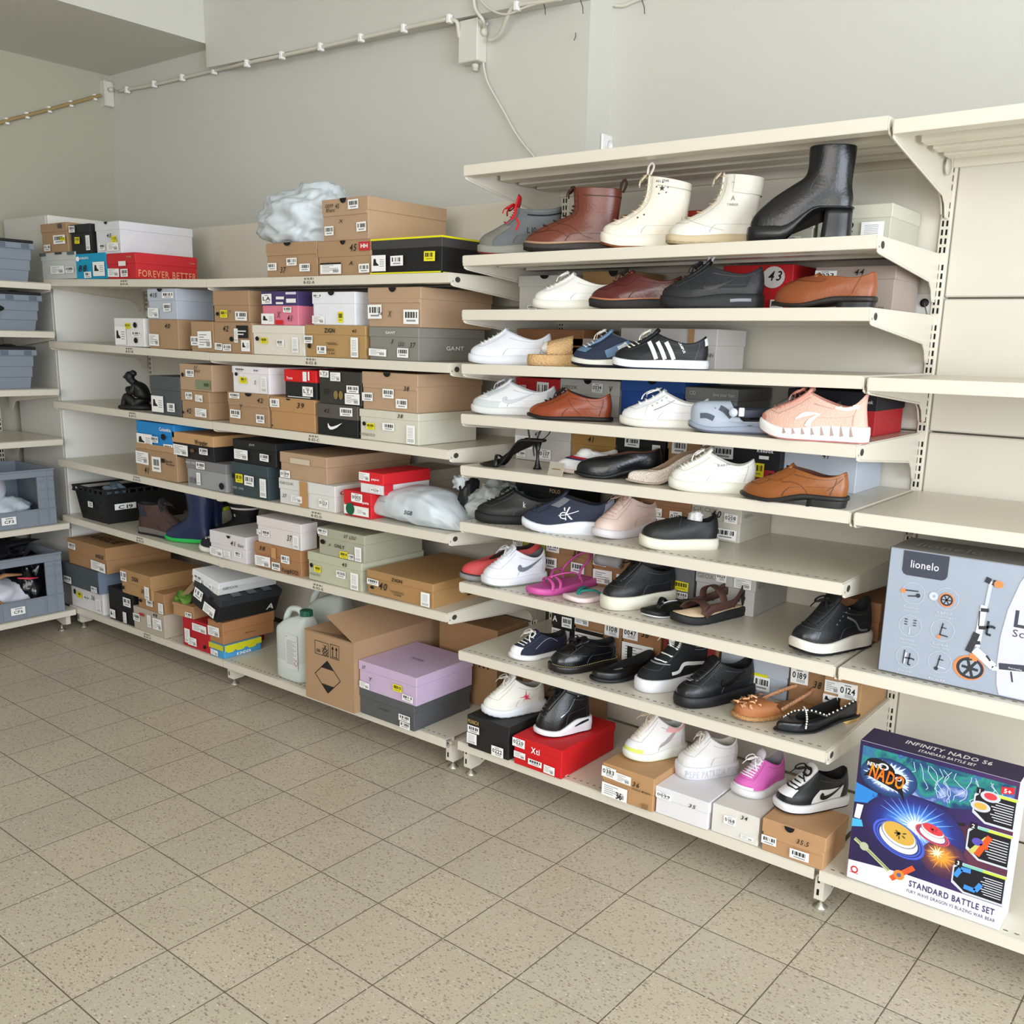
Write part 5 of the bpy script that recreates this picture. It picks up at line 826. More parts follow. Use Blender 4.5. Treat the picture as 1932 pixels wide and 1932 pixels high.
class Shoe:
    def __init__(s,name,label,cat,p,yaw,L,group,roll=0,pitch=0,**k):
        s.L=L; s.k=dict(W=.094,kind='r',xf=.42,xb=.97,zf=.085,zm=.045,zb=.066,wc=.030,th=.030,fa=.060,fb=None,shaft=None,sf=.022,sh=.028,ts=.008,lift=0,inset=.004,bulge=.006,foot=1,heel=None,hs=.38,back=.006,sideb=.4,col_p=1.0); s.k.update(k)
        if s.k['fb'] is None: s.k['fb']=.56*s.k['zf']
        s.t=thing(name,label,cat,p,yaw,group); s.t.rotation_euler=(roll,pitch,yaw)
    def hw(s,ph): return interp(OUT[s.k['kind']],ph)*s.k['W']/2
    def cy(s,x): return .010*s.k['foot']*(sm(1-x/s.L*1.6)-.25)
    def lift(s,x): return s.k['lift']*sm((x/s.L-.30)/.38)
    def spring(s,x): return s.k['ts']*max(0,(.28-x/s.L)/.28)**2
    def zt(s,x):
        k=s.k; return k['sf']+(k['sh']-k['sf'])*sm((x/s.L-.25)/.45)+s.lift(x)+s.spring(x)
    def zb(s,x): return (s.lift(x) if s.k['heel'] else 0)+s.spring(x)*1.0
    def P0(s,ph,sg,off=0):
        x=s.L*(1-cos(ph))/2; d=s.k['inset']-off; sc=1-2*d/s.L; y=s.cy(x)+sg*max(s.hw(ph)-d*min(1,sin(ph)*2.2),0); x2=s.L/2+(x-s.L/2)*sc
        return Vector((x2,y,s.zt(x)))
    def P3(s,ph,sg):
        k=s.k; xf,xb=k['xf']*s.L,k['xb']*s.L; x=xf+(xb-xf)*(1-cos(ph))/2; y=s.cy(x)*.6+sg*k['wc']*abs(sin(ph))**.75
        pm=k.get('pm',1.95)
        if ph<pm: h=k['zm']+(k['zf']-k['zm'])*(.5+.5*cos(PI*ph/pm))**k['col_p']
        else: h=k['zm']+(k['zb']-k['zm'])*(.5-.5*cos(PI*(ph-pm)/(PI-pm)))
        return Vector((x,y,h+(0 if k.get('abs') else s.zt(x))))
    def P4(s,ph,sg):
        h=s.k['shaft']; x=s.L*(h[0]+(h[1]-h[0])*(1-cos(ph))/2); f=(1-cos(ph))/2
        return Vector((x,sg*h[3]*abs(sin(ph))**.8,h[2]+(h[4]-h[2])*f-(h[5] if len(h)>5 else 0)*sin(ph)))
    def rimp(s,ph,sg): return s.P4(ph,sg) if s.k['shaft'] else s.P3(ph,sg)
    def S(s,ph,sg,u,off=0):
        k=s.k; top=None
        if k['shaft'] :
            if u>.5: top=(u-.5)*2; u=1
            else: u=u*2
        a=s.P0(ph,sg); d=s.P3(ph,sg); wF=(.5+.5*cos(ph))**2; wB=(.5-.5*cos(ph))**2; wS=1-wF-wB; dz=d.z-a.z
        b=a+Vector((-.004*wF+k['back']*wB,sg*k['bulge']*wS,wF*k['th']+(wS*.5+wB*.45)*dz)); sh=0 if k['shaft'] else 1
        c=d+Vector((-k['fa']*s.L/.28*wF+k['back']*wB*sh,sg*.010*wS*sh,-k['fb']*wF-k['sideb']*dz*wS-.35*dz*wB))
        p=a*(1-u)**3+b*3*u*(1-u)**2+c*3*u*u*(1-u)+d*u**3
        if top is not None:
            g=s.P4(ph,sg); t=(d-c); t=t.normalized()*(.33*(g-d).length); b2=d+t; c2=g+Vector((0,0,-.45*(g.z-d.z))); v=top
            p=d*(1-v)**3+b2*3*v*(1-v)**2+c2*3*v*v*(1-v)+g*v**3
            u=.5+top/2
        elif k['shaft']: u=u/2
        if off:
            e=.02; q=s.S(ph+ (e if ph<PI-.1 else -e),sg,u); r=s.S(ph,sg,min(u+e,1)); r0=s.S(ph,sg,max(u-e,0))
            n=(q-p).cross(r-r0)
            if ph>=PI-.1: n=-n
            if sg<0: n=-n
            # outward: away from the centre axis
            if n.length<1e-9: n=Vector((0,0,1))
            n.normalize(); cc=Vector((min(max(p.x,s.L*.2),s.L*.8),0,.0)); 
            if n.dot(p-cc)<0: n=-n
            p=p+n*off
        return p
    def upper(s,m,lin=None,name='upper',tex=None,nu=12):
        k=s.k; nu=20 if k['shaft'] else nu; PH=phis(); R=[[s.S(p,g,j/nu) for p,g in PH] for j in range(nu+1)]
        mb=MB(); mb.rings(R,m,False,False)
        rim=R[-1]; c=sum((Vector(v) for v in rim),Vector())/len(rim)
        r1=[v+(Vector((c.x,0,v.z))-v).normalized()*.0025+Vector((0,0,.0018)) for v in rim]; mb.rings([rim,r1],m,False,False)
        s.up=mb.build(name,s.t); s.rim=r1
        s.bvh=BVHTree.FromPolygons(mb.v,[list(f) for f in mb.f])
        mb=MB(); xf=k['xf']*s.L
        r2=[Vector((c.x+(v.x-c.x)*.95,v.y*.9,v.z-(.02 if k['shaft'] else .012))) for v in r1]
        bot=[]
        for (p,g),v in zip(PH,r1):
            q=s.P0(p,g); x=max(q.x*.96+.02*s.L,xf-.03*s.L); bot.append(Vector((min(x,s.L*.965),q.y*.72,s.zt(x)+.003)))
        mid=[(a+b)/2+Vector((0,(a.y+b.y)*.06,0)) for a,b in zip(r2,bot)]
        if k['shaft']: bot=[Vector((c.x+(v.x-c.x)*.6,v.y*.55,v.z-.06)) for v in r1]; mid=[(a+b)/2 for a,b in zip(r2,bot)]
        mb.rings([r1,r2,mid,bot],lin or m,False,True); mb.build('lining',s.t); return s
    def sole(s,m,m2=None,t2=.005,tread=0,out=.003,name='sole',slab=True):
        k=s.k; PH=phis(); n=len(PH)
        def ring(f,off,zo=0,tr=0):
            R=[]
            for i,(p,g) in enumerate(PH):
                x=s.L*(1-cos(p))/2; o=off-(tr if i%2 else 0); a=s.P0(p,g,k['inset']+o-k['inset']) if False else None
                d=k['inset']-o; sc=1-2*(-o)/s.L*(-1) if False else 1+2*o/s.L; y=s.cy(x)+g*max(s.hw(p)+o*min(1,sin(p)*2.2),0); X=s.L/2+(x-s.L/2)*sc
                z0,z1=s.zb(x),s.zt(x); R.append(Vector((X,y,z0+(z1-z0)*f+zo)))
            return R
        mb=MB()
        if m2:
            g=t2
            lo=[ring(0,-.003),ring(0,out-.001,.0015,tread),ring(0,out-.0005,g,tread)]
            mb.rings(lo,m2,True,False); mb.build('outsole',s.t); mb=MB()
            mb.rings([ring(0,out-.001,g),ring(.5,out+.0005,g*.5),ring(.96,out-.0005),ring(1.0,out-.003,.0008),ring(1.0,-.004,.001)],m,False,True)
        else: mb.rings([ring(0,-.003),ring(0,out-.001,.002,tread),ring(.5,out+.0008,0,tread*.4),ring(.96,out-.0005),ring(1.0,out-.003,.0008),ring(1.0,-.004,.001)],m,True,True)
        o=mb.build(name,s.t); s.sole_bvh=BVHTree.FromPolygons(mb.v,[list(f) for f in mb.f]); return s
    def heelblock(s,m,x0=.72,taper=.85,name='heel',back=.99):
        k=s.k; R=[]
        pts=[(p,g) for p,g in phis() if (1-cos(p))/2>=x0]
        def ring(f):
            out=[]
            c=(x0+1)/2*s.L
            for p,g in pts:
                x=s.L*(1-cos(p))/2; y=s.cy(x)+g*s.hw(p); zt=s.zb(x)+.001
                sc=1+(taper-1)*sm(f*1.0); out.append(Vector((c+(x-c)*sc+ (back-1)*s.L*f,y*sc,zt*(1-f))))
            return out
        MBX=MB(); MBX.rings([ring(f/6) for f in range(7)],m,True,True,True); MBX.build(name,s.t); return s
    def region(s,name,m,ph0,ph1,u0,u1,off=.0012,sides=(1,-1),n=10,fu=None):
        mb=MB()
        for sg in sides:
            G=[]
            for i in range(n+1):
                p=ph0+(ph1-ph0)*i/n; a,b=(u0,u1) if not fu else fu(i/n); G.append([s.S(p,sg,a+(b-a)*j/6,off) for j in range(7)])
            vs=[v for r in G for v in r]; fs=[]
            for i in range(n):
                for j in range(6):
                    f=(i*7+j,i*7+j+1,(i+1)*7+j+1,(i+1)*7+j); fs.append(f if sg>0 else f[::-1])
            mb.add(vs,fs,m,True)
        mb.build(name,s.t); return s
    def seams(s):
        hx=s.up.data.materials[0].name.split('_')[-1][:6]; v=max(int(hx[i:i+2],16) for i in (0,2,4)); m=mat(shade(hx,.80 if v>150 else .62) if v>60 else '44464c',.6)
        mb=MB()
        def strip(p0,p1,u0,u1,n=10,k=2,off=.0010):
            for sg in (1,-1):
                G=[[s.S(p0+(p1-p0)*i/n,sg,u0+(u1-u0)*j/k,off) for j in range(k+1)] for i in range(n+1)]
                mb.add([v for r in G for v in r],[(i*(k+1)+j,i*(k+1)+j+1,(i+1)*(k+1)+j+1,(i+1)*(k+1)+j) for i in range(n) for j in range(k)],m,True)
        b=.5 if s.k['shaft'] else 1
        strip(.66,.685,.40*b,.97,1,10); strip(0,.66,.385*b,.40*b); strip(.66,1.5,.40*b,.10*b,10,1) if False else None
        strip(2.42,2.45,.04,.92*b,1,8); strip(1.0,PI,.90,.915,14); strip(1.45,1.475,.04,.42*b,1,6); strip(1.475,2.42,.41*b,.425*b,10)
        mb.build('seam_lines',s.t)
    def laces(s,m,n=6,u0=.5,u1=.97,pe=.42,r=.0024,flat=.6,bow=True,cross=True,loop=1.15,lift=.0012):
        s.seams(); mb=MB()
        def cen(u): return s.S(0.001,1,u,lift+.002)
        for i in range(n):
            u=u0+(u1-u0)*i/(n-1); v=min(u0+(u1-u0)*(i+1)/(n-1),u1)
            A=s.S(pe,1,u,lift-.001); B=s.S(pe,-1,u,lift-.001); mb.tube([A,(A+cen(u))/2+Vector((0,0,.0012)),cen(u)+Vector((0,0,.001)),(B+cen(u))/2+Vector((0,0,.0012)),B],r*1.15,m,6,flat)
            if cross and i<n-1:
                A2=s.S(pe,1,v,lift); B2=s.S(pe,-1,v,lift); mb.tube([B,(B+A2)/2+Vector((0,0,.003)),A2],r,m,6,flat); mb.tube([A,(A+B2)/2+Vector((0,0,.0022)),B2],r,m,6,flat)
        if bow:
            c=cen(u1)+Vector((-.004,0,.004)); l=.022*loop
            for g in (1,-1):
                mb.tube(catm([c,c+Vector((l*.1,g*l*.6,.005)),c+Vector((-l*.3,g*l*1.2,-.003)),c+Vector((-l*.75,g*l*1.1,-.011)),c+Vector((-l*.6,g*l*.45,-.007)),c],3),r,m,6,flat)
                mb.tube(catm([c,c+Vector((-l*.5,g*l*.4,-.001)),c+Vector((-l*1.0,g*l*.9,-.013)),c+Vector((-l*1.1,g*l*1.35,-.026))],3),r*.8,m,5,flat)
            mb.tube([c+Vector((.003,.004,0)),c+Vector((-.004,0,.003)),c+Vector((.003,-.004,0))],r*1.7,m,6,.8)
        mb.build('laces',s.t); return s
    def tongue(s,m,w=.022,up=.022,u0=.55,name='tongue',back=.3):
        mb=MB(); G=[]
        for j in range(7):
            u=u0+(1-u0)*j/6; c=s.S(.001,1,u,.001); G.append((c,w*(.75+.25*j/6)))
        d=(G[-1][0]-G[-3][0]); d=Vector((d.x,0,d.z)); d=d.normalized() if d.length>0 else Vector((0,0,1)); d=(d+Vector((back,0,.6))).normalized()
        for j in range(1,4): G.append((G[6][0]+d*(up*j/3),w*(1.05 if j<3 else .75)))
        R=[]
        for c,ww in G: R.append([c+Vector((0.0015*(a*a),a*ww,-.006*a*a)) for a in (-1,-.6,-.2,.2,.6,1)]+[c+Vector((.0045+.0015*a*a,a*ww,-.004-.006*a*a)) for a in (1,.6,.2,-.2,-.6,-1)])
        mb.rings(R,m,True,True); mb.build(name,s.t); s.tt=G[-1][0]; return s
    def loop(s,m,ph=PI,h=.028,name='pull_loop',r=.0035,dx=.006):
        p=s.rimp(ph,1) if ph>0 else s.tt; mb=MB(); mb.tube(catm([p+Vector((-.004,-.003,-.006)),p+Vector((dx-.008,-.002,h*.6)),p+Vector((dx*1.2,0,h)),p+Vector((dx+.007,.002,h*.6)),p+Vector((.003,.003,-.006))],4),r,m,6,.5,up=(0,1,0)); mb.build(name,s.t); return s
    def ray(s,x,z,bv=None,off=.0012):
        h=(bv or s.bvh).ray_cast(Vector((x,-.3,z)),Vector((0,1,0)))
        if h[0] is None: return None
        n=h[1]; n=n if n.y<0 else -n; return h[0]+n*off
    def stroke(s,name,m,pts,wd,off=.0012,n=16,bv=None,mb=None):
        """painted band on the near side; pts are (x/L, z metres above ground), wd width list"""
        P=[Vector((a*s.L,b,0)) for a,b in pts]; out=mb or MB(); C=[]
        N=len(P)-1
        for i in range(n+1):
            f=i/n*N; j=min(int(f),N-1); t=f-j; p0,p1,p2,p3=P[max(j-1,0)],P[j],P[j+1],P[min(j+2,N)]
            q=.5*((2*p1)+(p2-p0)*t+(2*p0-5*p1+4*p2-p3)*t*t+(3*p1-p0-3*p2+p3)*t**3)
            w=wd[j]+(wd[j+1]-wd[j])*t if isinstance(wd,(list,tuple)) else wd; C.append((q,w))
        V=[];F=[]
        for i,(q,w) in enumerate(C):
            d=C[min(i+1,n)][0]-C[max(i-1,0)][0]; d=d.normalized() if d.length>0 else Vector((1,0,0)); nn=Vector((-d.y,d.x,0))
            for a in (-.5,-.17,.17,.5):
                r=s.ray(q.x+nn.x*w*a,q.y+nn.y*w*a,bv,off); V.append(r)
        for i in range(n):
            for j in range(3):
                f=(i*4+j,(i+1)*4+j,(i+1)*4+j+1,i*4+j+1)
                if all(V[x] is not None for x in f): F.append(f)
        idx={};vv=[];ff=[]
        for f in F:
            g=[]
            for x in f:
                if x not in idx: idx[x]=len(vv); vv.append(V[x])
                g.append(idx[x])
            ff.append(g)
        out.add(vv,ff,m,True)
        if mb is None and vv: out.build(name,s.t)
        return s
    def swoosh(s,m,x=.45,z=.04,w=.33,h=.03,name='swoosh_logo'):
        P=[(x+.02*w/.33,z+h*.45),(x+.0,z+h*.12),(x+.18*w,z-.0),(x+.5*w,z+h*.28),(x+w,z+h)]
        return s.stroke(name,m,P,[h*.25,h*.5,h*.42,h*.28,.001],.0028,24)
    def text(s,m,txt,x,z,h,w,name='side_lettering',rot=0,bv=None,st='b'):
        V,F,wd=text2d(txt,st); mb=MB(); vs=[];c_,s_=cos(rot),sin(rot)
        for a,b in V:
            A,B=a/wd*w,b*h; X,Z=x*s.L+A*c_-B*s_,z+A*s_+B*c_
            r=s.ray(X,Z,bv,.0016); vs.append(r)
        ok=[f for f in F if all(vs[i] is not None for i in f)]
        vs=[v if v is not None else Vector() for v in vs]; 
        if ok: mb.add(vs,ok,m); mb.build(name,s.t)
        return s
    def poly(s,m,pts,name='side_mark'):
        mb=MB(); vs=[s.ray(a*s.L,b,None,.0014) for a,b in pts]
        if all(v is not None for v in vs): mb.add(vs,[tuple(range(len(vs)))],m); mb.build(name,s.t)
        return s
def ribbon(s,name,m,P,w,th=.0016,up=None):
    mb=MB(); P=[Vector(p) for p in P]; R=[]; N=len(P); pa=None
    for i,p in enumerate(P):
        t=(P[min(i+1,N-1)]-P[max(i-1,0)]).normalized(); wd=Vector(up) if up else t.cross(Vector((0,0,1))); a=wd-t*wd.dot(t)
        a=a.normalized() if a.length>1e-5 else pa; pa=a; b=a.cross(t)
        R.append([p+a*(w/2*sx)+b*(th/2*sy) for sx,sy in ((-1,0),(-.85,1),(0,1.25),(.85,1),(1,0),(.85,-1),(0,-1),(-.85,-1))])
    mb.rings(R,m); mb.build(name,s.t)
def catm(P,n=6):
    P=[Vector(p) for p in P];Q=[]
    for i in range(len(P)-1):
        p0,p1,p2,p3=P[max(i-1,0)],P[i],P[i+1],P[min(i+2,len(P)-1)]
        for k in range(n):
            t=k/n; Q.append(.5*((2*p1)+(p2-p0)*t+(2*p0-5*p1+4*p2-p3)*t*t+(3*p1-p0-3*p2+p3)*t**3))
    Q.append(P[-1]); return Q
GS='shoes displayed on the right-hand shelves'
def place(sh,xl,xr,Y,yaw,z=None,L=None):
    """toe at pixel column xl, depth Y; shoe length so that the heel reaches column xr"""
    yr=math.radians(yaw); zz=z if z is not None else SZ(sh,X_at(xl,Y,SZ(sh,.5)))+.0008
    X=X_at(xl,Y,zz+.03)
    if L is None: L=solve(lambda l: pr((X+l*cos(yr),Y+l*sin(yr),zz+.03))[0]-xr,.1,.6)
    return (X,Y,zz),yr,L
def toeheel(sh,xt,yt,xh,yh):
    z=SZ(sh,.6); a=onZ(xt,yt,z); z=SZ(sh,a.x)+.0008; a=onZ(xt,yt,z); b=onZ(xh,yh,z); d=b-a; return (a.x,a.y,z),math.atan2(d.y,d.x),math.hypot(d.x,d.y)
WH='ecebe6'; L_=lambda h,r=.45: mat(h,r,'leather')
def shoe(nm,label,pl,cat='shoe',**k): p,y,L=pl; return Shoe(nm,label,cat,p,y,L,GS,**k)
# --- shelf 1 : boots
s=shoe('safety_trainer','grey high-top safety trainer with red laces, at the left end of the boot shelf',place('1',902,1062,-.50,27),xf=.38,zf=.085,zm=.060,zb=.070,wc=.034,sf=.026,sh=.034,th=.036,shaft=(.44,.97,.150,.040,.150,.015))
s.sole(mat('8d8d85',.6,'plastic'),mat('7d2420',.6),.005,.002).upper(mat('65686a',.8,'suede'),mat('2a2b2d',.8)).region('toe_cap',mat('77746c',.7,'suede'),0,.9,0,.42).tongue(mat('c8171d',.8,'canvas'),.026,.040,.5).laces(mat('c5151d',.8,'canvas'),6,.45,.98,.5,.0036,.5,True)
s.region('ankle_band',mat('1d1e20',.8),1.2,PI,.80,.86,.0015).text(BLK,'L10',.60,.066,.018,.03,'badge_lettering').stroke('red_trim',mat('c8171d',.8),[(.47,.075),(.50,.095),(.46,.115)],.006)
mb=MB(); 
s=shoe('lace_up_boot','shiny brown leather lace-up boot with a pull loop, second from left on the boot shelf',place('1',988,1172,-.515,27),cat='boot',kind='m',xf=.46,xb=.96,zf=.085,zm=.058,zb=.055,wc=.034,sf=.022,sh=.028,fb=.028,W=.097,shaft=(.50,.985,.186,.042,.182))
s.sole(mat('3a3430',.7),mat('262220',.7),.010,.003).upper(mat('6b3524',.32,'leather'),mat('3a2218',.8)).region('welt',mat('a8866a',.6),0,PI,0,.035,.003,n=26).laces(mat('3b1f16',.7),9,.30,.985,.5,.0034,.7,True,True,.7).loop(mat('3b1f16',.7),PI,.03).stroke('seam',mat('43200f',.6),[(.36,.085),(.5,.075),(.62,.05),(.72,.04)],.0012).stroke('seam',mat('43200f',.6),[(.02,.045),(.2,.06),(.36,.062),(.5,.04)],.0012)
CR=mat('e6dfce',.55,'leather')
s=shoe('high_top_sneaker','cream platform high-top sneaker with a dark star emblem, middle of the boot shelf',place('1',1134,1302,-.50,30),xf=.40,xb=.96,zf=.080,zm=.055,zb=.055,wc=.034,sf=.034,sh=.040,ts=.016,shaft=(.50,.985,.200,.042,.180))
s.sole(mat('e9e3d4',.6),mat('8a5230',.7),.007,.004).upper(CR,mat('d9d3c4',.8)).tongue(CR,.022,.012,.6).laces(mat('dccdb2',.8,'canvas'),9,.28,.985,.5,.0036,.5,True,True,.7).loop(mat('e6dccb',.7),0,.028)
def starpoly(s,m,x,z,r,nm='star_emblem'):
    s.poly(m,[(x+(r if k%2==0 else r*.42)*sin(k*PI/5)/s.L,z+(r if k%2==0 else r*.42)*cos(k*PI/5)) for k in range(10)],nm)
starpoly(s,mat('232838',.6),.66,.165,.0085)
for k in range(14):
    a=k*2*PI/14; s.stroke('emblem_ring',mat('4b5470',.6),[(.66+(.0165*cos(a))/s.L,.165+.0165*sin(a)),(.66+(.0165*cos(a+.3))/s.L,.165+.0165*sin(a+.3))],.003,.0012,2) if k%3==0 else None
s.text(mat('3d4560',.6),'ALL STAR',.592,.182,.006,.036,'emblem_lettering')
for a in (.40,.47): s.stroke('vent_eyelet',mat('2b2b2e',.6),[(a,.085 if a<.43 else .093),(a+.014,.087 if a<.43 else .095)],.004,.0014,2)
s=shoe('work_boot','white lace-up ankle boot with a padded collar, fourth on the boot shelf',place('1',1258,1434,-.50,30),cat='boot',xf=.46,xb=.96,zf=.085,zm=.058,zb=.055,wc=.036,sf=.024,sh=.030,th=.036,shaft=(.56,.985,.186,.044,.178))
WB=mat('dedbd0',.4,'leather')
s.sole(mat('c9b795',.7),mat('b9a684',.7),.008,.004).upper(WB,mat('cfcabc',.8)).tongue(WB,.022,.012,.6).laces(mat('c2b59c',.8),8,.30,.985,.5,.0036,.7,True,True,.7).region('padded_collar',mat('d9d5c8',.5,'leather'),1.15,PI,.78,1.0,.004).stroke('seam',mat('b7b0a0',.6),[(.2,.07),(.35,.055),(.5,.045),(.6,.04)],.0012).text(mat('9c8f78',.7),'A',.66,.118,.012,.01,'tree_mark').text(mat('a89c86',.7),'TIMBER',.62,.104,.006,.03,'ankle_lettering')
s=shoe('platform_ankle_boot','tall black leather platform ankle boot with a flared block heel',place('1',1411,1606,-.505,24),cat='boot',kind='s',W=.090,xf=.48,xb=.97,zf=.095,zm=.060,zb=.060,wc=.036,sf=.036,sh=.006,th=.040,fa=.060,fb=.034,lift=.078,heel=1,ts=.0,shaft=(.54,.985,.230,.044,.230))
BL=mat('17181b',.28,'leather')
s.sole(mat('191a1d',.3)).heelblock(mat('1c1d21',.3),.70,1.10).upper(BL,mat('2a2a2c',.8),nu=16).stroke('seam',mat('3a3c42',.5),[(.70,.225),(.66,.17),(.58,.13),(.60,.10),(.68,.088)],.0016,.0012,24)
# --- shelf 2
s=shoe('sneaker','plain white lace-up sneaker with a thick sole, left end of the second display shelf',place('2',1006,1176,-.495,24),zf=.080,zm=.044,zb=.064,sf=.026,sh=.030)
s.sole(mat('e6e3d8',.55)).upper(mat(WH,.5,'leather'),mat('d9d6cc',.8)).tongue(mat(WH,.5,'leather'),.02,.012).laces(mat('f0eee6',.8),6,.52,.97,.42,.0024,.5,True)
s=shoe('derby_shoe','burgundy leather lace-up shoe with a ridged dark sole',place('2',1112,1290,-.505,22),kind='m',xf=.43,zf=.082,zm=.05,zb=.066,sf=.024,sh=.030,th=.032)
s.sole(mat('33302f',.7,'plastic'),mat('2a2727',.7),.008,.003).upper(mat('54201e',.28,'leather'),mat('241313',.8)).region('welt',mat('b2704a',.6),0,PI,0,.06,.003,n=26).laces(mat('241211',.7),4,.72,.97,.36,.002,.8,True,True,1.1).tongue(mat('54201e',.28,'leather'),.018,.010,.7).region('eyestay',mat('4b1a19',.3,'leather'),.30,.95,.66,.99,.0016)
s=shoe('running_shoe','all-black running shoe with an air window in the heel',place('2',1247,1440,-.515,20),zf=.088,zm=.052,zb=.074,sf=.028,sh=.040,th=.032,W=.095)
NB=mat('25272c',.5,'leather')
s.sole(mat('222428',.6,'plastic'),mat('191a1c',.7),.007,.003).upper(mat('24262b',.7,'knit'),mat('1a1b1e',.8)).tongue(NB,.022,.02).laces(mat('1b1c1f',.8),6,.5,.97,.42,.0026,.5,True).region('mudguard',NB,0,PI,0,.26,.0016,n=26).region('heel_counter',NB,2.3,PI,.2,.85,.0014).swoosh(mat('14161a',.4),.45,.055,.3,.026).stroke('air_window',mat('6a6e78',.25),[(.70,.022),(.80,.024),(.90,.024)],.008,.0022,10,s.sole_bvh).loop(mat('c8c8cc',.6),0,.02)
s=shoe('loafer','cognac brown loafer at the right end of the second display shelf',place('2',1458,1655,-.49,4),kind='m',xf=.40,zf=.068,zm=.045,zb=.060,sf=.010,sh=.014,th=.030,lift=.014,heel=1,fb=.012,fa=.075,bulge=.008)
CG=mat('8a4a26',.38,'leather')
s.sole(mat('2c2420',.5),out=.002).heelblock(mat('26262a',.4),.66,.98).upper(CG,mat('2b1712',.8)).tongue(CG,.022,.014,.75).region('strap',mat('7c3f20',.4,'leather'),.05,1.25,.76,.90,.002).stroke('moccasin_seam',mat('4c2411',.6),[(.10,.056),(.20,.066),(.30,.074),(.36,.080)],.0018,.0014,20).stroke('heel_seam',mat('5c2e16',.6),[(.80,.035),(.84,.06),(.88,.085)],.0012)
# --- shelf 3
s=shoe('sneaker','all-white sneaker at the left end of the third display shelf',place('3',885,1042,-.495,26),zf=.085,zm=.048,zb=.07,sf=.026,sh=.032)
s.sole(mat('e2e6ee',.5)).upper(mat('e4e7ee',.45,'leather'),mat('dfe2ea',.8)).tongue(mat('e4e7ee',.45,'leather'),.02,.012).laces(mat('f2f4f8',.8),6,.52,.97,.42,.0024,.5,False)
ST=mat('cfa978',.9,'straw')
def slide():
    p,y,L=place('3',996,1103,-.50,36,L=.235); s=Shoe('platform_slide','woven straw platform slide with an open toe','slide',p,y,L,GS,sf=.034,sh=.036,ts=0,W=.095)
    s.sole(ST,out=.002,tread=.0006)
    mb=MB(); PH=[k/16 for k in range(17)]; R=[]
    for j in range(9):
        x=s.L*(.26+.34*j/8); w=.050-.002*j; h=.040+.020*j/8; 
        R.append([Vector((x+.0*(abs(a)),(w-.0015)*(-1 if k==0 else 1)*0+w*cos(PI*a/16),.036+h*sin(PI*a/16)**.8)) for k,a in enumerate(range(17))])
    V=[v for r in R for v in r]; F=[(j*17+i,j*17+i+1,(j+1)*17+i+1,(j+1)*17+i) for j in range(8) for i in range(16)]
    mb.add(V,F,ST,True); o=mb.build('woven_strap',s.t); md=o.modifiers.new('thick','SOLIDIFY'); md.thickness=.006
    mb=MB(); mb.lathe([(.001,0),(.022,.004),(.030,.018),(.020,.034),(.001,.040)],mat('eceae6',.9,'bag'),16,Matrix.Translation((s.L*.30,0,.037))@Matrix.Diagonal((1.1,1.05,1,1))); mb.build('paper_filling',s.t)
slide()
s=shoe('trainer','navy and steel-blue retro trainer with white laces',place('3',1079,1240,-.505,26),zf=.082,zm=.048,zb=.068,sf=.022,sh=.028,kind='m')
s.sole(mat('dcdad0',.6),mat('1c2230',.7),.009,.003).upper(mat('20293f',.8,'suede'),mat('8a8c90',.8)).region('toe_overlay',mat('5b7795',.7,'suede'),0,.75,.28,.50).tongue(mat('6a86a4',.7,'canvas'),.022,.016).laces(mat('e4e0d6',.8),6,.50,.97,.45,.0026,.5,True).stroke('side_panel_blue',mat('5b7795',.7,'suede'),[(.42,.040),(.56,.055),(.7,.075)],[.022,.028,.02],.0014).stroke('side_badge',mat('c6ccd2',.5),[(.56,.055),(.62,.062),(.66,.072)],.018,.002)
s.poly(mat('1c2230',.6),[(.575+.012*cos(a*PI/5),.056+.0032*sin(a*PI/5)) for a in range(10)],'badge_dot')
s=shoe('trainer','black trainer with three white side stripes and a white sole',place('3',1157,1336,-.515,24),zf=.080,zm=.046,zb=.068,sf=.024,sh=.028)
s.sole(mat('e8ebf0',.5),mat('1d2840',.7),.005,.001).upper(mat('1b1e28',.55,'leather'),mat('1a1c22',.8)).tongue(mat('1b1e28',.6,'leather'),.024,.018).laces(mat('e6e2d2',.8),6,.50,.97,.48,.0032,.5,True,True,1.1)
for a in (.43,.52,.61): s.stroke('white_stripe',WHT,[(a+.045,.030),(a+.01,.052),(a-.045,.078)],.0115,.0018,10)
s.text(WHT,'CAMPUS',.69,.078,.0065,.035,rot=-1.05).region('heel_tab',mat('e6e8ea',.5),2.75,PI,.62,.95,.0016)
# --- shelf 4
s=shoe('sneaker','pale grey and white low sneaker, left end of the fourth display shelf',place('4',890,1050,-.49,28),zf=.085,zm=.048,zb=.07,sf=.024,sh=.028)
s.sole(mat('dcdcdc',.5),mat('c9cbcb',.6),.005).upper(mat('e4e6e8',.45,'leather'),mat('d2d4d6',.8)).region('mudguard',mat('c6ccce',.5,'leather'),0,1.25,0,.30,.0014).region('eyestay',mat('c0c6c9',.5,'leather'),.28,.62,.5,.99,.0016).region('heel_counter',mat('c0c6c9',.5,'leather'),2.45,PI,.1,.9,.0014).tongue(mat('e2e4e6',.5,'leather'),.02,.02).laces(mat('c3c8ca',.8),6,.52,.97,.42,.0026,.5,True).swoosh(mat('c3c9cc',.5),.42,.045,.34,.030)
s=shoe('casual_shoe','reddish-brown soft leather lace-up shoe with dark laces',place('4',996,1155,-.505,22),kind='m',xf=.46,zf=.080,zm=.055,zb=.072,sf=.010,sh=.014,th=.032)
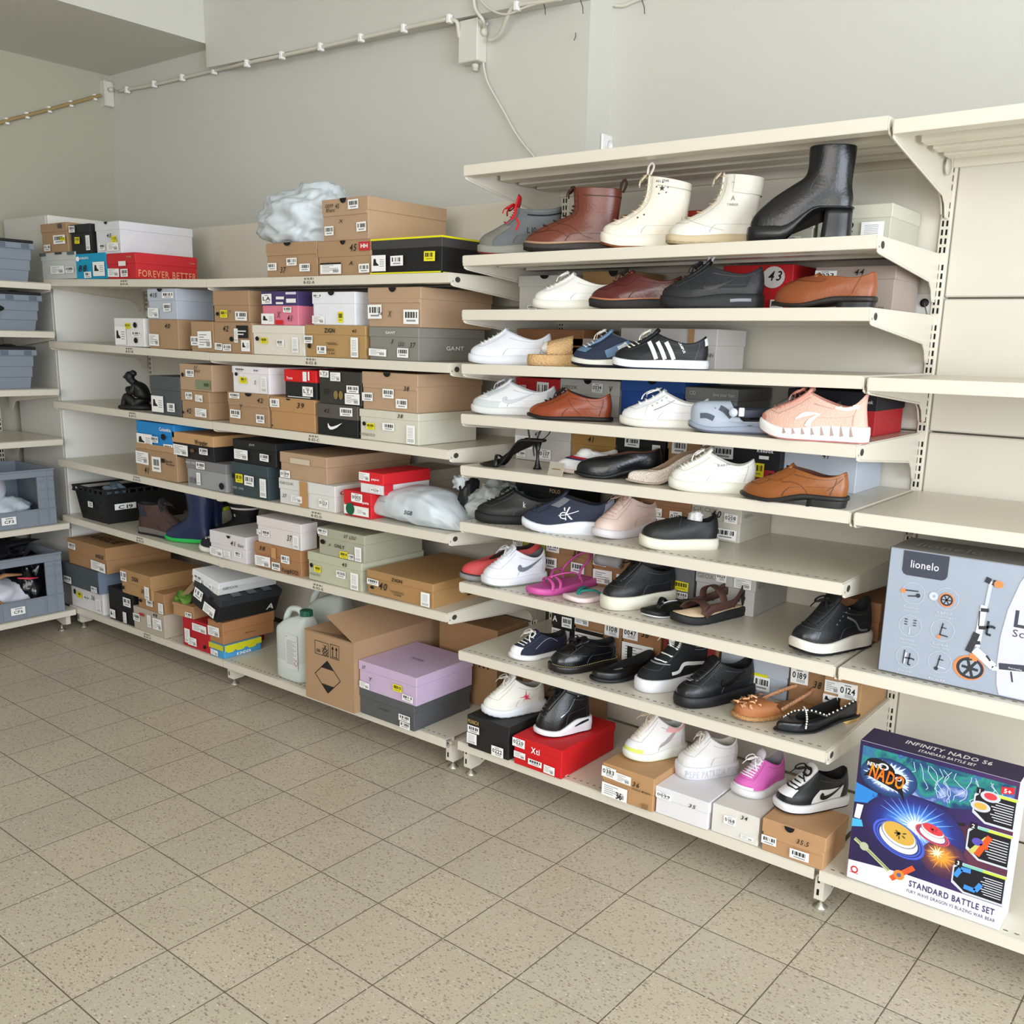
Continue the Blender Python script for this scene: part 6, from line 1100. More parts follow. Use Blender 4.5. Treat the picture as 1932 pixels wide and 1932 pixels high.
s.sole(mat('231f1e',.6),out=.004).upper(mat('8b3f20',.35,'leather'),mat('2a1712',.8)).region('toe_panel',mat('9c4a26',.35,'leather'),0,.5,.05,.45,.001).laces(mat('2a1610',.8),5,.60,.97,.34,.0024,.6,True,True,1.0).tongue(mat('7c3a20',.5,'leather'),.018,.008,.7).stroke('side_seam',mat('5c2814',.6),[(.5,.07),(.56,.045),(.66,.02)],.0012).stroke('side_seam',mat('5c2814',.6),[(.70,.075),(.80,.05),(.93,.045)],.0012)
s=shoe('sneaker','white slim sneaker with a side zip and bow, fourth display shelf',place('4',1170,1340,-.505,22),kind='m',xf=.46,zf=.082,zm=.046,zb=.062,sf=.022,sh=.026)
s.sole(mat('e2dfd6',.5),mat('d0cdc4',.6),.005).upper(mat('e6e7e8',.4,'leather'),mat('cfcac0',.8)).tongue(mat('e6e7e8',.4,'leather'),.02,.010).laces(mat('e9e9e9',.7),4,.60,.97,.34,.0030,.6,True,True,1.7).stroke('zip',mat('a9abb0',.35,'',.6),[(.40,.050),(.52,.066),(.62,.082)],.0025,.002).stroke('toe_seam',mat('c9c9c9',.6),[(.30,.03),(.31,.05),(.33,.066)],.0012)
for k in range(4): s.stroke('eyelet',mat('b9bbc0',.3,'',.7),[(.37+.05*k,.062+.008*k),(.382+.05*k,.064+.008*k)],.003,.002,2)
CLG=mat('a9b2c0',.55,'plastic')
def clog():
    p,y,L=place('4',1300,1462,-.51,24); s=Shoe('foam_clog','grey-blue foam clog with slots and a buckled heel strap','clog',p,y,L,GS,xf=.46,xb=.93,zf=.070,zm=.012,zb=.014,wc=.042,sf=.016,sh=.022,th=.060,fa=.12,fb=.004,bulge=.012,W=.095,ts=.014,col_p=.6,pm=1.3)
    s.sole(mat('8f98aa',.6),mat('5b6070',.7),.007,.002).upper(CLG,mat('4a4f5c',.8))
    for a,b in (((.14,.046),(.30,.040)),((.36,.070),(.50,.045))): s.stroke('vent_slot',mat('4b5362',.8),[a,((a[0]+b[0])/2,(a[1]+b[1])/2+.004),b],.014,.0016,10)
    for a in ((.42,.090),(.50,.078),(.30,.068)): s.stroke('vent_hole',mat('4b5362',.8),[a,(a[0]+.012,a[1])],.003,.0016,2)
    ribbon(s,'heel_strap',mat('2c3344',.6),catm([(.50*L,-.050,.060),(.70*L,-.052,.058),(.93*L,-.03,.062),(1.0*L,0,.064),(.93*L,.03,.062),(.7*L,.05,.058),(.5*L,.05,.06)]),.022,.0025,up=(0,0,1))
    mb=MB(); mb.lathe([(.012,0),(.012,.006),(.001,.008)],mat('c4cad6',.5),16,Matrix.Translation((.52*L,-.053,.060))@Matrix.Rotation(PI/2,4,'X')); mb.build('strap_rivet',s.t)
    MB().box((.58*L,-.060,.050),(.645*L,-.052,.074),mat('d6d9e2',.4),.002).build('buckle',s.t)
clog()
s=shoe('mesh_shoe','dark grey mesh shoe half hidden behind the foam clog',place('4',1410,1500,-.36,20,L=.26),kind='m',zf=.075,zm=.05,zb=.066)
s.sole(mat('25262a',.7)).upper(mat('2e3036',.8,'knit'),mat('1a1a1c',.8)).tongue(mat('8d9094',.7),.024,.012)
PE=mat('e2b7a6',.7,'knit')
s=shoe('running_shoe','peach running shoe with a chunky zigzag white sole',place('4',1434,1640,-.515,10),xf=.42,zf=.092,zm=.048,zb=.088,sf=.030,sh=.042,th=.032,W=.098,ts=.022,kind='m',back=-.006)
s.sole(mat('e9ebea',.5),mat('c07f7f',.7),.005,.003).upper(PE,mat('c98e7e',.8)).tongue(mat('d79d8c',.7,'knit'),.022,.018).laces(mat('b9796a',.8),7,.48,.98,.42,.0026,.6,True,True,1.2).loop(mat('b9796a',.7),0,.022).loop(mat('b9796a',.7),PI,.012)
for k in range(8): s.stroke('sole_zigzag',mat('a9908a',.7),[(.26+.085*k,.030+.012*sm(k/6)),(.275+.085*k,.018)],[.002,.010],.0016,3,s.sole_bvh)
s.stroke('side_chevron',WHT,[(.36,.055),(.44,.068),(.56,.072)],[.003,.012,.002],.0018).stroke('side_chevron',WHT,[(.47,.038),(.50,.055),(.58,.072)],[.016,.010,.002],.0018).stroke('heel_stripe',WHT,[(.70,.088),(.80,.088),(.90,.094)],[.004,.012,.010],.0018).region('toe_bumper',mat('c98578',.7),0,.45,0,.16,.0016)
# --- shelf 5
def heel_sandal():
    p,y,L=place('5',905,1050,-.49,18,L=.235); s=Shoe('heeled_sandal','black high-heeled ankle-strap sandal with a flared heel','sandal',p,y,L,GS,kind='m',W=.072,sf=.006,sh=.008,lift=.092,heel=1,ts=.002)
    B=mat('1a1a1c',.4,'leather'); s.sole(B,out=.001)
    mb=MB(); mb.lathe([(.016,0),(.010,.012),(.005,.035),(.006,.06),(.014,.092)],B,14,Matrix.Translation((L*.88,0,0))); mb.build('heel',s.t)
    ribbon(s,'toe_strap',B,catm([(.30*L,-.036,.006),(.30*L,-.030,.026),(.27*L,0,.040),(.30*L,.030,.026),(.30*L,.036,.006)]),.012,.002,up=(1,0,0))
    ribbon(s,'heel_strap',B,catm([(.80*L,-.026,.095),(.78*L,-.034,.150),(.84*L,0,.158),(.90*L,.03,.150),(.82*L,.026,.095)]),.006,.003,up=(0,0,1))
    ribbon(s,'ankle_strap',B,catm([(.98*L,.0,.105),(1.05*L,0,.125),(1.06*L,0,.155),(.98*L,0,.175)]),.010,.002,up=(0,1,0))
    ribbon(s,'ankle_strap',B,catm([(.98*L,.0,.105),(.88*L,-.036,.085),(.90*L,-.05,.05)]),.005,.002)
heel_sandal()
def side_lying():
    s=shoe('folded_sneaker','small white shoe with red and navy trim, packed with paper, by the price tag',place('5',1052,1128,-.47,62,L=.22),kind='m',zf=.06,zm=.045,zb=.055,sf=.012,sh=.014,W=.09,th=.035)
    s.sole(mat('d9c9bf',.6)).upper(mat('e6e6e6',.5,'leather'),mat('dcd8d2',.8)).region('red_trim',mat('b01c2c',.6),0,1.2,.60,.72,.002).region('navy_trim',mat('28335c',.6),0,1.2,.50,.60,.002)
    mb=MB(); mb.lathe([(.001,0),(.026,.006),(.03,.02),(.016,.034),(.001,.036)],mat('eeeeea',.9,'bag'),14,Matrix.Translation((.10,0,.042))); mb.build('paper_filling',s.t)
side_lying()
p=onY(1048,893,-D+.03); mb=MB(); mb.box((0,0,0),(.052,.0015,.040),mat('c39a55',.6),.0005,Matrix.Rotation(-.35,4,'X')); t=thing('price_tag','small brown card tag in a clear sleeve at the edge of the fifth display shelf','tag',(onY(1035,890,-D+.02).x,-D+.02,SZ('5',.2)+.002)); mb.build('card',t); mb=MB(); mb.box((-.003,-.002,-.001),(.055,-.0012,.043),mat('d9d4c6',.2,'clear'),0,Matrix.Rotation(-.35,4,'X')); mb.build('sleeve',t); mb=MB(); rect(mb,.010,.018,.032,.003,mat('7a5c2c',.7),Matrix.Rotation(-.35,4,'X')@Matrix(((1,0,0,0),(0,0,-1,-.003),(0,1,0,0),(0,0,0,1)))); mb.build('printed_line',t)
s=shoe('slip_on_shoe','glossy black slip-on shoe on the fifth display shelf',place('5',1086,1232,-.50,40,L=.27),kind='m',xf=.36,zf=.055,zm=.045,zb=.060,sf=.010,sh=.016,th=.032,lift=.018,heel=1,fb=.006,fa=.07)
s.sole(mat('16161a',.5),tread=.002).heelblock(mat('16161a',.5),.72,.96).upper(mat('191b1f',.25,'leather'),mat('5b3a2a',.8)).tongue(mat('191b1f',.3,'leather'),.024,.008,.8)
s=shoe('wedge_pump','beige checked pointed pump on the fifth display shelf',place('5',1184,1322,-.51,48,L=.27),cat='pump',kind='p',W=.08,xf=.24,zf=.034,zm=.036,zb=.066,wc=.031,sf=.006,sh=.008,th=.026,lift=.045,heel=1,fb=.0,fa=.04,pm=1.5)
s.sole(mat('b0a191',.6)).heelblock(mat('a89a8a',.6),.78,.9).upper(mat('d2c6ba',.5,'straw'),mat('9a7f68',.8)).region('heel_fabric',mat('a3927f',.8,'straw'),1.9,PI,0,.98,.0012)
s=shoe('sneaker','cream-white low court sneaker on the fifth display shelf',place('5',1263,1425,-.515,24),xf=.42,zf=.084,zm=.046,zb=.066,sf=.028,sh=.032)
s.sole(mat('dfded2',.55)).upper(mat('e9e8e2',.5,'leather'),mat('e2e0d6',.8)).tongue(mat('ecebe4',.5,'leather'),.022,.020).laces(mat('f2f0e8',.8),7,.48,.97,.42,.0028,.5,True).text(mat('8b8e96',.6),'Reebok',.56,.074,.008,.045,rot=.22).stroke('toe_seam',mat('c9c7bc',.6),[(.24,.055),(.36,.05),(.44,.06)],.0012)
s=shoe('derby_shoe','tan leather derby shoe with a stacked dark heel',place('5',1399,1600,-.505,3),kind='m',xf=.45,zf=.080,zm=.046,zb=.062,sf=.010,sh=.012,th=.032,lift=.020,heel=1,W=.096)
TD=mat('8f5426',.36,'leather')
s.sole(mat('2d2b2c',.5),out=.004).heelblock(mat('2b2c30',.5),.66,.98).upper(TD,mat('4a2413',.8)).tongue(TD,.018,.012,.75).laces(mat('2a1a12',.7),4,.70,.97,.34,.002,.8,False).region('eyestay',mat('8a4f22',.38,'leather'),.26,.9,.64,.99,.0018).stroke('seam',mat('5a2f12',.6),[(.40,.075),(.43,.058),(.52,.060),(.62,.052),(.68,.03)],.0013,.0012,20).stroke('heel_seam',mat('5a2f12',.6),[(.84,.045),(.90,.06),(.96,.08)],.0013).text(mat('5a3014',.6),'Clarks',.84,.095,.006,.02,st='n')
for k in range(5): s.stroke('heel_layer',mat('191a1d',.6),[(.75,.005+.0045*k),(.97,.005+.0045*k)],.0008,.002,6,None)
# --- shelf 6
s=shoe('sneaker','matt black sneaker with a small white rider emblem',place('6',897,1040,-.50,36,L=.29),zf=.085,zm=.048,zb=.068,sf=.030,sh=.030)
s.sole(mat('1d1e21',.7)).upper(mat('1c1d21',.5,'leather'),mat('151517',.8)).tongue(mat('1c1d21',.5,'leather'),.02,.012).laces(mat('151517',.8),6,.52,.97,.42,.0024,.5,True).text(mat('cfd0d4',.5),'k',.56,.060,.018,.010,'rider_emblem')
s=shoe('running_shoe','navy trainer with a large white monogram and wavy white sole',place('6',985,1162,-.505,27),zf=.092,zm=.052,zb=.085,sf=.026,sh=.044,kind='m',ts=.016)
s.sole(mat('e2e6ee',.5),None,0,.003).upper(mat('232a3f',.75,'knit'),mat('17181c',.8)).tongue(mat('232a3f',.7,'knit'),.024,.026).laces(mat('15171c',.8),5,.55,.97,.42,.0028,.5,False).region('eyestay',mat('6d7076',.6),.32,.9,.74,.99,.0018).region('heel_counter',mat('666a72',.6),2.35,2.95,.05,.95,.0018).loop(mat('6d7076',.6),PI,.022).text(mat('dfe2ea',.4),'C',.42,.048,.022,.022,'monogram',.15,None,'n').text(mat('dfe2ea',.4),'K',.47,.046,.040,.028,'monogram',.15,None,'n').stroke('monogram_bar',mat('dfe2ea',.4),[(.41,.060),(.50,.065),(.62,.078)],.0022,.002)
s=shoe('sneaker','pale pink leather sneaker on the sixth display shelf',toeheel('6',1128,1017,1236,1000),zf=.098,zm=.058,zb=.092,sf=.026,sh=.036,th=.032,W=.097)
s.k['W']=.1; s.sole(mat('dad5da',.55)).upper(mat('dcc4ba',.5,'leather'),mat('cdb2a6',.8)).tongue(mat('dcc4ba',.5,'leather'),.022,.012).laces(mat('c9a293',.8),6,.5,.97,.42,.0026,.5,True,True,1.2)
s=shoe('slip_on_shoe','black leather slip-on with white paper sticking out, sixth display shelf',place('6',1209,1353,-.495,42),xf=.48,zf=.062,zm=.050,zb=.070,sf=.032,sh=.034,th=.032,fb=.010,fa=.07)
s.sole(mat('dedccb',.6)).upper(mat('1e2024',.5,'leather'),mat('1a1a1c',.8)).stroke('gusset_seam',mat('3c3e42',.6),[(.50,.095),(.46,.07),(.52,.055),(.58,.08)],.0014)
mb=MB(); R=[]
for k in range(9):
    f=k/8; R.append([(s.L*(.66+.05*f)+(.030-.014*f)*cos(a*PI/8)+.012*noise.noise(Vector((a*1.1,k*.8,2))),(.022-.004*f)*sin(a*PI/8)+.012*noise.noise(Vector((a*1.3,k*.9,7))),.060+.052*f+.012*noise.noise(Vector((a*.9,k*.3,4)))) for a in range(16)])
mb.rings(R,mat('ecebea',.9,'bag')); mb.build('paper_filling',s.t)
# --- shelf 7
s=shoe('wedge_shoe','coral-red slip-on with a grey wedge sole, left end of the seventh display shelf',place('7',870,1000,-.515,55,L=.29),kind='m',xf=.34,zf=.050,zm=.070,zb=.105,sf=.018,sh=.036,th=.036,fb=.0,fa=.05,W=.095)
s.sole(mat('7f7f7e',.6)).upper(mat('c04343',.6,'leather'),mat('3a2a26',.8)).region('black_welt',BLK,0,PI,0,.05,.0025,n=26)
s=shoe('sneaker','white sneaker with a grey swoosh on the seventh display shelf',toeheel('7',914,1106,1026,1093),zf=.096,zm=.054,zb=.08,sf=.028,sh=.034,W=.098)
s.sole(mat('e3e7f0',.5),mat('9aa09c',.6),.006).upper(mat('e6e8ee',.45,'leather'),mat('5c6068',.8)).tongue(mat('e4e6ec',.5,'leather'),.02,.016).laces(mat('dfe2e8',.8),6,.5,.97,.42,.0028,.5,True).swoosh(mat('6d7580',.5),.48,.055,.40,.032)
PK=mat('c9539c',.5,'plastic')
def strap_sandal(nm,label,pl,base,m,**k):
    p,y,L=pl; s=Shoe(nm,label,k.pop('cat','sandal'),p,y,L,GS,**k); s.sole(base[0],base[1] if len(base)>1 else None,.006,base[2] if len(base)>2 else 0,name='footbed'); return s
s=strap_sandal('strap_sandal','bright pink rubber strap sandal on the seventh display shelf',toeheel('7',1003,1125,1118,1100),(PK,),None,sf=.022,sh=.026,W=.095); L=s.L
for a,b in ((.18,.30),(.30,.42)): ribbon(s,'toe_strap',PK,catm([(a*L,-.044,.018),(a*L+.01,-.034,.040),((a+b)/2*L,0,.052),(b*L,.034,.040),(b*L+.01,.044,.018)]),.012,.005,up=(1,0,0))
for g in (1,-1): ribbon(s,'side_strap',PK,catm([(.28*L,g*-.005,.052),(.42*L,g*.026,.066),(.58*L,g*.040,.060),(.66*L,g*.046,.022)]),.011,.004)
ribbon(s,'ankle_strap',PK,catm([(.62*L,-.044,.040),(.66*L,-.036,.070),(.82*L,-.03,.100),(.90*L,0,.115),(.82*L,.03,.100),(.66*L,.038,.070),(.62*L,.044,.04)]),.008,.005,up=(1,0,0))
s=strap_sandal('flip_flop','pale pink flip-flop with a green plaited strap',toeheel('7',1072,1137,1150,1124),(mat('e6cfcf',.6,'plastic'),),None,cat='flip-flop',sf=.016,sh=.018,W=.085,kind='r'); L=s.L=max(s.L,.2)
for g in (1,-1): ribbon(s,'plaited_strap',mat('1f7f78',.7,'straw'),catm([(.20*L,0,.018),(.24*L,g*.006,.034),(.42*L,g*.026,.036),(.55*L,g*.040,.018)]),.013,.006)
s=shoe('platform_sneaker','black leather sneaker on a thick cream platform sole, seventh display shelf',toeheel('7',1140,1150,1268,1134),zf=.105,zm=.065,zb=.085,sf=.042,sh=.046,ts=.002,W=.095)
s.sole(mat('dedbc9',.6)).upper(mat('1d2024',.45,'leather'),mat('141416',.8)).tongue(mat('1d2024',.5,'leather'),.022,.014).laces(mat('141518',.8),6,.5,.97,.42,.003,.5,True)
s=strap_sandal('flip_flop','black flip-flop with white lettering on its strap',toeheel('7',1222,1167,1308,1143),(mat('1b1c20',.6,'plastic'),mat('d9d9dd',.6)),None,cat='flip-flop',sf=.018,sh=.020,W=.085); L=s.L
for g in (1,-1): ribbon(s,'strap',mat('1a1b1e',.5),catm([(.22*L,0,.018),(.26*L,g*.006,.036),(.45*L,g*.028,.042),(.62*L,g*.040,.018)]),.014,.005)
ribbon(s,'strap_lettering',mat('dcdce0',.5),catm([(.27*L,-.009,.0405),(.36*L,-.020,.046),(.45*L,-.029,.046)]),.006,.002)
BR=mat('4d3129',.7,'suede')
def trek_sandal():
    s=strap_sandal('trekking_sandal','brown strap trekking sandal with a beige footbed',toeheel('7',1276,1180,1395,1156),(mat('2a2a2d',.7),mat('202023',.7),.003),None,sf=.024,sh=.030,W=.095,ts=.012); L=s.L
    mb=MB(); PH=phis(); mb.rings([[s.P0(p,g)*1.0+Vector((0,0,z)) for p,g in PH] for z in (.0012,.004)],mat('c9b08f',.8,'suede'),False,True); mb.build('insole',s.t)
    for g in (1,-1):
        ribbon(s,'side_strap',BR,catm([(.26*L,g*.048,.030),(.38*L,g*.046,.046),(.52*L,g*.046,.050),(.72*L,g*.044,.055),(.92*L,g*.022,.075)]),.026,.004,up=(0,0,1))
        ribbon(s,'heel_strap',BR,catm([(.70*L,g*.045,.045),(.84*L,g*.038,.080),(.99*L,g*.012,.095)]),.020,.004,up=(0,0,1))
    ribbon(s,'toe_strap',BR,catm([(.26*L,-.050,.034),(.30*L,-.034,.056),(.32*L,0,.066),(.30*L,.034,.056),(.26*L,.05,.034)]),.034,.004,up=(1,0,0))
    ribbon(s,'ankle_strap',BR,catm([(.56*L,-.046,.055),(.54*L,-.036,.088),(.54*L,0,.104),(.54*L,.036,.088),(.56*L,.046,.055)]),.030,.004,up=(1,0,0))
    ribbon(s,'heel_cup',mat('1b1b1e',.7),catm([(.88*L,-.036,.050),(.985*L,-.02,.07),(1.0*L,0,.072),(.985*L,.02,.07),(.88*L,.036,.050)]),.04,.004,up=(0,0,1))
trek_sandal()
s=shoe('chunky_trainer','black chunky trainer with metal eyelets and a white midsole, right of the empty stretch',toeheel('7',1501,1236,1632,1214),zf=.110,zm=.062,zb=.095,sf=.034,sh=.046,W=.097,ts=.014,th=.032)
s.sole(mat('dcd6cc',.5),mat('1c1c22',.7),.009,.004).upper(mat('1d1f23',.5,'leather'),mat('151517',.8)).region('toe_cap',mat('20242c',.3,'leather'),0,.8,.0,.34,.0018).tongue(mat('1b1c20',.7,'knit'),.026,.026).laces(mat('131416',.8),6,.46,.97,.46,.0036,.7,True,True,1.1).stroke('grey_trim',mat('6a6c6c',.6),[(.55,.10),(.66,.085),(.74,.06),(.86,.055)],.006)
for k in range(5): s.stroke('eyelet',mat('c9ccd0',.25,'',.8),[(.40+.045*k,.082+.010*k),(.412+.045*k,.085+.010*k)],.004,.0022,2)
# --- shelf 8
s=shoe('canvas_sneaker','small navy canvas sneaker with a white toe cap, leftmost on its shelf',toeheel('8',965,1246,1066,1229),W=.088,zf=.072,zm=.045,zb=.060,sf=.018,sh=.020,th=.032,kind='m')
s.sole(mat('e6e6e8',.5)).upper(mat('1e2238',.85,'canvas'),mat('16161a',.8)).region('toe_cap',mat('e8e8e8',.5),0,.62,0,.36,.0018).tongue(mat('1e2238',.85,'canvas'),.02,.010).laces(mat('f0efe8',.8),5,.50,.96,.46,.0026,.5,True,True,1.1).stroke('stitching',mat('c9c9d2',.6),[(.34,.04),(.5,.062),(.62,.07),(.75,.055)],.0010).stroke('sole_line',mat('20233a',.6),[(.4,.006),(.62,.006)],.0016,.0018,6,s.sole_bvh)
s=shoe('moccasin','shiny black leather moccasin with a bow and yellow-stitched welt',toeheel('8',1041,1270,1158,1250),zf=.078,zm=.052,zb=.064,sf=.024,sh=.028,th=.032,W=.095,xf=.48,fb=.014,fa=.07)
s.sole(mat('2b241f',.4),mat('241f1b',.5),.006,.001).upper(mat('17181b',.22,'leather'),mat('151517',.8)).region('apron_seam',mat('0e0e10',.4),0,1.3,.40,.44,.003).tongue(mat('17181b',.3,'leather'),.024,.010,.75).laces(mat('141416',.5),2,.80,.92,.5,.0028,.7,True,True,1.2).region('strap',mat('15161a',.25,'leather'),.05,1.3,.82,.93,.0025)
mb=MB(); 
for i in range(44):
    p=.1+(PI-.2)*i/44; a=s.P0(p,-1,.0045)+Vector((0,0,.0015)); b_=s.P0(p+.035,-1,.0045)+Vector((0,0,.0015)); mb.tube([a,b_],.0009,mat('d8c98a',.6),4)
mb.build('welt_stitching',s.t)
s=shoe('ballerina_flat','plain black ballerina flat on the eighth display shelf',toeheel('8',1120,1289,1231,1264),kind='m',xf=.26,zf=.022,zm=.026,zb=.050,wc=.034,sf=.012,sh=.020,th=.034,fb=.0,fa=.05,W=.092,pm=1.6)
s.sole(mat('1b1b1d',.6)).upper(mat('1a1a1d',.35,'leather'),mat('2a2a2c',.8))
s.region('insole_label',mat('d9d7cf',.6),0,.01,.98,1,.001) if False else None
mb=MB(); mb.box((s.L*.30,-.012,.0255),(s.L*.50,.012,.0265),mat('cfcdc6',.7),0); mb.build('insole_label',s.t)
s=shoe('high_top_sneaker','tall checked-side black skate shoe with a white wave stripe and platform sole',toeheel('8',1206,1305,1332,1281),zf=.095,zm=.060,zb=.070,wc=.036,sf=.040,sh=.044,ts=.002,W=.097,shaft=(.46,.975,.172,.040,.158))
s.t['label']='black suede high-top skate shoe with a white wave stripe and white platform sole'
s.sole(mat('e6e8ee',.5)).upper(mat('1c1d22',.85,'suede'),mat('cfd0d2',.8)).tongue(mat('1c1d22',.8,'canvas'),.026,.022).laces(mat('efeee8',.8),9,.34,.97,.6,.004,.5,True).stroke('wave_stripe',WHT,[(.34,.058),(.44,.062),(.52,.082),(.66,.080),(.84,.074)],[.010,.011,.012,.012,.010],.002,24)
for k in range(4): s.region('collar_ridge',mat('9a9ca2',.7),1.4,PI-.05,.66+.085*k,.672+.085*k,.0035)
s.region('toe_stitching',mat('9a9ca2',.7),0,.85,.30,.315,.0022)
s=shoe('sneaker','all-black leather low sneaker with a metal lace tag, eighth display shelf',toeheel('8',1281,1335,1415,1306),zf=.100,zm=.058,zb=.082,sf=.034,sh=.038,ts=.004,W=.096,th=.032)
BK=mat('1b1c20',.4,'leather')
s.sole(mat('202126',.55)).upper(BK,mat('141416',.8)).region('toe_cap',mat('202228',.35,'leather'),0,.8,0,.36,.0018).tongue(BK,.024,.014).laces(mat('121315',.8),6,.48,.97,.46,.0032,.6,False).swoosh(mat('0f1013',.25),.46,.062,.34,.03)
c=s.S(.001,1,.50,.009); MB().box((c.x-.008,-.012,c.z-.002),(c.x+.008,.012,c.z+.002),mat('d8dade',.25,'',.9),.001).build('lace_tag',s.t)
TN=mat('a96a3e',.6,'suede')
s=shoe('espadrille_sandal','tan open espadrille with braided gold straps on the eighth display shelf',toeheel('8',1390,1360,1535,1330),cat='sandal',xf=.34,xb=.5,zf=.040,zm=.030,zb=.034,wc=.034,sf=.012,sh=.014,th=.036,fb=.0,fa=.08,W=.095,kind='r')
s.k.update(sideb=.3); s.sole(mat('b88a58',.9,'straw'),out=.004,tread=.0015)
PHs=phis(); mb=MB(); R=[[s.S(p,g,j/8) for p,g in PHs if (1-cos(p))/2<.46] for j in range(9)]
n=len(R[0]); half=[i for i,(p,g) in enumerate([q for q in PHs if (1-cos(q[0]))/2<.46])]
def opengrid(mb,R,m):
    n=len(R[0]); mb.add([v for r in R for v in r],[(j*n+i,j*n+(i+1)%n,(j+1)*n+(i+1)%n,(j+1)*n+i) for j in range(len(R)-1) for i in range(n) if (R[j][i]-R[j][(i+1)%n]).length<.03],m,True)
opengrid(mb,R,TN); mb.build('upper',s.t)
L=s.L; GDM=mat('c9926a',.45,'straw')
ribbon(s,'braided_slingback',GDM,catm([(.42*L,-.046,.030),(.62*L,-.040,.045),(.85*L,-.028,.060),(.97*L,0,.066),(.85*L,.028,.060),(.62*L,.04,.045),(.42*L,.046,.03)]),.012,.006,up=(0,0,1))
ribbon(s,'braided_strap',mat('8c6a55',.6,'straw'),catm([(.40*L,.04,.05),(.5*L,.075,.035),(.36*L,.10,.012),(.22*L,.10,.012)]),.016,.006)
mb=MB(); q=random.Random(4)
for k in range(16):
    v=s.S(q.uniform(.02,.8),q.choice((1,-1)),q.uniform(.3,.85),.003); mb.tube([v,v+Vector((q.uniform(-.008,.008),q.uniform(-.008,.008),.005)),v+Vector((q.uniform(-.014,.014),q.uniform(-.014,.014),.003))],.0032,mat('e0ab7c',.4),5)
mb.build('gold_studs',s.t)
s=shoe('studded_flat','black pointed flat with crossed pearl-studded straps',toeheel('8',1466,1386,1612,1352),kind='p',xf=.24,zf=.026,zm=.028,zb=.058,wc=.034,sf=.006,sh=.010,th=.034,fb=.0,fa=.05,W=.092,pm=1.6,lift=.010,heel=1)
s.sole(mat('1a1a1c',.5)).heelblock(mat('c9a86a',.35,'',.7),.78,.98).upper(mat('1b1d22',.32,'leather'),mat('1a1a1c',.8)); L=s.L
PRL=mat('efece2',.25)
def studs(P,nm='studded_strap'):
    C=catm(P,8); mb=MB(); mb.tube(C,.005,BLK,6,.5); 
    for i,c in enumerate(C[::2]): mb.lathe([(.0005,-.0032),(.0028,-.0015),(.0028,.0015),(.0005,.0032)],PRL,8,Matrix.Translation(c+Vector((0,0,.0035))))
    mb.build(nm,s.t)
studs([(.20*L,-.046,.022),(.26*L,-.030,.040),(.34*L,0,.050),(.42*L,.032,.045)]); studs([(.20*L,.040,.024),(.28*L,.024,.044),(.38*L,-.01,.052),(.48*L,-.038,.042)]); studs([(.48*L,-.038,.042),(.66*L,-.040,.055),(.86*L,-.034,.068)])
# --- shoes on the base-row boxes
def onbox(key,xt,yt,xh,yh,dz=0):
    z=TOPS[key][0]+.001+dz; a=onZ(xt,yt,z); b=onZ(xh,yh,z); d=b-a; return (a.x,a.y,z),math.atan2(d.y,d.x),math.hypot(d.x,d.y)
s=shoe('running_shoe','off-white retro runner with a red splash star, on the black box of the base row',onbox('m1',912,1352,1026,1334),zf=.105,zm=.055,zb=.098,sf=.026,sh=.036,W=.096,ts=.014,kind='m',back=-.004)
s.sole(mat('dcdfe4',.5),mat('c8ccd0',.6),.006,.003).upper(mat('dedcd2',.5,'leather'),mat('8f908c',.8)).tongue(mat('dedcd2',.5,'leather'),.022,.020).laces(mat('dcd9cf',.8),6,.5,.97,.42,.0028,.5,True).region('heel_counter',mat('cfccc0',.5,'leather'),2.3,PI,.1,.7,.0016)
s.poly(mat('cf2b4e',.6),[(.62+(.022 if k%2==0 else .007)*(1+.35*((k*7)%3-1))*cos(k*PI/8)/s.L,.065+(.018 if k%2==0 else .006)*(1+.35*((k*5)%3-1))*sin(k*PI/8)) for k in range(16)],'splash_star')
s=shoe('wedge_trainer','black trainer with a white wedge sole, on the bright red box',onbox('m2',1012,1388,1110,1370),zf=.125,zm=.075,zb=.110,sf=.020,sh=.050,W=.096,th=.032,fa=.07,fb=.05,kind='m',back=-.004)
s.sole(mat('e6e6ea',.5),mat('1a1a1c',.6),.004,.002).upper(mat('17181b',.32,'leather'),mat('9aa0a6',.8)).tongue(mat('17181b',.4,'leather'),.024,.022).laces(mat('121214',.8),7,.45,.97,.42,.003,.7,True).loop(mat('2a2b2d',.5),PI,.022).stroke('sole_slot',BLK,[(.60,.030),(.75,.038),(.88,.044)],[.003,.009,.007],.002,10,s.sole_bvh).stroke('zip',mat('aeb2b6',.3,'',.8),[(.35,.068),(.5,.09),(.62,.125)],.002).text(mat('cfd3d8',.4),'CW',.66,.13,.012,.022,'metal_charm')
s=shoe('running_shoe','white trainer with pink collar and yellow toe edge, on the tan box marked 36',onbox('m3',1180,1432,1290,1416),zf=.115,zm=.06,zb=.100,sf=.024,sh=.036,W=.098,kind='m',back=-.004)
s.sole(mat('e3e4dc',.5),mat('d8dcb0',.6),.004).upper(mat('e2dede',.5,'knit'),mat('b9bcbc',.8)).region('toe_edge',mat('d3dc6a',.6),0,.9,0,.14,.0022).region('toe_bumper',mat('d9d9e2',.4),0,.7,.14,.36,.002).tongue(mat('dcd6d0',.6,'knit'),.022,.02).laces(mat('cfc2a8',.8),7,.5,.97,.42,.0028,.6,True).region('collar_pink',mat('e2a6a6',.6),1.3,PI,.84,1,.0018).stroke('side_line',mat('a59a94',.6),[(.46,.045),(.62,.065),(.8,.10)],[.004,.014,.003],.0016).loop(mat('d9d9dc',.5),0,.02)
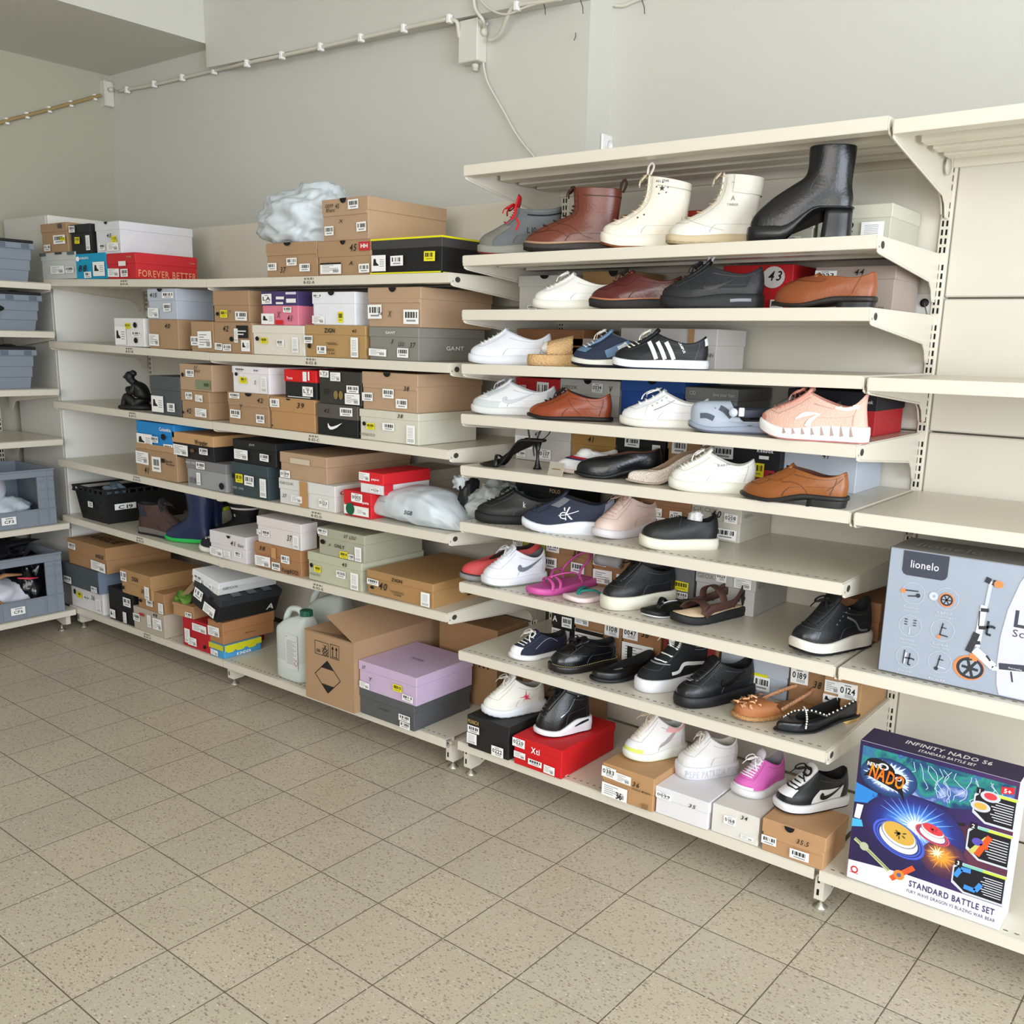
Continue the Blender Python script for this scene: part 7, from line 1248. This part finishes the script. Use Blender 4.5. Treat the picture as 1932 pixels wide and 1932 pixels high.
s=shoe('platform_sneaker','white sneaker with raised lettering around its platform, on the white box marked 35',onbox('m4',1280,1465,1386,1452),zf=.092,zm=.055,zb=.075,sf=.040,sh=.042,ts=.002,W=.095,th=.038)
s.sole(mat('dfdfe2',.55)).upper(mat('dedcd9',.45,'leather'),mat('c4beb4',.8)).tongue(mat('dedcd9',.5,'leather'),.02,.012).laces(mat('d9d2c6',.8),8,.46,.97,.42,.0024,.6,True,True,.7).text(mat('c3c4ca',.6),'PEPE PATRIZIA PEPE',.04,.010,.022,s.L*.9,'sole_lettering',0,s.sole_bvh)
s=shoe('knit_trainer','bright pink knit trainer with white laces, pointing forward on the white-beige box',onbox('m5',1392,1504,1470,1478),zf=.085,zm=.05,zb=.078,sf=.024,sh=.032,W=.10,kind='m')
s.sole(mat('d9d7d8',.5)).upper(mat('d05fae',.6,'knit'),mat('8d8890',.8)).region('toe_bumper',mat('e8e6e8',.5),0,.8,0,.10,.002).tongue(mat('c9bfc8',.6),.016,.03,.6).laces(mat('f0eef0',.8),7,.5,.97,.5,.0028,.6,True,True,1.0)
s=shoe('sneaker','black and white low sneaker with a black swoosh, on the tan box marked 35.5',onbox('m6',1468,1530,1592,1510),zf=.095,zm=.055,zb=.078,sf=.026,sh=.032,W=.095,th=.032,ts=.006)
s.sole(mat('e3e4e8',.5),mat('1b1d26',.6),.005).upper(mat('1b1c20',.45,'leather'),mat('17181b',.8)).region('toe_box',mat('e6e6e8',.4,'leather'),0,.55,.24,.52,.002).region('side_quarter',mat('e2e2e2',.4,'leather'),1.25,2.25,.04,.62,.0018).tongue(mat('e0e0e0',.5,'leather'),.024,.018).laces(mat('131418',.8),6,.52,.97,.46,.0032,.6,True).swoosh(mat('141519',.4),.50,.044,.36,.030)
# ---------------------------------------------------------------- crates on the left wall run
CB=mat('838c98',.5,'plastic'); CBD=mat('5f6b7a',.55,'plastic'); LIDM=mat('26292d',.5,'plastic')
def onXf(x,y,X=-2.71): return onX(x,y,X)
def sideT(off=.0012): return Matrix(((0,0,1,off),(1,0,0,0),(0,1,0,0),(0,0,0,1)))  # frame of a +X face: x->Y, y->Z
def closed_crate(zk,pxr,ytop,label,tx,fold=True):
    z0=LZ[zk]+.001; X0=-2.71; yR=solve(lambda Y: pr((X0,Y,z0+.05))[0]-pxr,-1.4,-.3); H=solve(lambda z: pr((X0,yR-.1,z))[1]-ytop,z0,z0+.6)-z0; L=.56; Wd=.38
    t=thing('storage_crate',label,'crate',(X0,yR,z0),0,'grey crates on the left wall shelves')
    mb=MB(); tp=.018
    a=[(0-tp,-tp),(0-tp,-L+tp),(-Wd+tp,-L+tp),(-Wd+tp,-tp)]; b=[(0,0),(0,-L),(-Wd,-L),(-Wd,0)]; hb=H*.80
    R=[[(x,y,0) for x,y in a]]+[[(ax+(bx-ax)*f,ay+(by-ay)*f,hb*f) for (ax,ay),(bx,by) in zip(a,b)] for f in (.34,.36,.66,.68,1)]
    for k in (2,4): R[k]=[(x+(.004 if abs(x)<.1 else -.004),y+(.004 if abs(y)<.1 else -.004),z) for x,y,z in R[k]]
    mb.rings(R,CB,True,True,False); mb.build('crate_body',t)
    mb=MB(); mb.box((-Wd-.012,-L-.012,hb),(.014,.014,hb+.028),CB,.003)
    for k in range(5): mb.box((.012,-.05-.11*k,hb+.004),(.018,-.015-.11*k,hb+.024),CBD,.001)
    mb.build('rim',t)
    mb=MB(); mb.box((-Wd*.5,-L-.010,hb+.028),(.010,.012,hb+.042),LIDM,.003); mb.box((-Wd-.01,-L-.010,hb+.030),(-Wd*.5,.012,hb+.046),LIDM,.003)
    for k in range(6): mb.box((-Wd*.5-.01,-.05-.1*k,hb+.042),(-Wd*.5+.012,-.01-.1*k,hb+.052),LIDM,.002)
    mb.build('hinged_lid',t)
    mb=MB(); disc2(mb,-.22,hb*.72,.055,.018,SLOT,sideT(.002),.001,18); mb.build('hand_hole',t)
    mb=MB(); rect(mb,-.27,H*.34,.08,.042,WHT,sideT(.0045)); put_text(mb,tx,'b',-.255,H*.34+.012,.016,INK,sideT(.0045)); 
    mb.build('crate_label',t); return t
closed_crate('a',61,452,'grey lidded crate, topmost on the left wall shelves','CF1')
closed_crate('b',75,553,'grey lidded crate, second from the top on the left wall shelves','CF5')
closed_crate('c',66,655,'grey lidded crate, third from the top on the left wall shelves','CF8')
def open_crate(zk,pxr,ytop,label,tx):
    z0=LZ[zk]+.001; X0=-2.684; yR=solve(lambda Y: pr((X0,Y,z0+.05))[0]-pxr,-1.4,-.3); H=solve(lambda z: pr((X0,yR-.1,z))[1]-ytop,z0,z0+.7)-z0; L=.58; Wd=.40
    t=thing('open_front_crate',label,'crate',(X0,yR,z0),0,'grey crates on the left wall shelves'); e=.006
    mb=MB(); mb.box((-Wd,-L,0),(-.0125,0,e),CB); mb.box((-Wd,-L,e),(-Wd+e,0,H),CB); mb.box((-Wd+e,-L,e),(-.0145,-L+e,H),CB); mb.box((-Wd+e,-e,e),(-.0145,0,H),CB)
    mb.box((-.012,-L,0),(0,0,H*.30),CB,.002); mb.box((-.014,-L,H*.86),(.002,0,H),CB,.002); mb.box((-.0119,-.085,H*.302),(-.0001,-.001,H*.858),CB,.001); mb.box((-.0119,-L+.001,H*.302),(-.0001,-L+.085,H*.858),CB,.001)
    for k in range(5): mb.box((0,-.10-.11*k,.01),(.006,-.094-.11*k,H*.29),CB,.001)
    for f in (.45,.62,.78): mb.box((0,-.08,H*f),(.004,-.004,H*f+.006),CB,.001)
    mb.box((0,-L,H*.29),(.006,0,H*.305),CB,.001); mb.box((0,-L,H*.97),(.010,0,H),CB,.002); mb.box((0,-.046,0),(.005,-.040,H),CB,.001); mb.build('crate_body',t)
    mb=MB(); rect(mb,-.275,H*.09,.07,.038,WHT,sideT(.007)); put_text(mb,tx,'b',-.262,H*.09+.008,.014,INK,sideT(.007),wmax=.045); rect(mb,-.255,H*.09+.028,.035,.005,GRYT,sideT(.007),.0004); mb.build('crate_label',t)
    return X0,yR,z0,H,L
def blob(name,label,cat,c,r,m,seed=0,rough=.25,parent=None,nu=26,nv=16,sq=2.6,group=None,rz=0,crease=1.0,flat0=True,ridge=0):
    mb=MB(); R=[]
    for j in range(nv+1):
        v=-PI/2+PI*j/nv; row=[]
        for i in range(nu):
            u=2*PI*i/nu; d=Vector((math.copysign(abs(cos(u))**(2/sq),cos(u))*abs(cos(v))**(2/sq),math.copysign(abs(sin(u))**(2/sq),sin(u))*abs(cos(v))**(2/sq),math.copysign(abs(sin(v))**(2/sq),sin(v))))
            n=noise.noise(d*1.7+Vector((seed,0,0)))+.6*abs(noise.noise(d*3.6*crease+Vector((0,seed,0))))+.45*abs(noise.noise(d*7.5*crease+Vector((seed,seed,2))))
            if ridge: w_=d+Vector((noise.noise(d*2+Vector((seed,5,1))),noise.noise(d*2+Vector((1,seed,9))),0))*.35; n=.6*noise.noise(d*1.3+Vector((seed,0,0)))+ridge*(noise.voronoi(w_*2.0+Vector((seed,0,0)))[0][0]+.5*noise.voronoi(w_*4.3+Vector((seed,3,0)))[0][0])+.05
            p=Vector((d.x*r[0],d.y*r[1],d.z*r[2]))*(1+rough*(n-.35)); 
            if flat0 and p.z<-r[2]*.85: p.z=-r[2]*.85
            row.append(p)
        R.append(row)
    mb.rings(R,m,True,True,True); o=mb.build(name,parent,c,rz)
    if label: tag(o,label,cat,group)
    return o
X0,yR,z0,H,L=open_crate('e',107,886,'large open-fronted grey crate holding white clothes, left wall shelves','CF3')
WCL=mat('e3e4ee',.85,'canvas')
blob('folded_garment','white garment heaped in the upper open crate, nearer the left edge','clothing',(X0-.20,yR-.36,z0+.16),(.16,.20,.13),WCL,3,.35,sq=2.2)
blob('folded_garment','pale blue-white garment at the bottom of the upper open crate','clothing',(X0-.17,yR-.20,z0+.075),(.14,.13,.065),mat('cfdbe6',.85,'canvas'),8,.35,sq=2.2)
blob('folded_garment','grey and navy striped garment edge at the left of the upper open crate','clothing',(X0-.20,yR-.50,z0+.20),(.14,.06,.13),mat('8a8896',.85,'canvas'),12,.3)
X0,yR,z0,H,L=open_crate('f',122,1046,'large open-fronted grey crate with white cloth and a sandal, lowest on the left','CF6')
blob('folded_garment','white cloth heap in the lowest open crate','clothing',(X0-.18,yR-.30,z0+.10),(.15,.19,.09),WCL,23,.3,sq=2.3)
blob('bin_bag','shiny black plastic bag at the right end of the lowest open crate','bag',(X0-.16,yR-.115,z0+.14),(.13,.075,.13),mat('15181f',.16,'bag'),31,.5,crease=1.6)
blob('bin_bag','black plastic bag bulging from the top of the lowest open crate','bag',(X0-.20,yR-.30,z0+.335),(.15,.22,.065),mat('1c1d2a',.2,'bag'),37,.5,crease=1.6)
mb=MB(); W1=mat('b08258',.6,'leather'); c=Vector((X0-.016,yR,z0))
mb.tube([c+Vector((.0,-.44,.20)),c+Vector((.004,-.36,.215)),c+Vector((0,-.28,.235)),c+Vector((0,-.20,.225))],[.012,.02,.02,.012],W1,8,.5); mb.tube([c+Vector((0,-.40,.20)),c+Vector((.002,-.34,.13)),c+Vector((0,-.25,.04))],[.016,.015,.009],W1,8,.5)
mb.add([tuple(c+Vector(v)) for v in ((.012,-.385,.21),(.012,-.355,.20),(.012,-.36,.225))],[(0,1,2)],BLK); o=mb.build('leather_strap'); tag(o,'tan leather strap with a metal ring over the white cloth in the lowest crate','strap')
mb=MB(); mb.tube([c+Vector((.004,-.22,.21)),c+Vector((.008,-.17,.20)),c+Vector((.004,-.12,.195))],[.006,.012,.006],mat('e0405a',.5),8,.5); tag(mb.build('red_ribbon'),'small pinkish-red ribbon in the lowest open crate','ribbon')
# ---------------------------------------------------------------- left bay, fifth shelf
def black_crate():
    z0=SZ('E1',-2.4)+.001; Yf=-D+.02; x1=X_at(199,Yf,z0+.1); x0=X_at(143,Yf,z0+.1); H=solve(lambda z: pr((x1,Yf,z))[1]-925,z0,z0+.5)-z0; W=x1-x0; dp=.46; m=mat('232327',.55,'plastic')
    t=thing('storage_crate','black perforated plastic crate labelled C19 on the fifth shelf','crate',(x0,Yf,z0)); e=.006; tp=.02
    def wall(a,b): pass
    mb=MB(); a=[(tp,tp),(W-tp,tp),(W-tp,dp-tp),(tp,dp-tp)]; b=[(0,0),(W,0),(W,dp),(0,dp)]
    mb.rings([[(x,y,0) for x,y in a],[(x,y,H*.84) for x,y in b]],m,True,False,False); mb.rings([[(x+(e if x<W/2 else -e),y+(e if y<dp/2 else -e),H*.84) for x,y in b],[(x+(e if x<W/2 else -e),y+(e if y<dp/2 else -e),.006) for x,y in a]],m,False,True,False); mb.build('crate_body',t)
    mb=MB()
    for x,y,w,d in ((-.012,-.012,W+.024,.014),(-.012,dp-.002,W+.024,.014),(-.012,0,.014,dp),(W-.002,0,.014,dp)): mb.box((x,y,H*.82),(x+w,y+d,H*.86),m,.002); mb.box((x,y,H*.95),(x+w,y+d,H),m,.002)
    for k in range(7): mb.box((W*k/6-.005,-.012,H*.84),(W*k/6+.005,.0,H*.97),m,.001)
    for k in range(12): mb.box((W,dp*k/11-.005,H*.84),(W+.012,dp*k/11+.005,H*.97),m,.001)
    for (a_,b_) in ((.2,.2),(.5,.2),(.8,.2),(.35,.42),(.65,.42),(.5,.62),(.8,.6)): disc2(mb,W*a_,H*b_,.007,.010,SLOT,FT('F',W,dp,H,0,-.004),0,10)
    disc2(mb,dp*.55,H*.62,.05,.018,SLOT,FT('S',W,dp,H,0,-.004),.001,16); mb.build('rim',t)
    mb=MB(); T=FT('F',W,dp,H,0,.001); rect(mb,W*.42,H*.42,W*.16,H*.16,WHT,T); put_text(mb,'15','b',W*.45,H*.45,.018,INK,T,wmax=W*.10); mb.build('crate_label',t)
    mb=MB(); T=FT('S',W,dp,H,0,.003); rect(mb,dp*.10,H*.40,dp*.25,H*.17,WHT,T); put_text(mb,'C19','b',dp*.14,H*.42,.018,INK,T,wmax=dp*.17); mb.build('crate_label',t)
    blob('folded_garment','grey-blue cloth poking out of the black crate','clothing',(x0+W*.72,Yf+.10,z0+H*.86),(.06,.05,.04),mat('6a7a88',.8,'canvas'),5,.5)
black_crate()
def ushoe(nm,label,xl,xr,Y,yaw,**k):
    sh=k.pop('sh','E1'); z=SZ(sh,-2)+.001; yr=math.radians(yaw); X=X_at(xl,Y,z+.03); 
    L=k.pop('L',None) or solve(lambda l: pr((X+l*cos(yr),Y+l*sin(yr),z+.03))[0]-xr,.1,.6)
    return Shoe(nm,label,k.pop('cat','shoe'),(X,Y,z),yr,L,'footwear on the fifth shelf of the left bay',**k)
# hiking shoe points its toe to the right: heel on the left
z=SZ('E1',-2)+.001; X=X_at(346,-D+.10,z+.03)
s=Shoe('hiking_shoe','brown and navy hiking shoe with grey sole beside the black crate','shoe',(X,-D+.12,z),math.radians(192),.30,'footwear on the fifth shelf of the left bay',xf=.42,zf=.09,zm=.06,zb=.07,wc=.034,sf=.030,sh=.036,th=.036,W=.10,ts=.014,shaft=(.47,.98,.155,.040,.150,.008))
s.sole(mat('6d6a64',.6),mat('2c2b2c',.7),.012,.003).upper(mat('4a3530',.8,'suede'),mat('242630',.8)).region('ankle_panel',mat('2b303c',.8,'canvas'),1.7,PI,.45,.98,.0016).tongue(mat('2b2c30',.8,'canvas'),.026,.03).laces(mat('3a322e',.8),6,.5,.97,.46,.003,.6,True)
def rain_boot(x,Y,label,rz=.1):
    z=SZ('E1',-2)+.001; t=Shoe('rain_boot',label,'boot',(X_at(x,Y,z+.02),Y,z),rz,.245,'rain boots',xf=.46,xb=.98,zf=.085,zm=.06,zb=.06,wc=.034,sf=.016,sh=.018,th=.034,fa=.05,fb=.03,W=.088,shaft=(.52,1.03,.245,.046,.24))
    t.sole(mat('2fb35a',.5,'plastic'),mat('29c94f',.5,'plastic'),.007,.003).upper(mat('1f2a4c',.3,'plastic'),mat('14182a',.7),nu=14).region('top_rim',mat('26325a',.35),0,PI,.94,1,.003,n=26); return t
rain_boot(313,-D+.055,'navy rain boot with a bright green sole, nearer the viewer',math.radians(22)); rain_boot(336,-D+.17,'navy rain boot with a bright green sole, standing behind its pair',math.radians(22))
# winter boot with striped cuff
z=SZ('E1',-1.6)+.001
s=Shoe('winter_boot','black kids winter boot with two white cuff bands and patterned shaft','boot',(X_at(398,-D+.20,z+.02),-D+.20,z),math.radians(25),.24,'footwear on the fifth shelf of the left bay',xf=.46,xb=.98,zf=.08,zm=.055,zb=.055,wc=.040,sf=.024,sh=.024,th=.036,fa=.05,fb=.03,W=.092,shaft=(.42,1.05,.215,.058,.215))
s.sole(mat('d4d0c8',.6)).upper(mat('1c1d20',.5,'canvas'),mat('2a2a2a',.8)).region('white_band',mat('dededc',.6),0,PI,.84,.87,.003,n=26).region('white_band',mat('dededc',.6),0,PI,.93,.99,.003,n=26).text(WHT,'S',.62,.13,.012,.010,'side_lettering')
s=Shoe('kids_trainer','neon yellow and black patterned kids shoe standing on its heel','shoe',(X_at(377,-D+.26,z+.05),-D+.27,z+.075),math.radians(20),.17,'footwear on the fifth shelf of the left bay',xf=.42,zf=.07,zm=.045,zb=.06,sf=.016,sh=.020,W=.085,th=.04,pitch=-.3)
s.sole(mat('c4d42e',.6),tread=.002).upper(mat('22251f',.8,'knit'),mat('1a1a1a',.8)).region('neon_patch',mat('b9cf2c',.6),0,1.2,0,.35,.002)
s=Shoe('kids_trainer','dark navy shoe with a white rubber toe at the shelf edge','shoe',(X_at(376,-D+.03,z+.02),-D+.035,z),math.radians(30),.20,'footwear on the fifth shelf of the left bay',xf=.44,zf=.06,zm=.045,zb=.055,sf=.022,sh=.022,W=.088,th=.042)
s.sole(mat('dcdad2',.6)).upper(mat('1f2430',.7,'canvas'),mat('1a1a1a',.8)).laces(mat('d0d0d0',.8),4,.5,.95,.4,.0024,.6,False)
# statue of a seated sleeping figure
def statue():
    z0=SZ('C1',-2.3)+.001; p=Vector((X_at(258,-D+.07,z0+.05),-D+.08,z0)); t=thing('resting_figurine','small matt black statue of a seated figure resting its head on its knee','statue',p,.55); m=mat('18181a',.55,'leather'); k=.185
    # joints (x,y,z) in units of the figure's height; radius
    V=[((.06,0,.13),.27),((.10,0,.27),.25),((.09,0,.42),.22),((.03,0,.55),.20),((-.07,0,.64),.11),((-.14,-.01,.69),.09),((-.20,-.02,.76),.135),((-.20,-.02,.85),.135),((-.15,-.02,.93),.08),
       ((.00,-.19,.55),.10),((-.08,-.22,.40),.085),((-.20,-.14,.46),.07),((-.25,-.08,.56),.06),
       ((.00,.19,.55),.10),((-.08,.22,.40),.085),((-.22,.10,.45),.07),((-.26,.0,.55),.06),
       ((-.04,-.15,.12),.16),((-.26,-.16,.36),.115),((-.31,-.16,.18),.085),((-.35,-.16,.06),.065),((-.48,-.16,.035),.045),
       ((-.04,.16,.11),.16),((-.30,.22,.10),.11),((-.34,.02,.08),.09),((-.42,-.05,.06),.055)]
    E=[(0,1),(1,2),(2,3),(3,4),(4,5),(5,6),(6,7),(7,8),(3,9),(9,10),(10,11),(11,12),(3,13),(13,14),(14,15),(15,16),(0,17),(17,18),(18,19),(19,20),(20,21),(0,22),(22,23),(23,24),(24,25)]
    me=bpy.data.meshes.new('figure_body'); me.from_pydata([Vector(v[0])*k for v in V],E,[]); o=bpy.data.objects.new('figure_body',me); COL.objects.link(o); o.parent=t; me.materials.append(m)
    o.modifiers.new('skin','SKIN').use_smooth_shade=True
    for i,v in enumerate(V): me.skin_vertices[0].data[i].radius=(v[1]*k,v[1]*k)
    me.skin_vertices[0].data[0].use_root=True
    o.modifiers.new('sub','SUBSURF').levels=1; o.modifiers['sub'].render_levels=2
    mb=MB(); mb.lathe([(.001,.0),(.014,.001),(.017,.008),(.012,.018),(.001,.022)],m,14,Matrix.Translation((-.022,-.004,k*.86))@Matrix.Rotation(.6,4,'Y')); mb.build('hair_knot',t)
    mb=MB(); mb.rings([[((.62*r*cos(a*PI/8)-.04)*k,(.40*r*sin(a*PI/8))*k,h*k) for a in range(16)] for r,h in ((.72,0.0),(.80,.03),(.74,.10),(.5,.14))],m); mb.build('draped_robe',t)
    # face: nose, brow
    mb=MB(); mb.tube([(-.325*k,-.02*k,.83*k),(-.35*k,-.02*k,.79*k),(-.325*k,-.02*k,.77*k)],[.004,.006,.004],m,8); mb.build('nose',t)
statue()
# ---------------------------------------------------------------- bags
BGM=mat('c9d1d6',.45,'bag')
z=TOPS['b1'][0]; x0,x1=TOPS['b1'][2],TOPS['b1'][3]
def bagmesh(name,label,c,r,seed,m,rz=0,nu=84,nv=50,rough=.32,sq=2.3,neck=None,parent=None):
    o=blob(name,label,'bag',c,r,m,seed,rough,None,nu,nv,sq,'grey mail bags',rz,1.3,True,1.5); return o
o=bagmesh('mail_bag','crumpled grey-white plastic bag on top of the tan box marked 37',((x0+x1)/2-.045,-D+.16,z+.082),(.165,.13,.098),11,BGM,.1)
tz=SZ('D2',-.3)+.001
def pillowbag():
    t=thing('mail_bag','pale grey-blue plastic mail bag lying at the front of the fourth shelf','bag',(X_at(797,-D+.13,tz+.05),-D+.13,tz),0,'grey mail bags'); mb=MB(); R=[]; n=60; N=52
    for j in range(N+1):
        f=j/N; x=-.24+.50*f; e=max(0,sin(PI*min(max(f*1.04,0),1)))**.5
        w=.115*(.35+.65*e) ; h=.054*e*(1+.25*f)+.004
        row=[]
        for i in range(n):
            a=2*PI*i/n; wq=Vector((x*9+.4*noise.noise(Vector((x*12,a,0))),cos(a)*1.3,sin(a)*1.3+4)); q=.5*noise.noise(wq)+.9*noise.voronoi(wq)[0][0]+.4*noise.voronoi(wq*2.3)[0][0]-.5
            row.append((x+.012*q,w*math.copysign(abs(cos(a))**.8,cos(a))*(1+.14*q)-(.02*f),max(.0015,h+h*math.copysign(abs(sin(a))**.8,sin(a))*(1+.22*q))))
        R.append(row)
    mb.rings(R,BGM); o=mb.build('bag_body',t)
    mb=MB(); T=Matrix.Translation((.03,-.128,.045))@Matrix.Rotation(1.15,4,'X'); put_text(mb,'SGB','b',0,0,.014,mat('3a3f45',.6),T,wmax=.04); put_text(mb,'aiaiai aiai','n',-.14,.03,.008,mat('8a9298',.6),T,wmax=.12); mb.build('printed_lettering',t)
    blob('bag_flap',None,None,(.16,.03,.155),(.035,.02,.03),BGM,17,.6,t)
    return t
pillowbag()
xx=X_at(886,-D+.17,tz+.08)
blob('black_pouch','black fabric pouch standing between the two grey mail bags','pouch',(xx,-D+.17,tz+.085),(.030,.045,.095),mat('17181c',.55,'canvas'),41,.4,None,30,20,3.0)
bagmesh('mail_bag','second grey plastic bag behind the black sneaker at the right end of the fourth shelf',(X_at(935,-D+.22,tz+.05),-D+.26,tz+.065),(.075,.13,.075),21,mat('b3bab9',.5,'bag'),.2)
# ---------------------------------------------------------------- jerrycans
def jerrycan(p,label,capc,rz=0,lab=True,sc=1):
    t=thing('jerrycan',label,'jerrycan',p,rz,'plastic jerrycans'); m=bpy.data.materials.get('hdpe')
    if not m:
        m=mat('dde5e0',.35,'clear').copy(); m.name='hdpe'; m.node_tree.nodes['Principled BSDF'].inputs['Transmission Weight'].default_value=.12; m.node_tree.nodes['Principled BSDF'].inputs['Roughness'].default_value=.4
    W,Dp,H=.175*sc,.135*sc,.30*sc
    def ring(w,d,z,cx=0,n=28):
        out=[]
        for i in range(n):
            a=2*PI*i/n; out.append((cx+w/2*math.copysign(abs(cos(a))**.45,cos(a)),d/2*math.copysign(abs(sin(a))**.45,sin(a)),z))
        return out
    mb=MB(); mb.rings([ring(W*.9,Dp*.9,0),ring(W,Dp,.012),ring(W,Dp,H*.28),ring(W*.985,Dp*.98,H*.29),ring(W,Dp,H*.30),ring(W,Dp,H*.70),ring(W*.96,Dp*.96,H*.75),ring(W*.74,Dp*.72,H*.85,.016),ring(W*.46,Dp*.52,H*.90,.036),ring(W*.30,Dp*.40,H*.925,.046)],m); mb.build('can_body',t)
    mb=MB(); mb.tube(catm([(-W*.44,0,H*.70),(-W*.42,0,H*.84),(-W*.26,0,H*.97),(0,0,H*1.0),(W*.12,0,H*.97),(W*.24,0,H*.90)]),.013*sc,m,10,1.25); mb.build('handle',t)
    mb=MB(); mb.lathe([(.022,H*.90),(.022,H*.94),(.018,H*.95)],m,18,Matrix.Translation((W*.30,0,0))); mb.build('neck',t)
    mb=MB(); R=[]
    for z,r in ((H*.935,.024),(H*.94,.026),(H*1.01,.026),(H*1.02,.022)): R.append([(W*.30+(r+(.0012 if i%2 else 0))*cos(2*PI*i/28),(r+(.0012 if i%2 else 0))*sin(2*PI*i/28),z) for i in range(28)])
    mb.rings(R,mat(capc,.45,'plastic'),True,True,False); mb.build('screw_cap',t)
    if lab:
        mb=MB(); T=Matrix(((1,0,0,0),(0,0,-1,-Dp/2-.0012),(0,1,0,0),(0,0,0,1))); rect(mb,-W*.02,H*.20,W*.44,H*.50,mat('dfe2e0',.5),T)
        for k in range(16): rect(mb,W*.02,H*(.60-.022*k),W*(.34-.1*((k*5)%3)/2),.002,GRYT,T,.0004)
        line2(mb,[(W*.30,H*.30),(W*.36,H*.35),(W*.42,H*.30),(W*.36,H*.25),(W*.30,H*.30)],.002,mat('c83a3a',.6),T,.0005); put_text(mb,'Vi','b',W*.01,H*.65,.006,INK,T); mb.build('product_label',t)
    return t
zf=.131
jerrycan((X_at(563,-D+.08,zf+.1),-D+.085,zf),'translucent white jerrycan with a green cap and label, front of the base shelf','1d5f4c')
jerrycan((X_at(630,-.20,zf+.2),-.22,zf),'translucent jerrycan with a dark cap, behind the open carton','1d3a36',.3,False,1.12)
